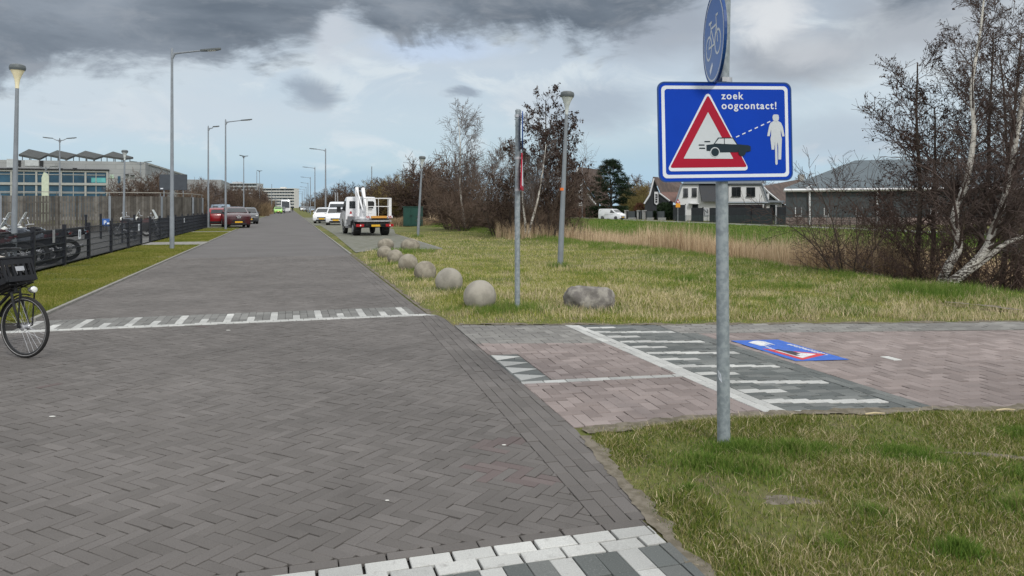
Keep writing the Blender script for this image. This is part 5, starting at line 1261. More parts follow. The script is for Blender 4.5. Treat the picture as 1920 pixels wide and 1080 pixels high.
# solar racks
for k, (a, p_, c) in enumerate((((35, 293), (54, 283), (93, 291.5)), ((89, 293), (107.5, 285), (144, 293)), ((142, 294), (160, 286), (196, 294.5)), ((194, 295), (212, 287.5), (250, 298)))):
    D0 = 88; z_ = hz(300, a[0])
    A = P(a[0], a[1], D0 + 1); Pk = P(p_[0], p_[1], D0 + 9); Cc = P(c[0], c[1], D0 + 9); Bt = P(c[0] - 18, 300.5, D0 + 1)
    Ml = Matrix.Translation(org) @ Matrix.Rotation(math.atan2(VD.y, VD.x), 4, 'Z'); inv = Ml.inverted()
    b = MB(); b.prism([inv @ v for v in (A, Bt, Cc, Pk)], (0, 0, .25)); rk = b.build('solar_rack', M['darkroof'], gb)
    b = MB()
    for f_ in (.1, .5, .9):
        for g_ in (.15, .85):
            v = A.lerp(Bt, f_).lerp(Pk.lerp(Cc, f_), g_); w_ = inv @ v; b.bar(w_, (w_.x, w_.y, HB), .05, 5)
    b.build('struts', M['lampgrey'], rk)
# pale banner by the glass front
g = P(84, 332, 78); b = MB(); b.prism([(-.32, 0, 0), (.32, 0, 0), (.40, 0, 4.6), (.28, 0, 5.0), (-.10, 0, 5.2), (-.34, 0, 4.6)], (0, .04, 0)); o = b.build('beach_flag', mat('pale_yellow_flag', (.52, .58, .46), .8, .08)); o.location = (g.x, g.y, 0); tag(o, 'tall narrow pale green banner flag in front of the glass front', 'flag')
M['boardback'] = mat('board_back', (.055, .065, .078), .7, .1)
# billboard seen from behind
g = G(325, 410); g = Vector(((325 - 960) / F * 58, 58, 0)); t = thing('billboard', 'dark grey board seen from behind over the wooden fence, crossed by the tall lamp', 'billboard', g, R(5))
zb_, zt_ = P(0, 356.5, 58).z, P(0, 327, 58).z
b = MB(); b.box((0, 0, (zb_ + zt_) / 2), (2.08, .08, zt_ - zb_)); bb_ = b.build('panel', M['boardback'], t, bevel=.02)
for x in (-.72, .72): b = MB(); b.bar((x, .06, 0), (x, .06, zb_ + .2), .045); b.build('post', M['lampgrey'], t)
b = MB(); b.box((-.85, -.045, zb_ + .12), (.2, .01, .09)); b.build('label', M['signwhite'], bb_)

# ------------------------------------------------------------------ apartment blocks far down the street
M['aptwhite'] = mat('white_balcony_bands', (.60, .60, .58), .8, .05); M['aptdark'] = mat('recessed_glazing', (.05, .065, .075), .4, .3, .2); M['aptglass'] = mat('flat_window', (.16, .19, .21), .3, .4, .08)
def block(px0, px1, ytop, nst, D, label, nwin=12, depth=16, mw=M['aptwhite']):
    a = P(px0, HY, D); c = P(px1, HY, D); top = P(0, ytop, D).z; Lx = c.x - a.x; st = 2.95
    t = thing('apartment_block', label, 'building', (a.x, a.y, 0))
    b = MB(); b.prism([(0, .9, 0), (Lx, .9, 0), (Lx, depth, 0), (0, depth, 0)], (0, 0, top - .6)); b.build('wall', M['aptdark'], t)
    for xe in (Lx + .15, -.15): b = MB(); b.box((xe, depth / 2, (top - .4) / 2), (.3, depth, top - .4)); b.build('end_wall', mw, t)
    b = MB(); b.box((Lx / 2, depth / 2, top - .25), (Lx + .8, depth + 1, .5)); b.box((Lx * .6, depth / 2, top + .7), (Lx * .15, 5, 1.4)); b.build('roof', mw, t)
    proto = None
    for k in range(nst):
        z = top - .5 - st * (k + 1)
        if z < 0: break
        b = MB(); b.box((Lx / 2, .2, z + .55), (Lx, .4, 1.05)); b.build('balcony', mw, t)
        for i in range(nwin):
            if rng.random() < .25: continue
            if proto is None:
                b = MB(); b.box((0, 0, 0), (Lx / nwin * .62, .12, 1.5)); proto = b.build('window', M['aptglass'], t); o = proto
            else: o = proto.copy(); COL.objects.link(o)
            o.parent = t; o.location = (Lx * (i + .5) / nwin, .85, z + 1.95)
    return t
block(490, 551.5, 353, 7, 750, 'white banded apartment block at the end of the street')
block(376, 481, 343.5, 5, 640, 'long grey banded apartment block behind the bare trees on the left', 18, mw=mat('grey_bands', (.42, .44, .46), .8, .06))

# ------------------------------------------------------------------ dark green cabinet
M['dgreen'] = mat('dark_green_cabinet', (.010, .055, .042), .5, .12, 2)
g = G(771, 424.5); t = thing('utility_cabinet', 'dark green metal cabinet beside the lift truck', 'cabinet', g, R(-12))
b = MB(); b.box((0, .45, .78), (1.34, .95, 1.50)); b.build('body', M['dgreen'], t, bevel=.01)
b = MB(); b.box((0, .45, 1.56), (1.44, 1.05, .07)); b.build('roof', M['dgreen'], t, bevel=.01)
for x in (-.33, .33): b = MB(); b.box((x, -.035, .80), (.62, .02, 1.36)); d_ = b.build('door', M['dgreen'], t, bevel=.004); b = MB(); b.box((x * .2, -.06, .85), (.02, .03, .14)); b.build('handle', M['black'], d_)
# bare masts on the right
for px, by, ty, D, lb in ((697, 0, 312, 120, 'thin tall mast behind the lift truck'), (629, 0, 361, 100, 'short white pole, left of two above the white van'), (633, 0, 361, 101, 'short white pole, right of two above the white van'), (1092, 0, 309, 145, 'slim grey lamp mast before the house with the hidden gable')):
    p = P(px, ty, D); b = MB(); b.tube([(0, 0, -.6 if px > 1000 else 0), (0, 0, p.z)], [.10, .07], 8)
    if px > 1000: b.box((.3, 0, p.z), (.7, .12, .06))
    o = b.build('mast', M['alu'] if px != 697 else M['lampgrey']); o.location = (p.x, p.y, 0); tag(o, lb, 'pole')

# ------------------------------------------------------------------ houses across the ditch
ZG = -.6
M['tilebrown'] = mat('brown_roof_tiles', (.115, .085, .072), .85, .2, .8, bump=.5, bscale=6, c2=(.075, .058, .052)); M['tilered'] = mat('reddish_roof_tiles', (.16, .095, .08), .85, .2, .8)
M['blackwood'] = mat('black_weatherboard', (.030, .034, .038), .8, .15, 2); M['trim'] = mat('white_trim', (.60, .61, .62), .6, .06)
M['render'] = mat('white_render', (.62, .63, .63), .8, .04, .5); M['slate'] = mat('black_slate_roof', (.022, .026, .032), .6, .25, 1.2, bump=.5, bscale=5); M['greyroof'] = mat('grey_roof_sheet', (.20, .225, .25), .5, .08, .5)
M['hgl'] = mat('house_glass', (.015, .018, .02), .1, .3, .5, spec=.8); M['brickdk'] = mat('dark_shop_front', (.022, .018, .022), .4, .2, .6)
def PW(pts, D): return [P(x, y, D) for x, y in pts]
def ext(mb, pts, D, dep):
    "outline given on a plane facing the street, extruded away from it"
    k = (min(p[0] for p in pts) - 960) / F if dep > 1 else 0
    mb.prism(PW(pts, D), ((k * 1.05 + .02) * dep, dep, 0)); return mb
def loc_build(b, name, m, par, **k):
    o = par.location; b.v = [(v[0] - o.x, v[1] - o.y, v[2] - o.z) for v in b.v]; return b.build(name, m, par, **k)
def yb(D): return HY + (H - ZG) / D * F
# house hidden behind the pine
D = 165; t = thing('house', 'brown roofed house partly hidden behind the dark pine', 'house', P(1085, yb(D), D))
b = MB(); ext(b, [(1062, yb(D)), (1062, 372), (1085, 318), (1100, 350), (1124, 382), (1124, yb(D))], D, 10); loc_build(b, 'wall', mat('brown_brick', (.10, .082, .07), .9, .2, .6), t)
b = MB(); b.prism([P(1084, 315, D - .5), P(1124, 320, D + 9), P(1146, 386, D + 9), P(1127, 386, D - .5), P(1101, 350, D - .5)], (.1, 0, .25)); b.prism([P(1084, 315, D - .5), P(1092, 316, D + 9), P(1066, 378, D + 9), P(1057, 378, D - .5)], (-.1, 0, .25)); loc_build(b, 'roof', M['tilebrown'], t)
b = MB()
for p_, q_ in (((1084, 316), (1060, 372)), ((1099, 361), (1117, 383))): b.bar(P(*p_, D - .6), P(*q_, D - .6), .14, 4)
loc_build(b, 'bargeboard', M['trim'], t)
for py in (345, 356, 367, 378): b = MB(); ext(b, [(1085, py), (1091, py), (1091, py + 8), (1085, py + 8)], D - .2, .1); loc_build(b, 'window', M['trim'], t)
# black boarded barn house
D = 126; t = thing('house', 'black boarded house with steep brown roof and white verges', 'house', P(1235, yb(D), D))
b = MB(); ext(b, [(1209, yb(D)), (1209, 381), (1218, 366), (1226, 336), (1236, 361), (1262, 379), (1262, yb(D))], D, 9); loc_build(b, 'wall', M['blackwood'], t)
b = MB(); b.prism([P(1226, 333.5, D - .6), P(1276, 341.5, D + 13), P(1292, 362, D + 12), P(1238, 361.5, D - .6)], (0, .2, .2)); b.prism([P(1226, 333.5, D - .6), P(1236, 334, D + 9), P(1222, 383, D + 9), P(1207.5, 383, D - .6), P(1218, 366, D - .6)], (-.1, .2, .2)); loc_build(b, 'roof', M['tilebrown'], t)
b = MB(); b.prism([P(1237, 361.5, D - .4), P(1292, 361.5, D + 6), P(1296, 392, D + 5), P(1262, 379.5, D - .4)], (0, .1, .15)); loc_build(b, 'lower_roof', M['tilered'], t)
b = MB()
for l in ([(1226, 334.5), (1218, 366), (1208, 382)], [(1236, 362), (1256, 377)]): b.tube([P(*p, D - .75) for p in l], .13, 4)
loc_build(b, 'bargeboard', M['trim'], t)
b = MB(); ext(b, [(1227, 359.5), (1234.5, 359.5), (1234.5, 381), (1231, 384.5), (1227, 381)], D - .25, .15); wn = loc_build(b, 'window', M['trim'], t)
for k in range(4): b = MB(); ext(b, [(1228.8, 363.8 + k * 4.3), (1232.8, 363.8 + k * 4.3), (1232.8, 367 + k * 4.3), (1228.8, 367 + k * 4.3)], D - .3, .03); o = loc_build(b, 'pane', M['hgl'], t)
# white house
D = 116; t = thing('house', 'white rendered house with black slate centre bay, behind the black fence', 'house', P(1350, yb(D), D))
b = MB(); ext(b, [(1267, 380), (1279, 344), (1430, 343), (1441, 380), (1432, 381), (1432, yb(D)), (1272, yb(D)), (1272, 381)], D, 9); loc_build(b, 'wall', M['render'], t)
b = MB(); ext(b, [(1279, 344.5), (1284, 339.5), (1424, 339), (1430, 344)], D - .5, 10); loc_build(b, 'roof', M['greyroof'], t)
b = MB(); b.prism([P(1310, 344, D - .05), P(1366, 344, D - .05), P(1366, 378, D - 1.0), P(1316.5, 378, D - 1.0)], (0, .3, 0)); loc_build(b, 'slate_bay', M['slate'], t)
b = MB(); b.tube([P(1278, 346, D - .3), P(1267, 382, D - .3)], .16, 4); b.tube([P(1429, 346, D - .3), P(1441, 381, D - .3)], .16, 4); b.bar(P(1279, 345.5, D - .2), P(1310, 345.5, D - .2), .1, 4); b.bar(P(1366, 346.5, D - .2), P(1430, 346.5, D - .2), .1, 4)
loc_build(b, 'gutter', M['greyroof'], t); b = MB(); b.bar(P(1365, 380.5, D - 1), P(1440, 380.5, D - 1), .2, 4); loc_build(b, 'cornice', M['greyroof'], t)
for x0, x1, y0, y1 in ((1281.5, 1290, 353, 369), (1297.5, 1306.5, 352.5, 368.5), (1372.5, 1389, 350.5, 368), (1400, 1416, 351, 368)):
    b = MB(); ext(b, [(x0, y0), (x1, y0), (x1, y1), (x0, y1)], D - .12, .3); w_ = loc_build(b, 'window', M['hgl'], t)
    b = MB(); ext(b, [(x0 - .6, y1), (x1 + .6, y1), (x1 + .6, y1 + .8), (x0 - .6, y1 + .8)], D - .25, .2); loc_build(b, 'sill', M['blackwood'], t)
    b = MB(); xm = (x0 + x1) / 2; ext(b, [(xm - .3, y0), (xm + .3, y0), (xm + .3, y1), (xm - .3, y1)], D - .16, .03); loc_build(b, 'glazing_bar', M['blackwood'], t)
b = MB(); ext(b, [(1365, 383.5), (1430, 383.5), (1430, yb(D)), (1365, yb(D))], D - .1, .3); loc_build(b, 'shop_front', M['brickdk'], t)
b = MB(); ext(b, [(1298, 383), (1309, 383), (1309, 400), (1298, 400)], D - .1, .3); loc_build(b, 'door', M['hgl'], t); b = MB(); ext(b, [(1294, 380.5), (1311, 380.5), (1311, 382.5), (1294, 382.5)], D - .9, .9); loc_build(b, 'canopy', M['trim'], t)
b = MB(); ext(b, [(1436, 380), (1465, 380), (1465, yb(D)), (1436, yb(D))], D + 1, 6); loc_build(b, 'annex_wall', M['render'], t)
b = MB(); ext(b, [(1441, 375.5), (1470, 376), (1470, 379.5), (1441, 379.5)], D + .3, 7); loc_build(b, 'annex_roof', M['greyroof'], t)
b = MB(); ext(b, [(1444, 384), (1454, 384), (1454, yb(D)), (1444, yb(D))], D + .9, .2); loc_build(b, 'door', M['hgl'], t)
# brown roofed house right behind
D = 128; t = thing('house', 'house with long brown tiled roof and chimney between the white house and the hall', 'house', P(1465, yb(D), D))
b = MB(); ext(b, [(1434, yb(D)), (1434, 352), (1441, 360), (1463, 379), (1475, 386), (1475, yb(D))], D, 9); loc_build(b, 'wall', M['blackwood'], t)
b = MB(); b.prism([P(1432, 350.5, D - .5), P(1500, 338, D + 12), P(1520, 384, D + 12), P(1470, 383, D - .5), P(1447, 363, D - .5)], (0, .2, .2)); loc_build(b, 'roof', M['tilebrown'], t)
b = MB(); b.tube([P(1432, 351, D - .8), P(1440, 360, D - .8), P(1462, 378, D - .8)], .16, 4); loc_build(b, 'bargeboard', M['trim'], t)
b = MB(); b.prism([P(1438.5, 363, D - .9), P(1442, 363, D - .9), P(1442, 374, D - .9), P(1438.5, 374, D - .9)], (0, .3, 0)); loc_build(b, 'window', M['trim'], t)
b = MB(); b.box(P(1502, 337, D + 12), (.9, .9, 2.0)); loc_build(b, 'chimney', mat('chimney_stone', (.28, .28, .27), .9, .15), t)
# big hall
M['hall'] = mat('dark_grey_cladding', (.064, .074, .078), .8, .08, .6, spec=.1); M['hallroof'] = mat('hall_roof_sheet', (.125, .15, .165), .9, .08, .4, spec=.05)
D = 90; t = thing('hall', 'large dark grey hall with a shallow sheet roof behind the bare trees', 'hall', P(1600, yb(D), D))
b = MB(); ext(b, [(1473, yb(D)), (1473, 356.5), (2300, 350), (2300, yb(D))], D, 30); loc_build(b, 'wall', M['hall'], t)
b = MB(); b.prism([P(1470.5, 356.5, D - .5), P(2300, 349, D - .5), P(2300, 288, D + 14), P(1604, 304, D + 14)], (0, .1, .25)); b.prism([P(1604, 304, D + 14), P(2300, 288, D + 14), P(2300, 345, D + 30), P(1600, 350, D + 30)], (0, .1, .25)); loc_build(b, 'roof', M['hallroof'], t)
b = MB(); b.bar(P(1470, 357, D - .7), P(2300, 349.5, D - .7), .19, 4); b.bar(P(1471, 356, D - .6), P(1604, 303.6, D + 13.8), .13, 4); b.bar(P(1510, 354, D - .6), P(1612, 310, D + 12), .13, 4); loc_build(b, 'gutter', M['trim'], t)
for px in (1518, 1645): b = MB(); b.bar(P(px, 357, D - .3), P(px, yb(D), D - .3), .11, 6); loc_build(b, 'downpipe', M['trim'], t)
for x0, x1 in ((1491, 1503), (1545, 1554), (1605, 1617), (1671, 1686), (1745, 1758)):
    b = MB(); ext(b, [(x0, 389), (x1, 389), (x1, 406), (x0, 406)], D - .1, .2); w_ = loc_build(b, 'window', M['trim'], t)
    b = MB(); ext(b, [(x0 + 1.6, 389), (x1 - .4, 389), (x1 - .4, 404), (x0 + 1.6, 404)], D - .14, .03); loc_build(b, 'pane', M['hgl'], t)
b = MB(); ext(b, [(1472.5, 407.5), (2300, 407.5), (2300, yb(D)), (1472.5, yb(D))], D - .12, .2); loc_build(b, 'brick_base', mat('brick_base', (.26, .20, .18), .9, .15, 3), t)
# fences and gates before the houses: they follow the far street, so each column has its own distance
def DS(px, t): return t / ((px - 960) / F * VD.x + VD.y)
def exts(mb, x0, x1, y0, y1, t, dep=.1):
    Da, Db = DS(x0, t), DS(x1, t); ya = lambda y, D: yb(D) if y is None else y
    mb.prism([P(x0, ya(y0, Da), Da), P(x1, ya(y0, Db), Db), P(x1, ya(y1, Db), Db), P(x0, ya(y1, Da), Da)], (dep * VD.x * 1.0, dep, 0)); return mb
T0 = 57.3; g = P(1360, 400, DS(1360, T0)); t = thing('board_fence', 'black board fence in front of the white house, with one pale ornamental panel', 'fence', (g.x, g.y, ZG))
for x0, x1, y0 in ((1262, 1284, 384), (1296, 1317, 389.5), (1330, 1343, 389.5), (1365, 1407, 389), (1410, 1447, 390), (1456, 1471.5, 388)):
    b = MB(); exts(b, x0, x1, y0, None, T0, .08); loc_build(b, 'panel', M['blackwood'], t)
    b = MB(); exts(b, x1, x1 + 1, y0 - 1.5, None, T0 - .1, .12); loc_build(b, 'post', M['fence'], t)
b = MB(); exts(b, 1318.5, 1328.5, 390, 406.5, T0, .06); op = loc_build(b, 'ornamental_panel', M['trim'], t)
b = MB()
for k in range(5): D_ = DS(1324, T0 - .25); b.bar(P(1319.5 + k * 1.6, 391 + (k * 37 % 7), D_), P(1321.5 + k * 1.5, 404 - (k * 23 % 8), D_), .04, 4)
loc_build(b, 'pattern', M['blackwood'], t)
for x0 in (1284.5, 1454): b = MB(); exts(b, x0, x0 + 1.6, 384, None, T0 - .2, .2); loc_build(b, 'white_post', M['trim'], t)
T1 = 55.6; g = P(1360, 400, DS(1360, T1)); t = thing('low_mesh_fence', 'low dark green mesh fence along the verge of the far street', 'fence', (g.x, g.y, ZG))
b = MB(); M['gmesh'] = mat('green_wire', (.035, .055, .055), .6, .1)
cols_ = list(np.arange(1264, 1700, 1.3))
for px in cols_: D_ = DS(px, T1); p = P(px, 404, D_); b.box((p.x, p.y, (p.z + ZG) / 2), (.022, .01, p.z - ZG))
for f_ in (1, .8, .6, .4, .2, .03):
    b.tube([(lambda p: (p.x, p.y, ZG + (p.z - ZG) * f_))(P(px, 404, DS(px, T1))) for px in cols_[::12]], .014, 3)
loc_build(b, 'mesh_panel', M['gmesh'], t)
for px in range(1270, 1700, 14): D_ = DS(px, T1); b = MB(); b.bar(P(px, 403, D_), P(px, yb(D_), D_), .03, 5); loc_build(b, 'post', M['gmesh'], t)
M['gate'] = mat('grey_gate_panel', (.075, .085, .09), .6, .1); M['pillar'] = mat('pale_pillar', (.40, .40, .39), .8, .15, 3)
for (x0, x1, lb) in ((1176, 1191, 'grey gate panel between pale pillars, nearest the delivery van'), (1198, 1203, 'narrow grey gate between two pale pillars'), (1211, 1224, 'grey fence panel on a low white wall, left of two'), (1232, 1246, 'grey fence panel on a low white wall, right of two')):
    g = P(x0, 400, DS(x0, T0)); t = thing('gate_panel', lb, 'gate', (g.x, g.y, ZG), group='grey panels before the black boarded house')
    b = MB(); exts(b, x0, x1, 396, 412, T0, .08); loc_build(b, 'panel', M['gate'], t)
    for x in (x0, x1): D_ = DS(x, T0 - .1); b = MB(); b.bar(P(x, 395, D_), P(x, yb(D_), D_), .05, 4); loc_build(b, 'post', M['fence'], t)
    if x0 != 1198: b = MB(); exts(b, x0 + 1.5, x1 - 1, 408, None, T0 - .6, .4); loc_build(b, 'low_wall', M['pillar'], t)
for x0, lb in ((1170.5, 'pale gate pillar beside the delivery van'), (1194, 'pale pillar left of the narrow gate'), (1204, 'pale pillar right of the narrow gate')):
    b = MB(); exts(b, x0, x0 + 3.6, 396, None, T0 - .1, .3); exts(b, x0 - .5, x0 + 4.1, 394, 396, T0 - .2, .5); o = b.build('gate_pillar', M['pillar']); tag(o, lb, 'pillar', 'pale gate pillars')
# warning sign on the far street
p = P(1271, 379, 97); t = thing('warning_sign', 'red triangle over an orange plate on a thin pole by the far street', 'traffic sign', (p.x, p.y, ZG))
b = MB(); b.bar((0, 0, 0), (0, 0, p.z - ZG), .035); b.build('post', M['alu'], t)
M5 = Matrix.Translation((0, -.05, p.z - ZG))
b = MB(); face(b, rtri([(-.30, -.12), (.30, -.12), (0, .42)], .04), 0, .02, M5); tr_ = b.build('triangle', M['signred'], t); b = MB(); face(b, rtri([(-.16, -.04), (.16, -.04), (0, .24)], .02), -.02, .004, M5); b.build('field', M['signwhite'], tr_)
b = MB(); face(b, rrect(.58, .52, .03), 0, .02, Matrix.Translation((0, -.05, p.z - ZG - .42))); b.build('plate', mat('yellow_orange_plate', (.70, .30, .02), .5, .08), t)
# ------------------------------------------------------------------ bare trees
def treemat(n, c, c2, white=False, sc=14):
    m = mat(n, c, .9, .25, sc, spec=.1, c2=c2); return m
M['bark'] = treemat('dark_bark', (.055, .045, .038), (.085, .072, .06)); M['twig'] = mat('brown_twigs', (.082, .058, .050), .9, .2, 2, spec=.05)
M['twigred'] = mat('reddish_twigs', (.125, .092, .072), .9, .2, 2, spec=.05); M['twigyel'] = mat('willow_twigs', (.20, .155, .065), .9, .2, 2, spec=.05); M['twiggrey'] = mat('grey_birch_twigs', (.17, .145, .135), .9, .2, 2, spec=.05)
M['twigmid'] = mat('birch_twigs_brown', (.105, .080, .072), .9, .2, 2, spec=.05)
M['catkin'] = mat('cones_and_catkins', (.058, .042, .037), .9, .3, 5, spec=.05, island=.5)
def birchbark():
    m = bpy.data.materials.new('birch_bark'); m.use_nodes = True; N = NT(m.node_tree); b = N.n['Principled BSDF']
    p = N.node('ShaderNodeTexCoord').outputs['Object']; mp = N.node('ShaderNodeMapping'); N.l.new(p, mp.inputs[0]); mp.inputs['Scale'].default_value = (5, 5, 14)
    a = N.noise(mp.outputs[0], 2.2, 6, .7, .6); c = N.noise(p, 1.6, 4, .6)
    sp_ = N.node('ShaderNodeSeparateXYZ'); N.l.new(p, sp_.inputs[0])
    low = N.ss(sp_.outputs[2], 1.3, .1)
    g = N.mix(N.ss(N.m('ADD', a, N.m('MULTIPLY', low, .16)), .55, .63), (.60, .58, .53), (.05, .042, .036)); g = N.mix(N.ss(c, .5, .75), g, (.24, .19, .15))
    N.put(b.inputs['Base Color'], g); b.inputs['Roughness'].default_value = .85; b.inputs['Specular IOR Level'].default_value = .15
    bn = N.node('ShaderNodeBump'); bn.inputs['Strength'].default_value = .8; bn.inputs['Distance'].default_value = .02; N.put(bn.inputs['Height'], a); N.l.new(bn.outputs[0], b.inputs['Normal'])
    return m
M['birch'] = birchbark()
class Tree:
    def __init__(s, seed, p): s.r = random.Random(seed); s.p = p; s.seg = [[], [], [], [], []]; s.tips = []
    def rv(s, a): r = s.r; return Vector((r.gauss(0, a), r.gauss(0, a), r.gauss(0, a)))
    def grow(s, pos, d, L, r, lv):
        p = s.p; n = p['n'][lv]; step = L / n; pts = [pos.copy()]; rad = [r]
        taper = p.get('taper', .8); d = d.normalized()
        for i in range(n):
            d = (d + s.rv(p['wob'][lv]) + Vector((0, 0, p['up'][lv]))).normalized(); pos = pos + d * step
            k = (i + 1) / n; rr = max(r * (1 - taper * k), p['rmin']); s.seg[lv].append((pts[-1], pos.copy(), rad[-1], rr)); pts.append(pos.copy()); rad.append(rr)
            if lv < p['levels']:
                if k > p['start'][lv]:
                    m = p['kids'][lv]; m = int(m) + (1 if s.r.random() < m - int(m) else 0)
                    for _ in range(m):
                        a = s.r.random() * 6.28318; x = d.orthogonal().normalized(); y = d.cross(x); side = x * math.cos(a) + y * math.sin(a)
                        an = p['ang'][lv] * (1 + s.r.gauss(0, .15)); cd = d * math.cos(an) + side * math.sin(an)
                        ln = L * p['ratio'][lv] * (1 - p['shr'][lv] * k) * (.7 + .6 * s.r.random()); pos0 = pts[-2].lerp(pos, s.r.random())
                        s.grow(pos0, cd, ln, max(rr * p['rr'][lv], p['rmin']), lv + 1)
            else:
                if s.r.random() < p.get('cat', 0): s.tips.append((pos + s.rv(.02), d.copy()))
def tubes(segs, n):
    if not segs: return np.zeros((0, 3)), np.zeros((0, 4), int)
    A = np.array([tuple(s_[0]) for s_ in segs]); B = np.array([tuple(s_[1]) for s_ in segs]); ra = np.array([s_[2] for s_ in segs]); rb = np.array([s_[3] for s_ in segs])
    d = B - A; L = np.linalg.norm(d, axis=1, keepdims=True) + 1e-9; d = d / L; A = A - d * ra[:, None] * .3
    ref = np.where(np.abs(d[:, 2:3]) < .9, np.array([[0, 0, 1.0]]), np.array([[1.0, 0, 0]])); x = np.cross(d, ref); x /= np.linalg.norm(x, axis=1, keepdims=True); y = np.cross(d, x)
    V = []
    for P_, r_ in ((A, ra), (B, rb)):
        for j in range(n):
            a = 6.28318 * j / n; V.append(P_ + (x * math.cos(a) + y * math.sin(a)) * r_[:, None])
    V = np.stack(V, 1).reshape(-1, 3); base = np.arange(len(segs))[:, None] * 2 * n
    F_ = np.concatenate([base + np.array([[j, (j + 1) % n, n + (j + 1) % n, n + j]]) for j in range(n)], 0)
    return V, F_
def join(parts):
    V = []; F_ = []; o = 0
    for v, f in parts: V.append(v); F_.append(f + o); o += len(v)
    return np.concatenate(V), np.concatenate(F_)
def tree_obj(T, name, label, cat, loc, group, trunk_m, twig_m, cat_m=None, cat_size=.03, trunk_lv=1, rz=0, seedv=0):
    root = thing(name, label, cat, loc, rz, group)
    v, f = join([tubes(T.seg[l], 9 if l == 0 else 6) for l in range(trunk_lv)]); npmesh('trunk', v, f, trunk_m, root, smooth=True)
    cr = [tubes(T.seg[l], 4 if l < 3 else 3) for l in range(trunk_lv, 5) if T.seg[l]]
    if cr:
        ns = [x for x in cr]
        v, f = join(ns); npmesh('crown', v, f, twig_m, root)
    if cat_m and T.tips:
        r_ = np.random.default_rng(seedv + 5); C_ = np.array([tuple(t[0]) for t in T.tips]); n = len(C_)
        a = r_.normal(size=(n, 3)); a[:, 2] -= 1.0; a /= np.linalg.norm(a, axis=1, keepdims=True); b_ = np.cross(a, r_.normal(size=(n, 3))); b_ /= np.linalg.norm(b_, axis=1, keepdims=True)
        s_ = cat_size * r_.uniform(.5, 1.3, (n, 1)); V = np.stack([C_, C_ + a * s_ * .5 + b_ * s_ * .28, C_ + a * s_ * 1.1, C_ + a * s_ * .5 - b_ * s_ * .28], 1).reshape(-1, 3)
        F_ = np.arange(n * 4).reshape(n, 4); npmesh('catkins', V, F_, cat_m, root)
    return root
ALD = dict(levels=3, n=[16, 7, 5, 3], wob=[.035, .07, .10, .14], up=[.02, .06, .05, .03], start=[.12, .15, .1], kids=[2.1, 1.45, 1.5], ang=[1.0, .75, .7], ratio=[.40, .50, .50], shr=[.62, .45, .3], rr=[.42, .5, .55], rmin=.0040, cat=.42)
BIR = dict(levels=3, n=[14, 8, 6, 4], wob=[.05, .08, .10, .12], up=[.02, .02, -.01, -.10], start=[.22, .2, .1], kids=[1.5, 1.25, 1.5], ang=[.65, .65, .6], ratio=[.46, .5, .55], shr=[.55, .4, .3], rr=[.42, .5, .5], rmin=.0035, cat=.0)
SHR = dict(levels=2, n=[9, 6, 4], wob=[.10, .13, .16], up=[.02, .03, .03], start=[.1, .1], kids=[1.7, 1.7], ang=[.75, .75], ratio=[.48, .5], shr=[.4, .3], rr=[.5, .55], rmin=.0035, cat=.1)
def stem_tree(P_, seed, stems, name, label, category, loc, group, tm, wm, cm=None, cs=.03, trunk_lv=1, **kw):
    T = Tree(seed, {**P_, **kw})
    for (off, dr, L, r) in stems: T.grow(Vector(off), Vector(dr), L, r, 0)
    return tree_obj(T, name, label, category, loc, group, tm, wm, cm, cs, trunk_lv, seedv=seed)
def gz(px, py, z=0):
    p = G(px, py, z); return Vector((p.x, p.y, float(terrain(p.x, p.y))))
def at(px, D, dz=0): x = (px - 960) / F * D; return Vector((x, D, float(terrain(x, D)) + dz))
# --- right hand group: two birches with crooked white trunks and dark alders
c = at(1775, 16.2)
def path_tree(pts, radii, seed, P_, name, label, cat, loc, group, tm, wm, cm=None, cs=.03, lim=None, kids=2.0, kl=2.2, **kw):
    "trunk follows measured points; limbs grow from it"
    T = Tree(seed, {**P_, **kw}); pts = [Vector(p) for p in pts]; fine = []
    for i in range(len(pts) - 1):
        p0 = pts[max(i - 1, 0)]; p1 = pts[i]; p2 = pts[i + 1]; p3 = pts[min(i + 2, len(pts) - 1)]
        for k in range(6):
            t = k / 6; fine.append((.5 * ((2 * p1) + (p2 - p0) * t + (2 * p0 - 5 * p1 + 4 * p2 - p3) * t * t + (3 * p1 - p0 - 3 * p2 + p3) * t ** 3), radii[i] + (radii[i + 1] - radii[i]) * t))
    fine.append((pts[-1], radii[-1])); n = len(fine)
    for i in range(n - 1):
        T.seg[0].append((fine[i][0], fine[i + 1][0], fine[i][1], fine[i + 1][1]))
        k = i / n
        if k > (lim or .25):
            for _ in range(int(kids) + (1 if T.r.random() < kids % 1 else 0)):
                d = (fine[i + 1][0] - fine[i][0]).normalized(); a = T.r.random() * 6.28; x = d.orthogonal().normalized(); y = d.cross(x); side = x * math.cos(a) + y * math.sin(a); an = .75 + T.r.gauss(0, .15)
                T.grow(fine[i][0], d * math.cos(an) + side * math.sin(an), kl * (1.15 - .75 * k) * (.6 + .7 * T.r.random()), max(.006, fine[i][1] * .42), 1)
    return tree_obj(T, name, label, cat, loc, group, tm, wm, cm, cs, 1, seedv=seed)
def rel(px, py, D, c0): p = P(px, py, D); return p - c0
D0 = 16.2; c0 = at(1770, D0)
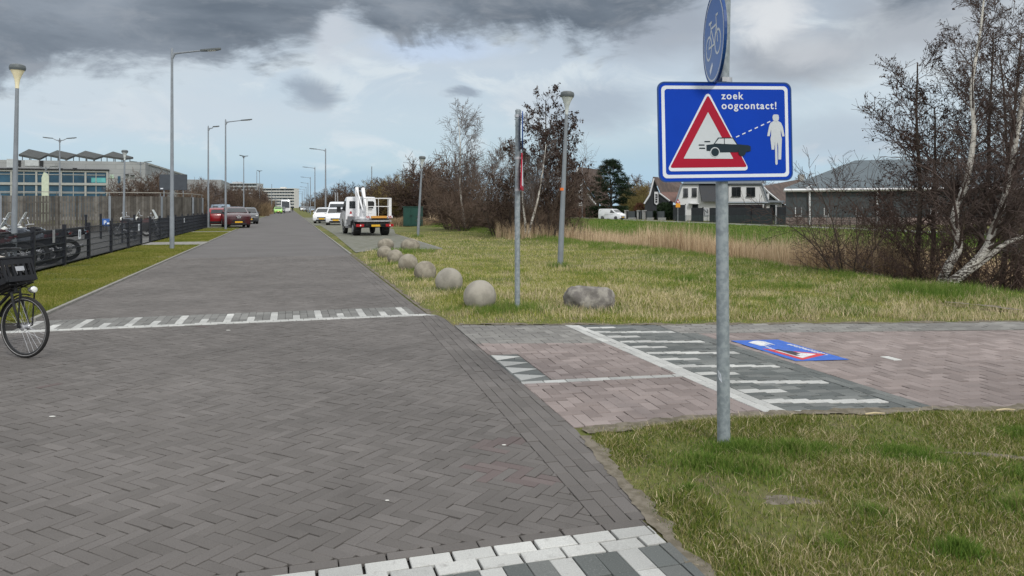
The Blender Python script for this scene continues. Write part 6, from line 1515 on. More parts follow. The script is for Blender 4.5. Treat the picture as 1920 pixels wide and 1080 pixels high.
path_tree([rel(1750, 566, D0, c0), rel(1762, 536, D0, c0), rel(1778, 500, D0, c0), rel(1797, 462, D0, c0), rel(1790, 405, D0, c0), rel(1812, 340, D0, c0), rel(1826, 250, D0, c0), rel(1822, 160, D0 + .2, c0), rel(1838, 60, D0 + .3, c0), rel(1850, -60, D0 + .3, c0)],
    [.12, .105, .095, .085, .08, .065, .05, .04, .025, .012], 11, BIR, 'birch_tree', 'birch with crooked white trunk bending upright, left one of the pair at the right edge', 'tree', c0, None, M['birch'], M['twigmid'], lim=.30, kids=1.3, kl=1.7)
c0 = at(1795, D0 - .3); D1 = D0 - .3
path_tree([rel(1752, 566, D1, c0), rel(1772, 540, D1, c0), rel(1815, 505, D1, c0), rel(1850, 465, D1, c0), rel(1862, 430, D1, c0), rel(1884, 370, D1, c0), rel(1900, 290, D1, c0), rel(1915, 200, D1, c0), rel(1940, 60, D1, c0), rel(1950, -80, D1, c0)],
    [.12, .11, .10, .085, .078, .068, .055, .045, .028, .012], 12, BIR, 'birch_tree', 'birch with white trunk leaning far to the right, right one of the pair', 'tree', c0, None, M['birch'], M['twigmid'], lim=.30, kids=1.3, kl=1.7)
c0 = at(1790, D1 - .1)
path_tree([rel(1742, 564, D1, c0), rel(1765, 543, D1, c0), rel(1830, 500, D1, c0), rel(1880, 460, D1 + .1, c0), rel(1915, 445, D1 + .2, c0), rel(1990, 420, D1 + .4, c0)], [.08, .07, .06, .05, .04, .025], 13, BIR, 'birch_tree', 'low birch stem sprawling sideways out of the right edge', 'tree', c0, None, M['birch'], M['twiggrey'], lim=.5, kids=.9, kl=1.2)
for i, (px, D, hgt, sd_, ln, lb) in enumerate(((1722, 17.6, 5.7, 21, .0, 'slender dark alder with cones, standing left of the white birches'), (1752, 18.4, 5.2, 22, -.10, 'dark alder directly behind the left birch trunk'), (1815, 18.0, 7.2, 23, .02, 'tall dark alder rising behind both birches'), (1868, 17.4, 7.0, 24, .04, 'tall alder at the right edge behind the leaning birch'), (1925, 18.6, 7.4, 25, .0, 'alder partly cut off by the right edge'))):
    stem_tree(ALD, sd_, [((0, 0, -.1), (ln, 0, 1), hgt, .075)], 'alder_tree', lb, 'tree', at(px, D), 'dark alders at the right edge', M['bark'], M['twig'], M['catkin'], .062)
    # a second stem of its own clump
stem_tree(SHR, 31, [((.3 * math.cos(a), .3 * math.sin(a), 0), (math.cos(a) * .9 - .25, math.sin(a) * .6, 1.0), 1.9 + .7 * (k % 3), .022) for k, a in enumerate([6.28318 * i / 6 for i in range(6)])] + [((-.2, .1 * j, 0), (-1.0 - .25 * j, .1, .75 - .1 * j), 2.7 + .2 * j, .024) for j in range(4)] + [((.3, .1 * j, 0), (.9 + .2 * j, .1, .5), 2.4, .024) for j in range(3)], 'shrub', 'tangled bare undergrowth at the foot of the white birches', 'shrub', at(1800, 16.9), None, M['bark'], M['twig'])
stem_tree(SHR, 32, [((.25 * math.cos(a), .25 * math.sin(a), 0), (math.cos(a) * .8, math.sin(a) * .6, 1.0), 1.75 + .5 * (k % 3), .020) for k, a in enumerate([6.28318 * i / 8 for i in range(8)])], 'shrub', 'wide bare shrub standing alone before the reeds', 'shrub', at(1590, 17.6), None, M['bark'], M['twig'])
stem_tree(SHR, 33, [((.3 * math.cos(a), .3 * math.sin(a), 0), (math.cos(a) * .9, math.sin(a) * .6, .8), 1.7 + .5 * (k % 3), .020) for k, a in enumerate([6.28318 * i / 12 for i in range(12)])], 'shrub', 'bare thicket cut by the right edge, right of the birches', 'shrub', at(1905, 16.3), None, M['bark'], M['twig'])
# --- middle group behind the second sign post
Dm = 37; MGn = 'trees in the clump behind the second sign post'
stem_tree(ALD, 41, [((0, 0, -.1), (-.05, 0, 1), 4.6, .06)], 'alder_tree', 'shorter alder at the left of the clump behind the second sign post', 'tree', at(958, 38), MGn, M['bark'], M['twigred'], M['catkin'], .12)
stem_tree(ALD, 42, [((0, 0, -.1), (.02, 0, 1), 6.9, .08), ((.5, .2, -.1), (.16, 0, 1), 6.0, .06)], 'alder_tree', 'tallest alder of the clump, right beside the meadow lamp', 'tree', at(1028, 37), MGn, M['bark'], M['twig'], M['catkin'], .12)
stem_tree(ALD, 43, [((0, 0, -.1), (-.03, 0, 1), 5.7, .07)], 'alder_tree', 'alder in the middle of the clump, between post and lamp', 'tree', at(998, 39), MGn, M['bark'], M['twigred'], M['catkin'], .12)
stem_tree(ALD, 44, [((0, 0, -.1), (.1, 0, 1), 4.4, .06)], 'alder_tree', 'low spreading alder on the right side of the clump', 'tree', at(1040, 38), MGn, M['bark'], M['twigred'], M['catkin'], .12)
c0 = at(990, 35.5); path_tree([rel(988, 452, 35.5, c0), rel(996, 420, 35.5, c0), rel(1008, 375, 35.5, c0), rel(1016, 330, 35.5, c0), rel(1024, 270, 35.5, c0)], [.07, .06, .05, .035, .015], 45, BIR, 'birch_tree', 'thin white birch leaning right in the clump', 'tree', c0, MGn, M['birch'], M['twiggrey'], lim=.35, kids=1.2, kl=1.3)
c0 = at(982, 35.8); path_tree([rel(984, 450, 35.8, c0), rel(985, 420, 35.8, c0), rel(981, 385, 35.8, c0), rel(978, 330, 35.8, c0), rel(972, 280, 35.8, c0)], [.06, .055, .045, .03, .012], 46, BIR, 'birch_tree', 'thin upright white birch directly behind the second sign post', 'tree', c0, MGn, M['birch'], M['twiggrey'], lim=.35, kids=1.2, kl=1.3)
for i, (px, D, lb) in enumerate(((935, 40, 'bare brush at the left foot of the clump'), (1025, 36, 'dense bare shrub at the foot of the tallest alder'), (1052, 43, 'bare brush at the right foot of the clump, behind the meadow lamp'), (965, 41, 'bare brush behind the second sign post'))):
    stem_tree(SHR, 50 + i, [((.35 * math.cos(a), .35 * math.sin(a), 0), (math.cos(a) * .55, math.sin(a) * .4, 1.0), 2.4 + .9 * (k % 3), .024) for k, a in enumerate([6.28318 * j / 9 for j in range(9)])], 'shrub', lb, 'shrub', at(px, D), 'bare brush around the clump', M['bark'], M['twigred'])
# --- lone pale birch and its shrub
stem_tree(BIR, 61, [((0, 0, -.1), (-.02, 0, 1), 7.4, .085), ((.2, 0, -.1), (.28, 0, 1), 5.6, .06)], 'birch_tree', 'lone pale leafless birch left of the second sign post', 'tree', at(872, 49), None, M['birch'], M['twiggrey'], rmin=.007, kids=[1.7, 1.5, 1.5])
for i, (px, D, lb) in enumerate(((868, 47, 'round bare shrub at the foot of the lone birch'), (845, 50, 'bare shrub left of the lone birch'), (905, 52, 'dark bare shrub right of the lone birch'), (918, 50, 'dark bare shrub between the lone birch and the clump'))):
    stem_tree(SHR, 70 + i, [((.3 * math.cos(a), .3 * math.sin(a), 0), (math.cos(a) * .7, math.sin(a) * .5, 1.0), 1.9 + .7 * (k % 3), .028) for k, a in enumerate([6.28318 * j / 9 for j in range(9)])], 'shrub', lb, 'shrub', at(px, D), None, M['bark'], M['twigred'], rmin=.009)
# --- hedgerow prototypes for the distance
def far_proto(seed, h, wm, st=3, kids=(2.0, 2.0), rmin=.02, spread=.35, name='hedgerow_tree'):
    r_ = random.Random(seed)
    return stem_tree(SHR, seed, [((r_.uniform(-.7, .7), r_.uniform(-.7, .7), -.2), (r_.gauss(0, spread), r_.gauss(0, spread), 1), h * r_.uniform(.75, 1.0), .07) for _ in range(st)], name, '', 'tree', (0, 0, 0), None, M['bark'], wm, M['catkin'], .16, rmin=rmin, n=[10, 6, 4], ratio=[.42, .5], start=[.1, .1], kids=list(kids), cat=.25)
HP = [far_proto(81, 7.0, M['twigred'], 5), far_proto(82, 6.5, M['twig'], 4), far_proto(83, 6.0, M['twigyel'], 6), far_proto(84, 7.5, M['twigred'], 5), far_proto(85, 6.6, M['twiggrey'], 5)]
hcount = 0; husage = [0] * len(HP)
HL = ['bare reddish tree in the hedgerow right of the street', 'bare dark tree in the hedgerow', 'yellowish bare willow in the hedgerow', 'tall bare reddish tree in the hedgerow', 'bare greyish tree in the hedgerow']
def hedge(px, D, ytop, k, label, group, rz=None):
    global hcount
    q_ = .287 - .958 * (960 - px) / F
    if q_ < 0 and px > 380: D = max(D, min(900, -1.0) if q_ == 0 else D)
    if q_ < 0: D = max(D, (-6.5 / q_) if px > 440 else D)
    if D > 420: return None
    p = at(px, D); hh = H - (ytop - HY) / F * D - p.z; base_h = [6.6, 6.2, 5.8, 7.0, 6.2][k]; s_ = hh / base_h; src = HP[k]; rzv = random.Random(hcount * 7 + k).uniform(0, 6.28); hcount += 1
    if husage[k] == 0: src.location = p; src.rotation_euler = (0, 0, rzv); src.scale = (s_, s_, s_); src['label'] = label; src['group'] = group; o = src
    else: o = copy_tree(src, p, rzv, label, group, scale=(s_, s_, s_))
    husage[k] += 1; return o
gR = 'bare hedgerow trees right of the street'; gL = 'bare trees behind the parking bays on the left'
rr_ = random.Random(5)
for px, D, yt, k in ((845, 76, 318, 3), (826, 76, 305, 0), (812, 80, 310, 1), (797, 82, 318, 3), (780, 84, 325, 0), (764, 86, 330, 2), (748, 88, 334, 2), (732, 90, 338, 0), (716, 92, 340, 2), (700, 96, 342, 2), (684, 100, 350, 1), (668, 104, 346, 1), (655, 108, 352, 0), (643, 112, 356, 0), (632, 120, 354, 3), (622, 135, 358, 1), (612, 150, 362, 0), (603, 170, 362, 3), (596, 190, 366, 0), (590, 230, 368, 1), (586, 280, 370, 3),
    (835, 92, 330, 0), (806, 95, 326, 3), (774, 98, 338, 1), (740, 100, 344, 0), (708, 105, 350, 3), (676, 112, 356, 0)):
    hedge(px, D, yt, k, {0: 'bare reddish brown tree in the hedgerow right of the street', 1: 'bare dark brown tree in the hedgerow right of the street', 2: 'yellowish bare willow in the hedgerow right of the street', 3: 'taller bare reddish tree in the hedgerow right of the street', 4: 'bare greyish tree in the hedgerow right of the street'}[k], gR + ', kind %s' % ('red', 'dark', 'willow', 'tall', 'grey')[k])
for i in range(24):
    px = 372 + i * 5.6 + rr_.uniform(-2, 2); k = rr_.choice([0, 1, 3, 3, 0]); hedge(px, rr_.uniform(95, 130), rr_.uniform(352, 366) - (4 if i < 8 else 0) + (10 if i > 20 else 0), k, {0: 'bare reddish brown tree behind the left parking bays', 1: 'bare dark brown tree behind the left parking bays', 3: 'taller bare reddish tree behind the left parking bays'}[k], gL + ', kind %s' % ('red', 'dark', '', 'tall')[k])
for px, yt, D in ((240, 350, 64), (252, 343, 66), (268, 340, 64), (284, 342, 68), (300, 346, 70), (348, 346, 72), (362, 342, 76), (205, 356, 66)):
    k = rr_.choice([0, 3, 4]); hedge(px, D, yt, k, {0: 'brown leaf-holding shrub tree before the grey building', 3: 'taller reddish bare tree before the grey building', 4: 'greyish bare tree before the grey building'}[k], 'bare trees before the grey building, kind %s' % ('red', '', '', 'tall', 'grey')[k])
# yellow willows and trees behind the houses
for px, yt, D, k in ((1185, 352, 158, 2), (1196, 346, 160, 2), (1206, 350, 158, 2), (1215, 352, 162, 2), (1178, 362, 155, 2), (1066, 340, 190, 3), (1050, 350, 190, 0), (1495, 334, 160, 4), (1440, 338, 165, 4), (1203, 336, 178, 4), (1190, 338, 180, 4)):
    hedge(px, D, yt, k, {2: 'olive yellow willow between the pine and the black boarded house', 3: 'tall bare tree beside the house behind the pine', 0: 'bare reddish tree beside the house behind the pine', 4: 'pale bare tree rising behind the house roofs'}[k], 'trees among the houses, kind %s' % ('red', '', 'willow', 'tall', 'grey')[k])
# far woods that read as one mass
def twigmass(name, boxes, n, m, seed, size=1.2, label=''):
    r_ = np.random.default_rng(seed); V = []; 
    w = np.array([b_[6] for b_ in boxes], float); w /= w.sum(); pick = r_.choice(len(boxes), n, p=w); B_ = np.array([b_[:6] for b_ in boxes], float)[pick]
    u = r_.random((n, 3)); c_ = B_[:, 0:3] + (B_[:, 3:6] - B_[:, 0:3]) * u; c_[:, 2] = B_[:, 2] + (B_[:, 5] - B_[:, 2]) * u[:, 2] ** 1.3 * (.55 + .45 * vnoise(c_[:, 0] * .35, c_[:, 1] * .2, seed))
    a = r_.normal(size=(n, 3)) * .5; a[:, 2] = np.abs(a[:, 2]) + .6; a /= np.linalg.norm(a, axis=1, keepdims=True); s_ = size * r_.uniform(.4, 1.2, (n, 1)); wd = np.cross(a, r_.normal(size=(n, 3))); wd /= np.linalg.norm(wd, axis=1, keepdims=True); wd *= size * .018
    V = np.stack([c_ - wd, c_ + wd, c_ + a * s_], 1).reshape(-1, 3); o = npmesh(name, V, np.arange(n * 3).reshape(n, 3), m, kind='stuff'); tag(o, label, 'brush', kind='stuff'); return o
M['brush'] = mat('brown_brush', (.13, .098, .072), .95, .3, .2, spec=.05, island=.4, c2=(.17, .13, .085), space='Generated')
def bx(px0, px1, D0_, D1_, ytop, w=1): D1_ = min(D1_, D0_ * 1.03) if px0 < 600 else D1_; a = (px0 - 960) / F * D0_; c_ = (px1 - 960) / F * D0_; return (a, D0_, -.4, c_, D1_, H - (ytop - HY) / F * D0_, w)
twigmass('brush', [bx(680, 860, 88, 100, 366, 3), bx(590, 690, 130, 170, 368, 2), bx(562, 600, 260, 330, 376, 1)], 26000, M['brush'], 3, 1.4, 'brown tangled brush under the hedgerow right of the street')
twigmass('brush', [bx(366, 470, 105, 130, 364, 3), bx(455, 492, 150, 190, 372, 1), bx(490, 506, 215, 240, 374, .6)], 26000, M['brush'], 4, 1.5, 'brown thicket filling the ground under the trees behind the left parking bays')
twigmass('brush', [bx(225, 380, 66, 80, 356, 1)], 6000, M['brush'], 6, 1.0, 'brown brush in front of the grey building, behind the wooden fence')
twigmass('brush', [bx(880, 1060, 50, 58, 396, 1), bx(820, 1000, 80, 95, 380, 1)], 12000, M['brush'], 7, 1.1, 'dark brush between the lone birch and the clump')
M['brush2'] = mat('olive_willow_brush', (.16, .135, .055), .95, .3, .2, spec=.05, island=.4)
twigmass('brush', [bx(1174, 1218, 150, 160, 358, 1)], 9000, M['brush2'], 8, 1.3, 'olive yellow brush between the pine and the black boarded house')
M['reeddry'] = mat('dry_reed', (.25, .185, .115), .95, .25, .3, spec=.05, island=.35)
twigmass('reed', [bx(477, 492, 122, 135, 381, 1), bx(490, 499, 150, 160, 383, .5)], 4500, M['reeddry'], 12, 1.2, 'dry tan reeds by the left parking bays')
M['beech'] = mat('beech_hedge_leaves', (.13, .062, .04), .95, .3, .6, spec=.05, island=.5); M['ivy'] = mat('evergreen_leaves', (.022, .040, .016), .8, .3, .6, spec=.2, island=.5)
def leafbox(name, label, cat, lo, hi, n, m, seed, size=.12, ell=False, group=None, parent=None):
    r_ = np.random.default_rng(seed); lo = np.array(lo, float); hi = np.array(hi, float)
    if ell:
        d = r_.normal(size=(n, 3)); d /= np.linalg.norm(d, axis=1, keepdims=True); rad = r_.uniform(.45, 1, (n, 1)) ** .6 * (.85 + .25 * vnoise(d[:, 0] * 3 + 9, d[:, 2] * 3 + 5, seed)[:, None]); c_ = (lo + hi) / 2 + d * rad * (hi - lo) / 2
    else: c_ = lo + (hi - lo) * r_.random((n, 3)); c_[:, 2] += .12 * (vnoise(c_[:, 0] * 2, c_[:, 1], seed) - .5)
    a = r_.normal(size=(n, 3)); a /= np.linalg.norm(a, axis=1, keepdims=True); b_ = np.cross(a, r_.normal(size=(n, 3))); b_ /= np.linalg.norm(b_, axis=1, keepdims=True); s_ = size * r_.uniform(.5, 1.2, (n, 1))
    V = np.stack([c_ - a * s_, c_ + b_ * s_ * .6, c_ + a * s_, c_ - b_ * s_ * .6], 1).reshape(-1, 3)
    o = npmesh(name, V, np.arange(n * 4).reshape(n, 4), m, parent)
    if parent is None: tag(o, label, cat, group)
    return o
def bl(px0, px1, y0, D, dep, z0=-.6): a = P(px0, y0, D); c_ = P(px1, y0, D); return (a.x, D, z0), (c_.x, D + dep, a.z)
leafbox('hedge', 'rusty brown beech hedge left of the delivery van', 'hedge', *bl(1058, 1142, 391, 152, 1.5), 9000, M['beech'], 1, .14)
for x0, x1, lb in ((1191, 1194, 'green hedge piece left of the narrow gate'), (1207, 1211, 'green hedge piece right of the narrow gate'), (1224.5, 1231.5, 'green hedge piece between the two grey fence panels'), (1246, 1262, 'green hedge at the left end of the black board fence')):
    leafbox('hedge', lb, 'hedge', *bl(x0, x1, 396, DS(x0, T0 + .3), .8), 900 if x1 - x0 < 10 else 2200, M['ivy'], int(x0), .12)
leafbox('shrub', 'dark evergreen shrub before the black boarded house', 'shrub', *bl(1234, 1268, 378, 121, 3, -.6), 3500, M['ivy'], 5, .16, ell=True)
leafbox('shrub', 'rusty leaved shrub left of the black boarded house', 'shrub', *bl(1190, 1212, 378, 130, 3, -.6), 1500, M['beech'], 6, .12, ell=True)
leafbox('shrub', 'dark evergreen mass under the pine', 'shrub', *bl(1100, 1180, 386, 144, 3, -.6), 6000, M['ivy'], 9, .18)
# ------------------------------------------------------------------ pine
M['pine'] = mat('pine_needles', (.014, .026, .014), .8, .3, 1.0, spec=.15, island=.5, c2=(.024, .040, .020))
D = 140; PS = 1.4; base = P(1146, yb(D), D); pine = thing('pine_tree', 'broad dark green pine behind the delivery van', 'tree', base)
r_ = random.Random(9); clumps = []
T = Tree(91, dict(levels=2, n=[8, 5, 3], wob=[.03, .08, .1], up=[.02, .06, .05], start=[.2, .3], kids=[5, 2], ang=[1.15, .8], ratio=[.42, .5], shr=[.35, .3], rr=[.4, .5], rmin=.03, cat=1)); T.grow(Vector((0, 0, 0)), Vector((0, 0, 1)), 7.0, .22, 0)
v, f = join([tubes(T.seg[l], 6) for l in range(2)]); npmesh('trunk', v * PS, f, M['bark'], pine, smooth=True)
outl = [(1.8, 2.2), (2.6, 2.9), (3.2, 2.85), (4.0, 2.75), (5.0, 2.4), (6.0, 1.85), (6.9, 1.2), (7.5, .75)]
V = []; rn = np.random.default_rng(4)
for i in range(360):
    z = rn.uniform(1.7, 7.6); rmax = np.interp(z, [a for a, _ in outl], [b_ for _, b_ in outl]) * (1 + .16 * math.sin(z * 5.1) + .0); a = rn.uniform(0, 6.28); rad = rmax * rn.uniform(.35, 1.05); cc = np.array([rad * math.cos(a), rad * math.sin(a) * .9, z + .12 * rad])
    k = 110; d = rn.normal(size=(k, 3)); d[:, 2] = np.abs(d[:, 2]) * .8 - .15; d /= np.linalg.norm(d, axis=1, keepdims=True); sz = rn.uniform(.28, .46); o_ = cc + d * sz * rn.uniform(.2, 1, (k, 1)); w_ = np.cross(d, rn.normal(size=(k, 3))); w_ /= np.linalg.norm(w_, axis=1, keepdims=True)
    V.append(np.stack([o_ - w_ * .022, o_ + w_ * .022, o_ + d * .20], 1).reshape(-1, 3))
V = np.concatenate(V); npmesh('crown', V * PS, np.arange(len(V)).reshape(-1, 3), M['pine'], pine)

# ------------------------------------------------------------------ grass
def blades(name, x, y, z, h, w, lean, m, seed, kind='stuff', label='', cat='grass'):
    r_ = np.random.default_rng(seed); n = len(x); a = r_.uniform(0, 6.283, n); la = r_.uniform(0, 6.283, n)
    ux, uy = np.cos(a) * w / 2, np.sin(a) * w / 2; lx_, ly_ = np.cos(la) * lean * h, np.sin(la) * lean * h
    hz_ = h * np.sqrt(np.clip(1 - lean ** 2 * .8, .05, 1))
    b0 = np.stack([x - ux, y - uy, z], -1); b1 = np.stack([x + ux, y + uy, z], -1)
    m0 = np.stack([x - ux * .7 + lx_ * .35, y - uy * .7 + ly_ * .35, z + hz_ * .62], -1); m1 = np.stack([x + ux * .7 + lx_ * .35, y + uy * .7 + ly_ * .35, z + hz_ * .62], -1)
    tp = np.stack([x + lx_, y + ly_, z + hz_], -1)
    V = np.stack([b0, b1, m1, m0, tp], 1).reshape(-1, 3); i = np.arange(n)[:, None] * 5
    T = np.concatenate([i + np.array([[0, 1, 2]]), i + np.array([[0, 2, 3]]), i + np.array([[3, 2, 4]])], 0)
    o = npmesh(name, V, T, m); tag(o, label, cat, kind=kind); return o
def grassmat(name, stops, patch=((.6, .45), ), pstops=None, pscale=.9):
    m = bpy.data.materials.new(name); m.use_nodes = True; N = NT(m.node_tree); b = N.n['Principled BSDF']; geo = N.node('ShaderNodeNewGeometry')
    isd = geo.outputs['Random Per Island']; p = geo.outputs['Position']; pn = N.noise(p, pscale, 4, .6)
    f = N.m('ADD', isd, N.m('MULTIPLY_ADD', pn, 1.3, -.65), clamp=True); g = N.ramp(f, stops)
    N.put(b.inputs['Base Color'], g); b.inputs['Roughness'].default_value = .7; b.inputs['Specular IOR Level'].default_value = .15
    tr = N.node('ShaderNodeBsdfTranslucent'); N.put(tr.inputs[0], g); mx = N.node('ShaderNodeMixShader'); mx.inputs[0].default_value = .3
    N.l.new(b.outputs[0], mx.inputs[1]); N.l.new(tr.outputs[0], mx.inputs[2]); N.l.new(mx.outputs[0], N.n['Material Output'].inputs[0]); return m
M['gA'] = grassmat('meadow_grass', [(0, (.085, .15, .018)), (.22, (.18, .25, .036)), (.42, (.29, .32, .062)), (.60, (.40, .38, .11)), (.8, (.50, .43, .21)), (1, (.66, .58, .36))], pscale=.9)
M['gL'] = grassmat('lawn_grass', [(0, (.055, .10, .014)), (.25, (.12, .175, .026)), (.5, (.19, .225, .042)), (.7, (.26, .25, .075)), (.85, (.34, .29, .15)), (1, (.50, .43, .26))], pscale=1.6)
M['gB'] = grassmat('lush_grass', [(0, (.07, .14, .02)), (.5, (.135, .225, .036)), (.85, (.21, .27, .065)), (1, (.32, .29, .13))], pscale=1.2)
M['gC'] = grassmat('verge_grass', [(0, (.10, .135, .02)), (.4, (.17, .20, .03)), (.7, (.235, .235, .045)), (1, (.36, .31, .12))], pscale=.5)
M['straw'] = mat('dry_straw', (.50, .42, .27), .9, .2, 3, spec=.1, island=.35)
def okgrass(x, y):
    t = x * VD.x + y * VD.y; s = x * UD.x + y * UD.y
    r = np.where(y > FAR_EDGE(x), (t > np.interp(s, [9, 11, 12, 400], [2.2, 2.15, 2.04, 2.04])), False)
    l = (y < NEAR_EDGE(x)) & (t > ROAD_R(s) + .02)
    return r | l
def inpoly(x, y, poly):
    c_ = np.zeros(len(x), bool); j = len(poly) - 1
    for i in range(len(poly)):
        xi, yi = poly[i][0], poly[i][1]; xj, yj = poly[j][0], poly[j][1]
        c_ ^= ((yi > y) != (yj > y)) & (x < (xj - xi) * (y - yi) / (yj - yi + 1e-12) + xi); j = i
    return c_
def view(x, y, m=60): px = 960 + x / y * F; return (px > -m) & (px < 1920 + m)
BAY = [tuple(p_[:2]) for p_ in (G(598, 421.5), G(628, 441), G(667, 474), G(700, 470), G(829, 467.5), G(742, 440), G(735, 421))]
TRAIL = [G(1770, 573), G(1830, 578), G(1900, 588), G(1990, 590)]
def segdist(x, y, pts):
    d = np.full(len(x), 1e9)
    for a, c_ in zip(pts[:-1], pts[1:]):
        ax, ay, bx_, by_ = a[0], a[1], c_[0], c_[1]; L2 = (bx_ - ax) ** 2 + (by_ - ay) ** 2; k = np.clip(((x - ax) * (bx_ - ax) + (y - ay) * (by_ - ay)) / L2, 0, 1); d = np.minimum(d, np.hypot(x - ax - k * (bx_ - ax), y - ay - k * (by_ - ay)))
    return d
R8 = np.random.default_rng(8)
def scatter(n, x0, x1, y0, y1, dens=None):
    # density falls with distance: sample uniformly in 1/y
    u = R8.random(n); y = 1 / (1 / y1 + (1 / y0 - 1 / y1) * u); x = R8.uniform(x0, x1, n) * y; return x, y
# near lawn right (around the sign)
def lawn(n, seed, hmin, hmax, wid, m, lean, name, label, keep=None, thin=True):
    x = R8.uniform(.4, 6.6, n); y = R8.uniform(2.6, 6.4, n)
    k = okgrass(x, y) & (y < NEAR_EDGE(x) - .0) & view(x, y, 620)
    x, y = x[k], y[k]; t = x * VD.x + y * VD.y; s = x * UD.x + y * UD.y
    ed = np.minimum(t - ROAD_R(s), NEAR_EDGE(x) - y)
    dn = fbm(x * 1.6, y * 1.6, 17); k = R8.random(len(x)) < np.clip(ed / .10 - .1, .0, 1) * np.clip((dn - .27) / .16, .18, 1)
    bare = np.minimum(np.hypot((x - 1.50) / .22, (y - 4.05) / .10), np.hypot((x - 3.15) / .45, (y - 4.75 - (x - 3.15) * -.45) / .07)); k &= (bare > 1) | (R8.random(len(x)) < .3)
    if keep is not None: k &= keep(x, y)
    x, y = x[k], y[k]; ed = ed[k]; n2 = len(x); h = R8.uniform(hmin, hmax, n2) * (.55 + .9 * fbm(x * 2.1, y * 2.1, 23)) * np.clip(.4 + ed * 4, .4, 1)
    return blades(name, x, y, terrain(x, y) - .003, h, R8.uniform(.6, 1.2, n2) * wid, R8.uniform(*lean, n2), m, seed, label=label)
lawn(450000, 1, .014, .052, .0046, M['gL'], (.15, .9), 'grass', 'mixed green and dry grass of the lawn around the big sign pole')
lawn(28000, 2, .03, .10, .0030, M['straw'], (.75, 1.0), 'dry_grass', 'dry straw lying in the lawn around the big sign pole')
tuft = [(1.50, 4.86, .34, .075), (1.16, 4.62, .24, .075), (1.80, 4.80, .30, .10), (1.45, 4.50, .30, .08), (2.0, 4.85, .25, .06), (2.05, 3.42, .16, .09), (2.65, 3.9, .2, .08), (1.85, 3.85, .18, .07), (3.1, 4.4, .3, .06), (2.5, 4.8, .35, .06), (3.0, 3.5, .25, .08), (1.0, 4.2, .14, .05), (1.5, 3.5, .12, .07), (2.4, 3.2, .12, .07), (3.6, 5.2, .35, .06)]
xs, ys, hs = [], [], []
for cx, cy, r0, h0 in tuft:
    k = int(26000 * r0 * r0); a = R8.uniform(0, 6.283, k); rr0 = r0 * np.abs(R8.normal(0, .62, k)); xs.append(cx + rr0 * np.cos(a)); ys.append(cy + rr0 * np.sin(a) * .8); hs.append(h0 * np.clip(1.15 - .6 * rr0 / r0, .3, 2) * R8.uniform(.5, 1.2, k))
x = np.concatenate(xs); y = np.concatenate(ys); h = np.concatenate(hs); k = okgrass(x, y) & (np.hypot(x - 1.43, y - 5.03) > .05); x, y, h = x[k], y[k], h[k]
blades('tall_grass', x, y, terrain(x, y) - .004, h, R8.uniform(.003, .006, len(x)), R8.uniform(.1, .8, len(x)), M['gB'], 6, label='lush green tufts growing round the foot of the big sign pole')
# meadow beyond the cycle path
x, y = scatter(560000, -.35, .80, 10.0, 46); 
t = x * VD.x + y * VD.y; s = x * UD.x + y * UD.y
ed = np.minimum(y - FAR_EDGE(x), t - 2.05); trd = segdist(x, y, TRAIL)
k = okgrass(x, y) & (t < 12.9) & view(x, y, 30) & ~inpoly(x, y, BAY) & (R8.random(len(x)) < np.clip(ed / .5 + .05, .1, 1)) & ((trd > .22) | (R8.random(len(x)) < .1)) & (R8.random(len(x)) < np.clip((fbm(x * .7, y * .7, 31) - .22) / .2, .3, 1))
k &= ~((y > 40) & (t < 3.2))
x, y, t = x[k], y[k], t[k]; n = len(x); sc_ = .55 + y / 26
h = R8.uniform(.035, .095, n) * (.45 + 1.0 * fbm(x * .8, y * .8, 33)) * np.clip(ed[k] * 1.2 + .35, .35, 1)
blades('grass', x, y, terrain(x, y) - .005, h, .0065 * sc_ * R8.uniform(.6, 1.3, n), R8.uniform(.15, .9, n), M['gA'], 7, label='rough green and yellow grass of the meadow beyond the cycle path')
# straw coloured tufts on the meadow
x, y = scatter(60000, -.2, .80, 10.4, 40); t = x * VD.x + y * VD.y
k = okgrass(x, y) & (t < 12.6) & view(x, y, 30) & ~inpoly(x, y, BAY) & (fbm(x * 1.1, y * 1.1, 41) > .50); x, y = x[k], y[k]; n = len(x)
blades('dry_grass', x, y, terrain(x, y), R8.uniform(.06, .17, n), .006 * (.5 + y / 26), R8.uniform(.2, .9, n), M['straw'], 9, label='straw coloured dry stems standing in the meadow')
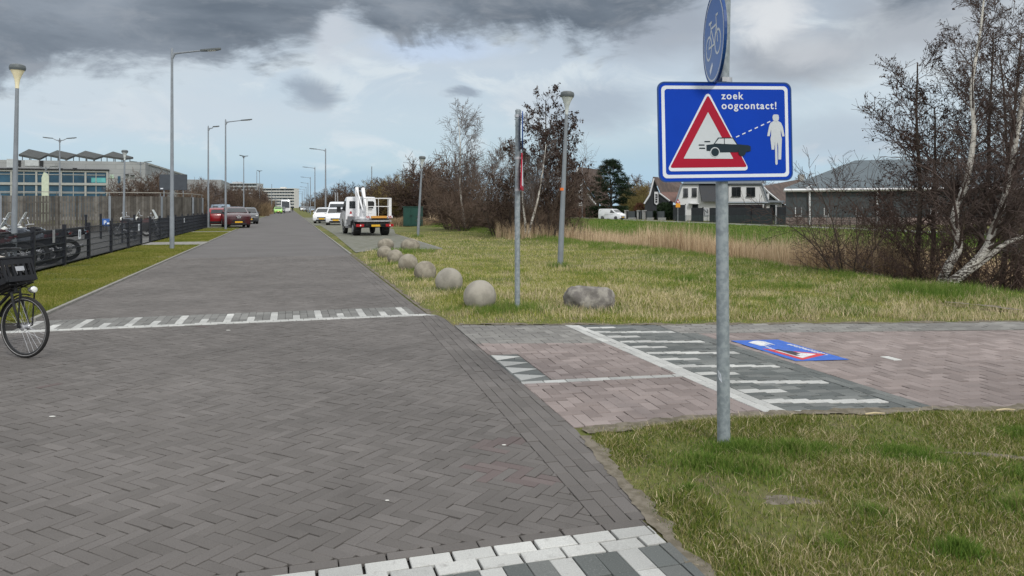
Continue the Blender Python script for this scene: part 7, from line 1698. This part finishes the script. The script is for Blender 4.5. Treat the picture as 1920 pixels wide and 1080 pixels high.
# green lush rim on the crest and round the boulders, posts and trees
xs, ys, hs = [], [], []
for i in range(900):
    s = R8.uniform(8, 60); t0 = 11.6 + R8.normal() * .5; c_ = TS(t0, s); k = 26; a = R8.uniform(0, 6.283, k); r0 = .25 * np.sqrt(R8.random(k)); xs.append(c_.x + r0 * np.cos(a)); ys.append(c_.y + r0 * np.sin(a)); hs.append(R8.uniform(.08, .22, k))
for (px, py, rad, hh_, k) in ((899, 585, .55, .13, 900), (930, 590, .4, .14, 600), (985, 588, .5, .14, 900), (841, 549, .5, .13, 700), (796, 528, .5, .12, 600), (764, 510, .5, .12, 500), (740, 496, .5, .12, 400), (720, 488, .5, .12, 400), (768, 474, .9, .22, 900), (722, 470, .6, .16, 400), (1109, 584, .6, .13, 900), (1050, 502, .35, .2, 500), (1590, 590, .5, .16, 900), (1310, 530, .5, .2, 500), (783, 445, .4, .25, 200), (1700, 560, 1.2, .2, 1200), (1765, 556, .8, .28, 1500), (1740, 552, .6, .26, 900), (1860, 560, 1.4, .2, 1300), (1480, 540, .7, .17, 700), (1380, 515, .8, .2, 500)):
    g = G(px, py); a = R8.uniform(0, 6.283, k); r0 = rad * np.sqrt(R8.random(k)); xs.append(g.x + r0 * np.cos(a)); ys.append(g.y + .1 + r0 * np.sin(a) * .8); hs.append(hh_ * R8.uniform(.4, 1.1, k))
for i in range(700):
    c_ = TS(R8.uniform(6.5, 13.0), R8.uniform(7.5, 17)); k = 45; a = R8.uniform(0, 6.283, k); r0 = .22 * np.sqrt(R8.random(k)); xs.append(c_.x + r0 * np.cos(a)); ys.append(c_.y + r0 * np.sin(a)); hs.append(R8.uniform(.05, .13, k))
x = np.concatenate(xs); y = np.concatenate(ys); h = np.concatenate(hs); k = (segdist(x, y, TRAIL) > .3) & (y > FAR_EDGE(x) + .35) & (x * VD.x + y * VD.y > 2.1) & ~inpoly(x, y, BAY); x, y, h = x[k], y[k], h[k]
blades('tall_grass', x, y, terrain(x, y) - .01, h, .006 * (.6 + y / 30), R8.uniform(.1, .8, len(x)), M['gB'], 10, label='lush green tufts on the meadow, by the boulders and along the bank')
# left verge
n = 260000; t = R8.uniform(-5.84, -3.5, n); s = 12 + 48 * R8.random(n) ** 1.7; x = t * VD.x + s * UD.x; y = t * VD.y + s * UD.y
k = view(x, y, 30) & ~((s > 33.8) & (s < 36.5)) & ~((s > 50.1) & (s < 51.4)) & (R8.random(n) < np.clip((-3.47 - t) / .25, .15, 1)) & (R8.random(n) < np.clip((fbm(x * .9, y * 1.4, 51) - .20) / .16, .15, 1)); x, y, t = x[k], y[k], t[k]; n = len(x)
blades('grass', x, y, terrain(x, y) + .0, R8.uniform(.02, .05, n), .006 * (.5 + y / 22), R8.uniform(.2, .9, n), M['gC'], 11, label='short mown grass of the verge between street and mesh fence')
# bank across the ditch
n = 60000; t = R8.uniform(34, 49, n); s = R8.uniform(30, 150, n); x = t * VD.x + s * UD.x; y = t * VD.y + s * UD.y; k = view(x, y) & (y > 30) & (y < 150); x, y, t = x[k], y[k], t[k]; n = len(x)
blades('grass', x, y, terrain(x, y), R8.uniform(.12, .32, n), .05, R8.uniform(.1, .7, n), M['gB'], 12, label='bright green grass of the bank below the far street')
# reeds
M['reed'] = grassmat('reeds', [(0, (.30, .21, .13)), (.35, (.48, .36, .23)), (.7, (.62, .48, .32)), (1, (.76, .62, .43))], pscale=.25)
n = 260000; u = R8.random(n); y = 1 / (1 / 105 + (1 / 13.0 - 1 / 105) * u); x = R8.uniform(-.12, .80, n) * y; t = x * VD.x + y * VD.y; s = x * UD.x + y * UD.y
k = ~((x / y * F + 960 > 1640) & (y < 17.3)) & (t > 13.2 + .5 * np.sin(s * .7)) & (t < 34.5 + 1.2 * np.sin(s * .23)) & (s > 9); x, y, t, s = x[k], y[k], t[k], s[k]; n = len(x)
h = (1.15 - .35 * sm(t, 16, 32)) * R8.uniform(.55, 1.3, n) * (.75 + .5 * fbm(x * .3, y * .3, 61))
blades('reeds', x, y, terrain(x, y) - .05, h, .004 + .00045 * y, R8.uniform(.0, .34, n), M['reed'], 13, label='dense tan dry reeds filling the ditch', cat='reeds')
n = 22000; s = R8.uniform(33, 60, n); t = R8.uniform(9.8, 13.4, n); x = t * VD.x + s * UD.x; y = t * VD.y + s * UD.y; k = ((x / y * F + 960) > 930) & ((x / y * F + 960) < 1110) & (R8.random(n) < np.clip((fbm(x * .9, y * .6, 71) - .3) * 3, 0, .6)); x, y = x[k], y[k]; n = len(x)
blades('reeds', x, y, terrain(x, y), R8.uniform(.2, .85, n), .018, R8.uniform(0, .4, n), M['reed'], 14, label='tan reeds at the foot of the clump behind the second sign post', cat='reeds')
n = 14000; x = R8.uniform(-12, 1, n); y = R8.uniform(60, 90, n); blades('dry_grass', x, y, terrain(x, y), R8.uniform(.25, .6, n), .05, R8.uniform(0, .4, n), M['reeddry'], 15, label='rusty tan strip of dry grass beyond the lone birch', cat='grass')
# small litter: feather, paper bits, twigs
M['litter'] = mat('pale_litter', (.55, .55, .52), .8, .1)
for px, py, sz, lb in ((98, 777, .025, 'tiny white scrap on the bricks at the far left'), (726, 933, .012, 'tiny white pebble on the bricks near the bottom centre'), (945, 830, .016, 'small pale bird dropping on the bricks left of the lawn'), (428, 617, .03, 'small white scrap just before the white line on the road')):
    g = G(px, py, .02); b = MB(); b.sphere((0, 0, 0), 1, 6, (sz, sz * .5, .004)); o = b.build('litter', M['litter']); o.location = (g.x, g.y, .005); tag(o, lb, 'litter')
for px, py, lb in ((1885, 776, 'small grey stick lying on the lawn edge at the right'), (1640, 785, 'short pale twig on the lawn edge by the path')):
    g = G(px, py); b = MB(); b.tube([(-.07, 0, 0), (0, .006, .006), (.08, .01, .002)], [.006, .008, .004], 6); o = b.build('twig', M['straw']); o.location = (g.x, g.y, float(terrain(g.x, g.y)) + .03); tag(o, lb, 'twig')
bpy.data.materials['straw'] if 'straw' in bpy.data.materials else None
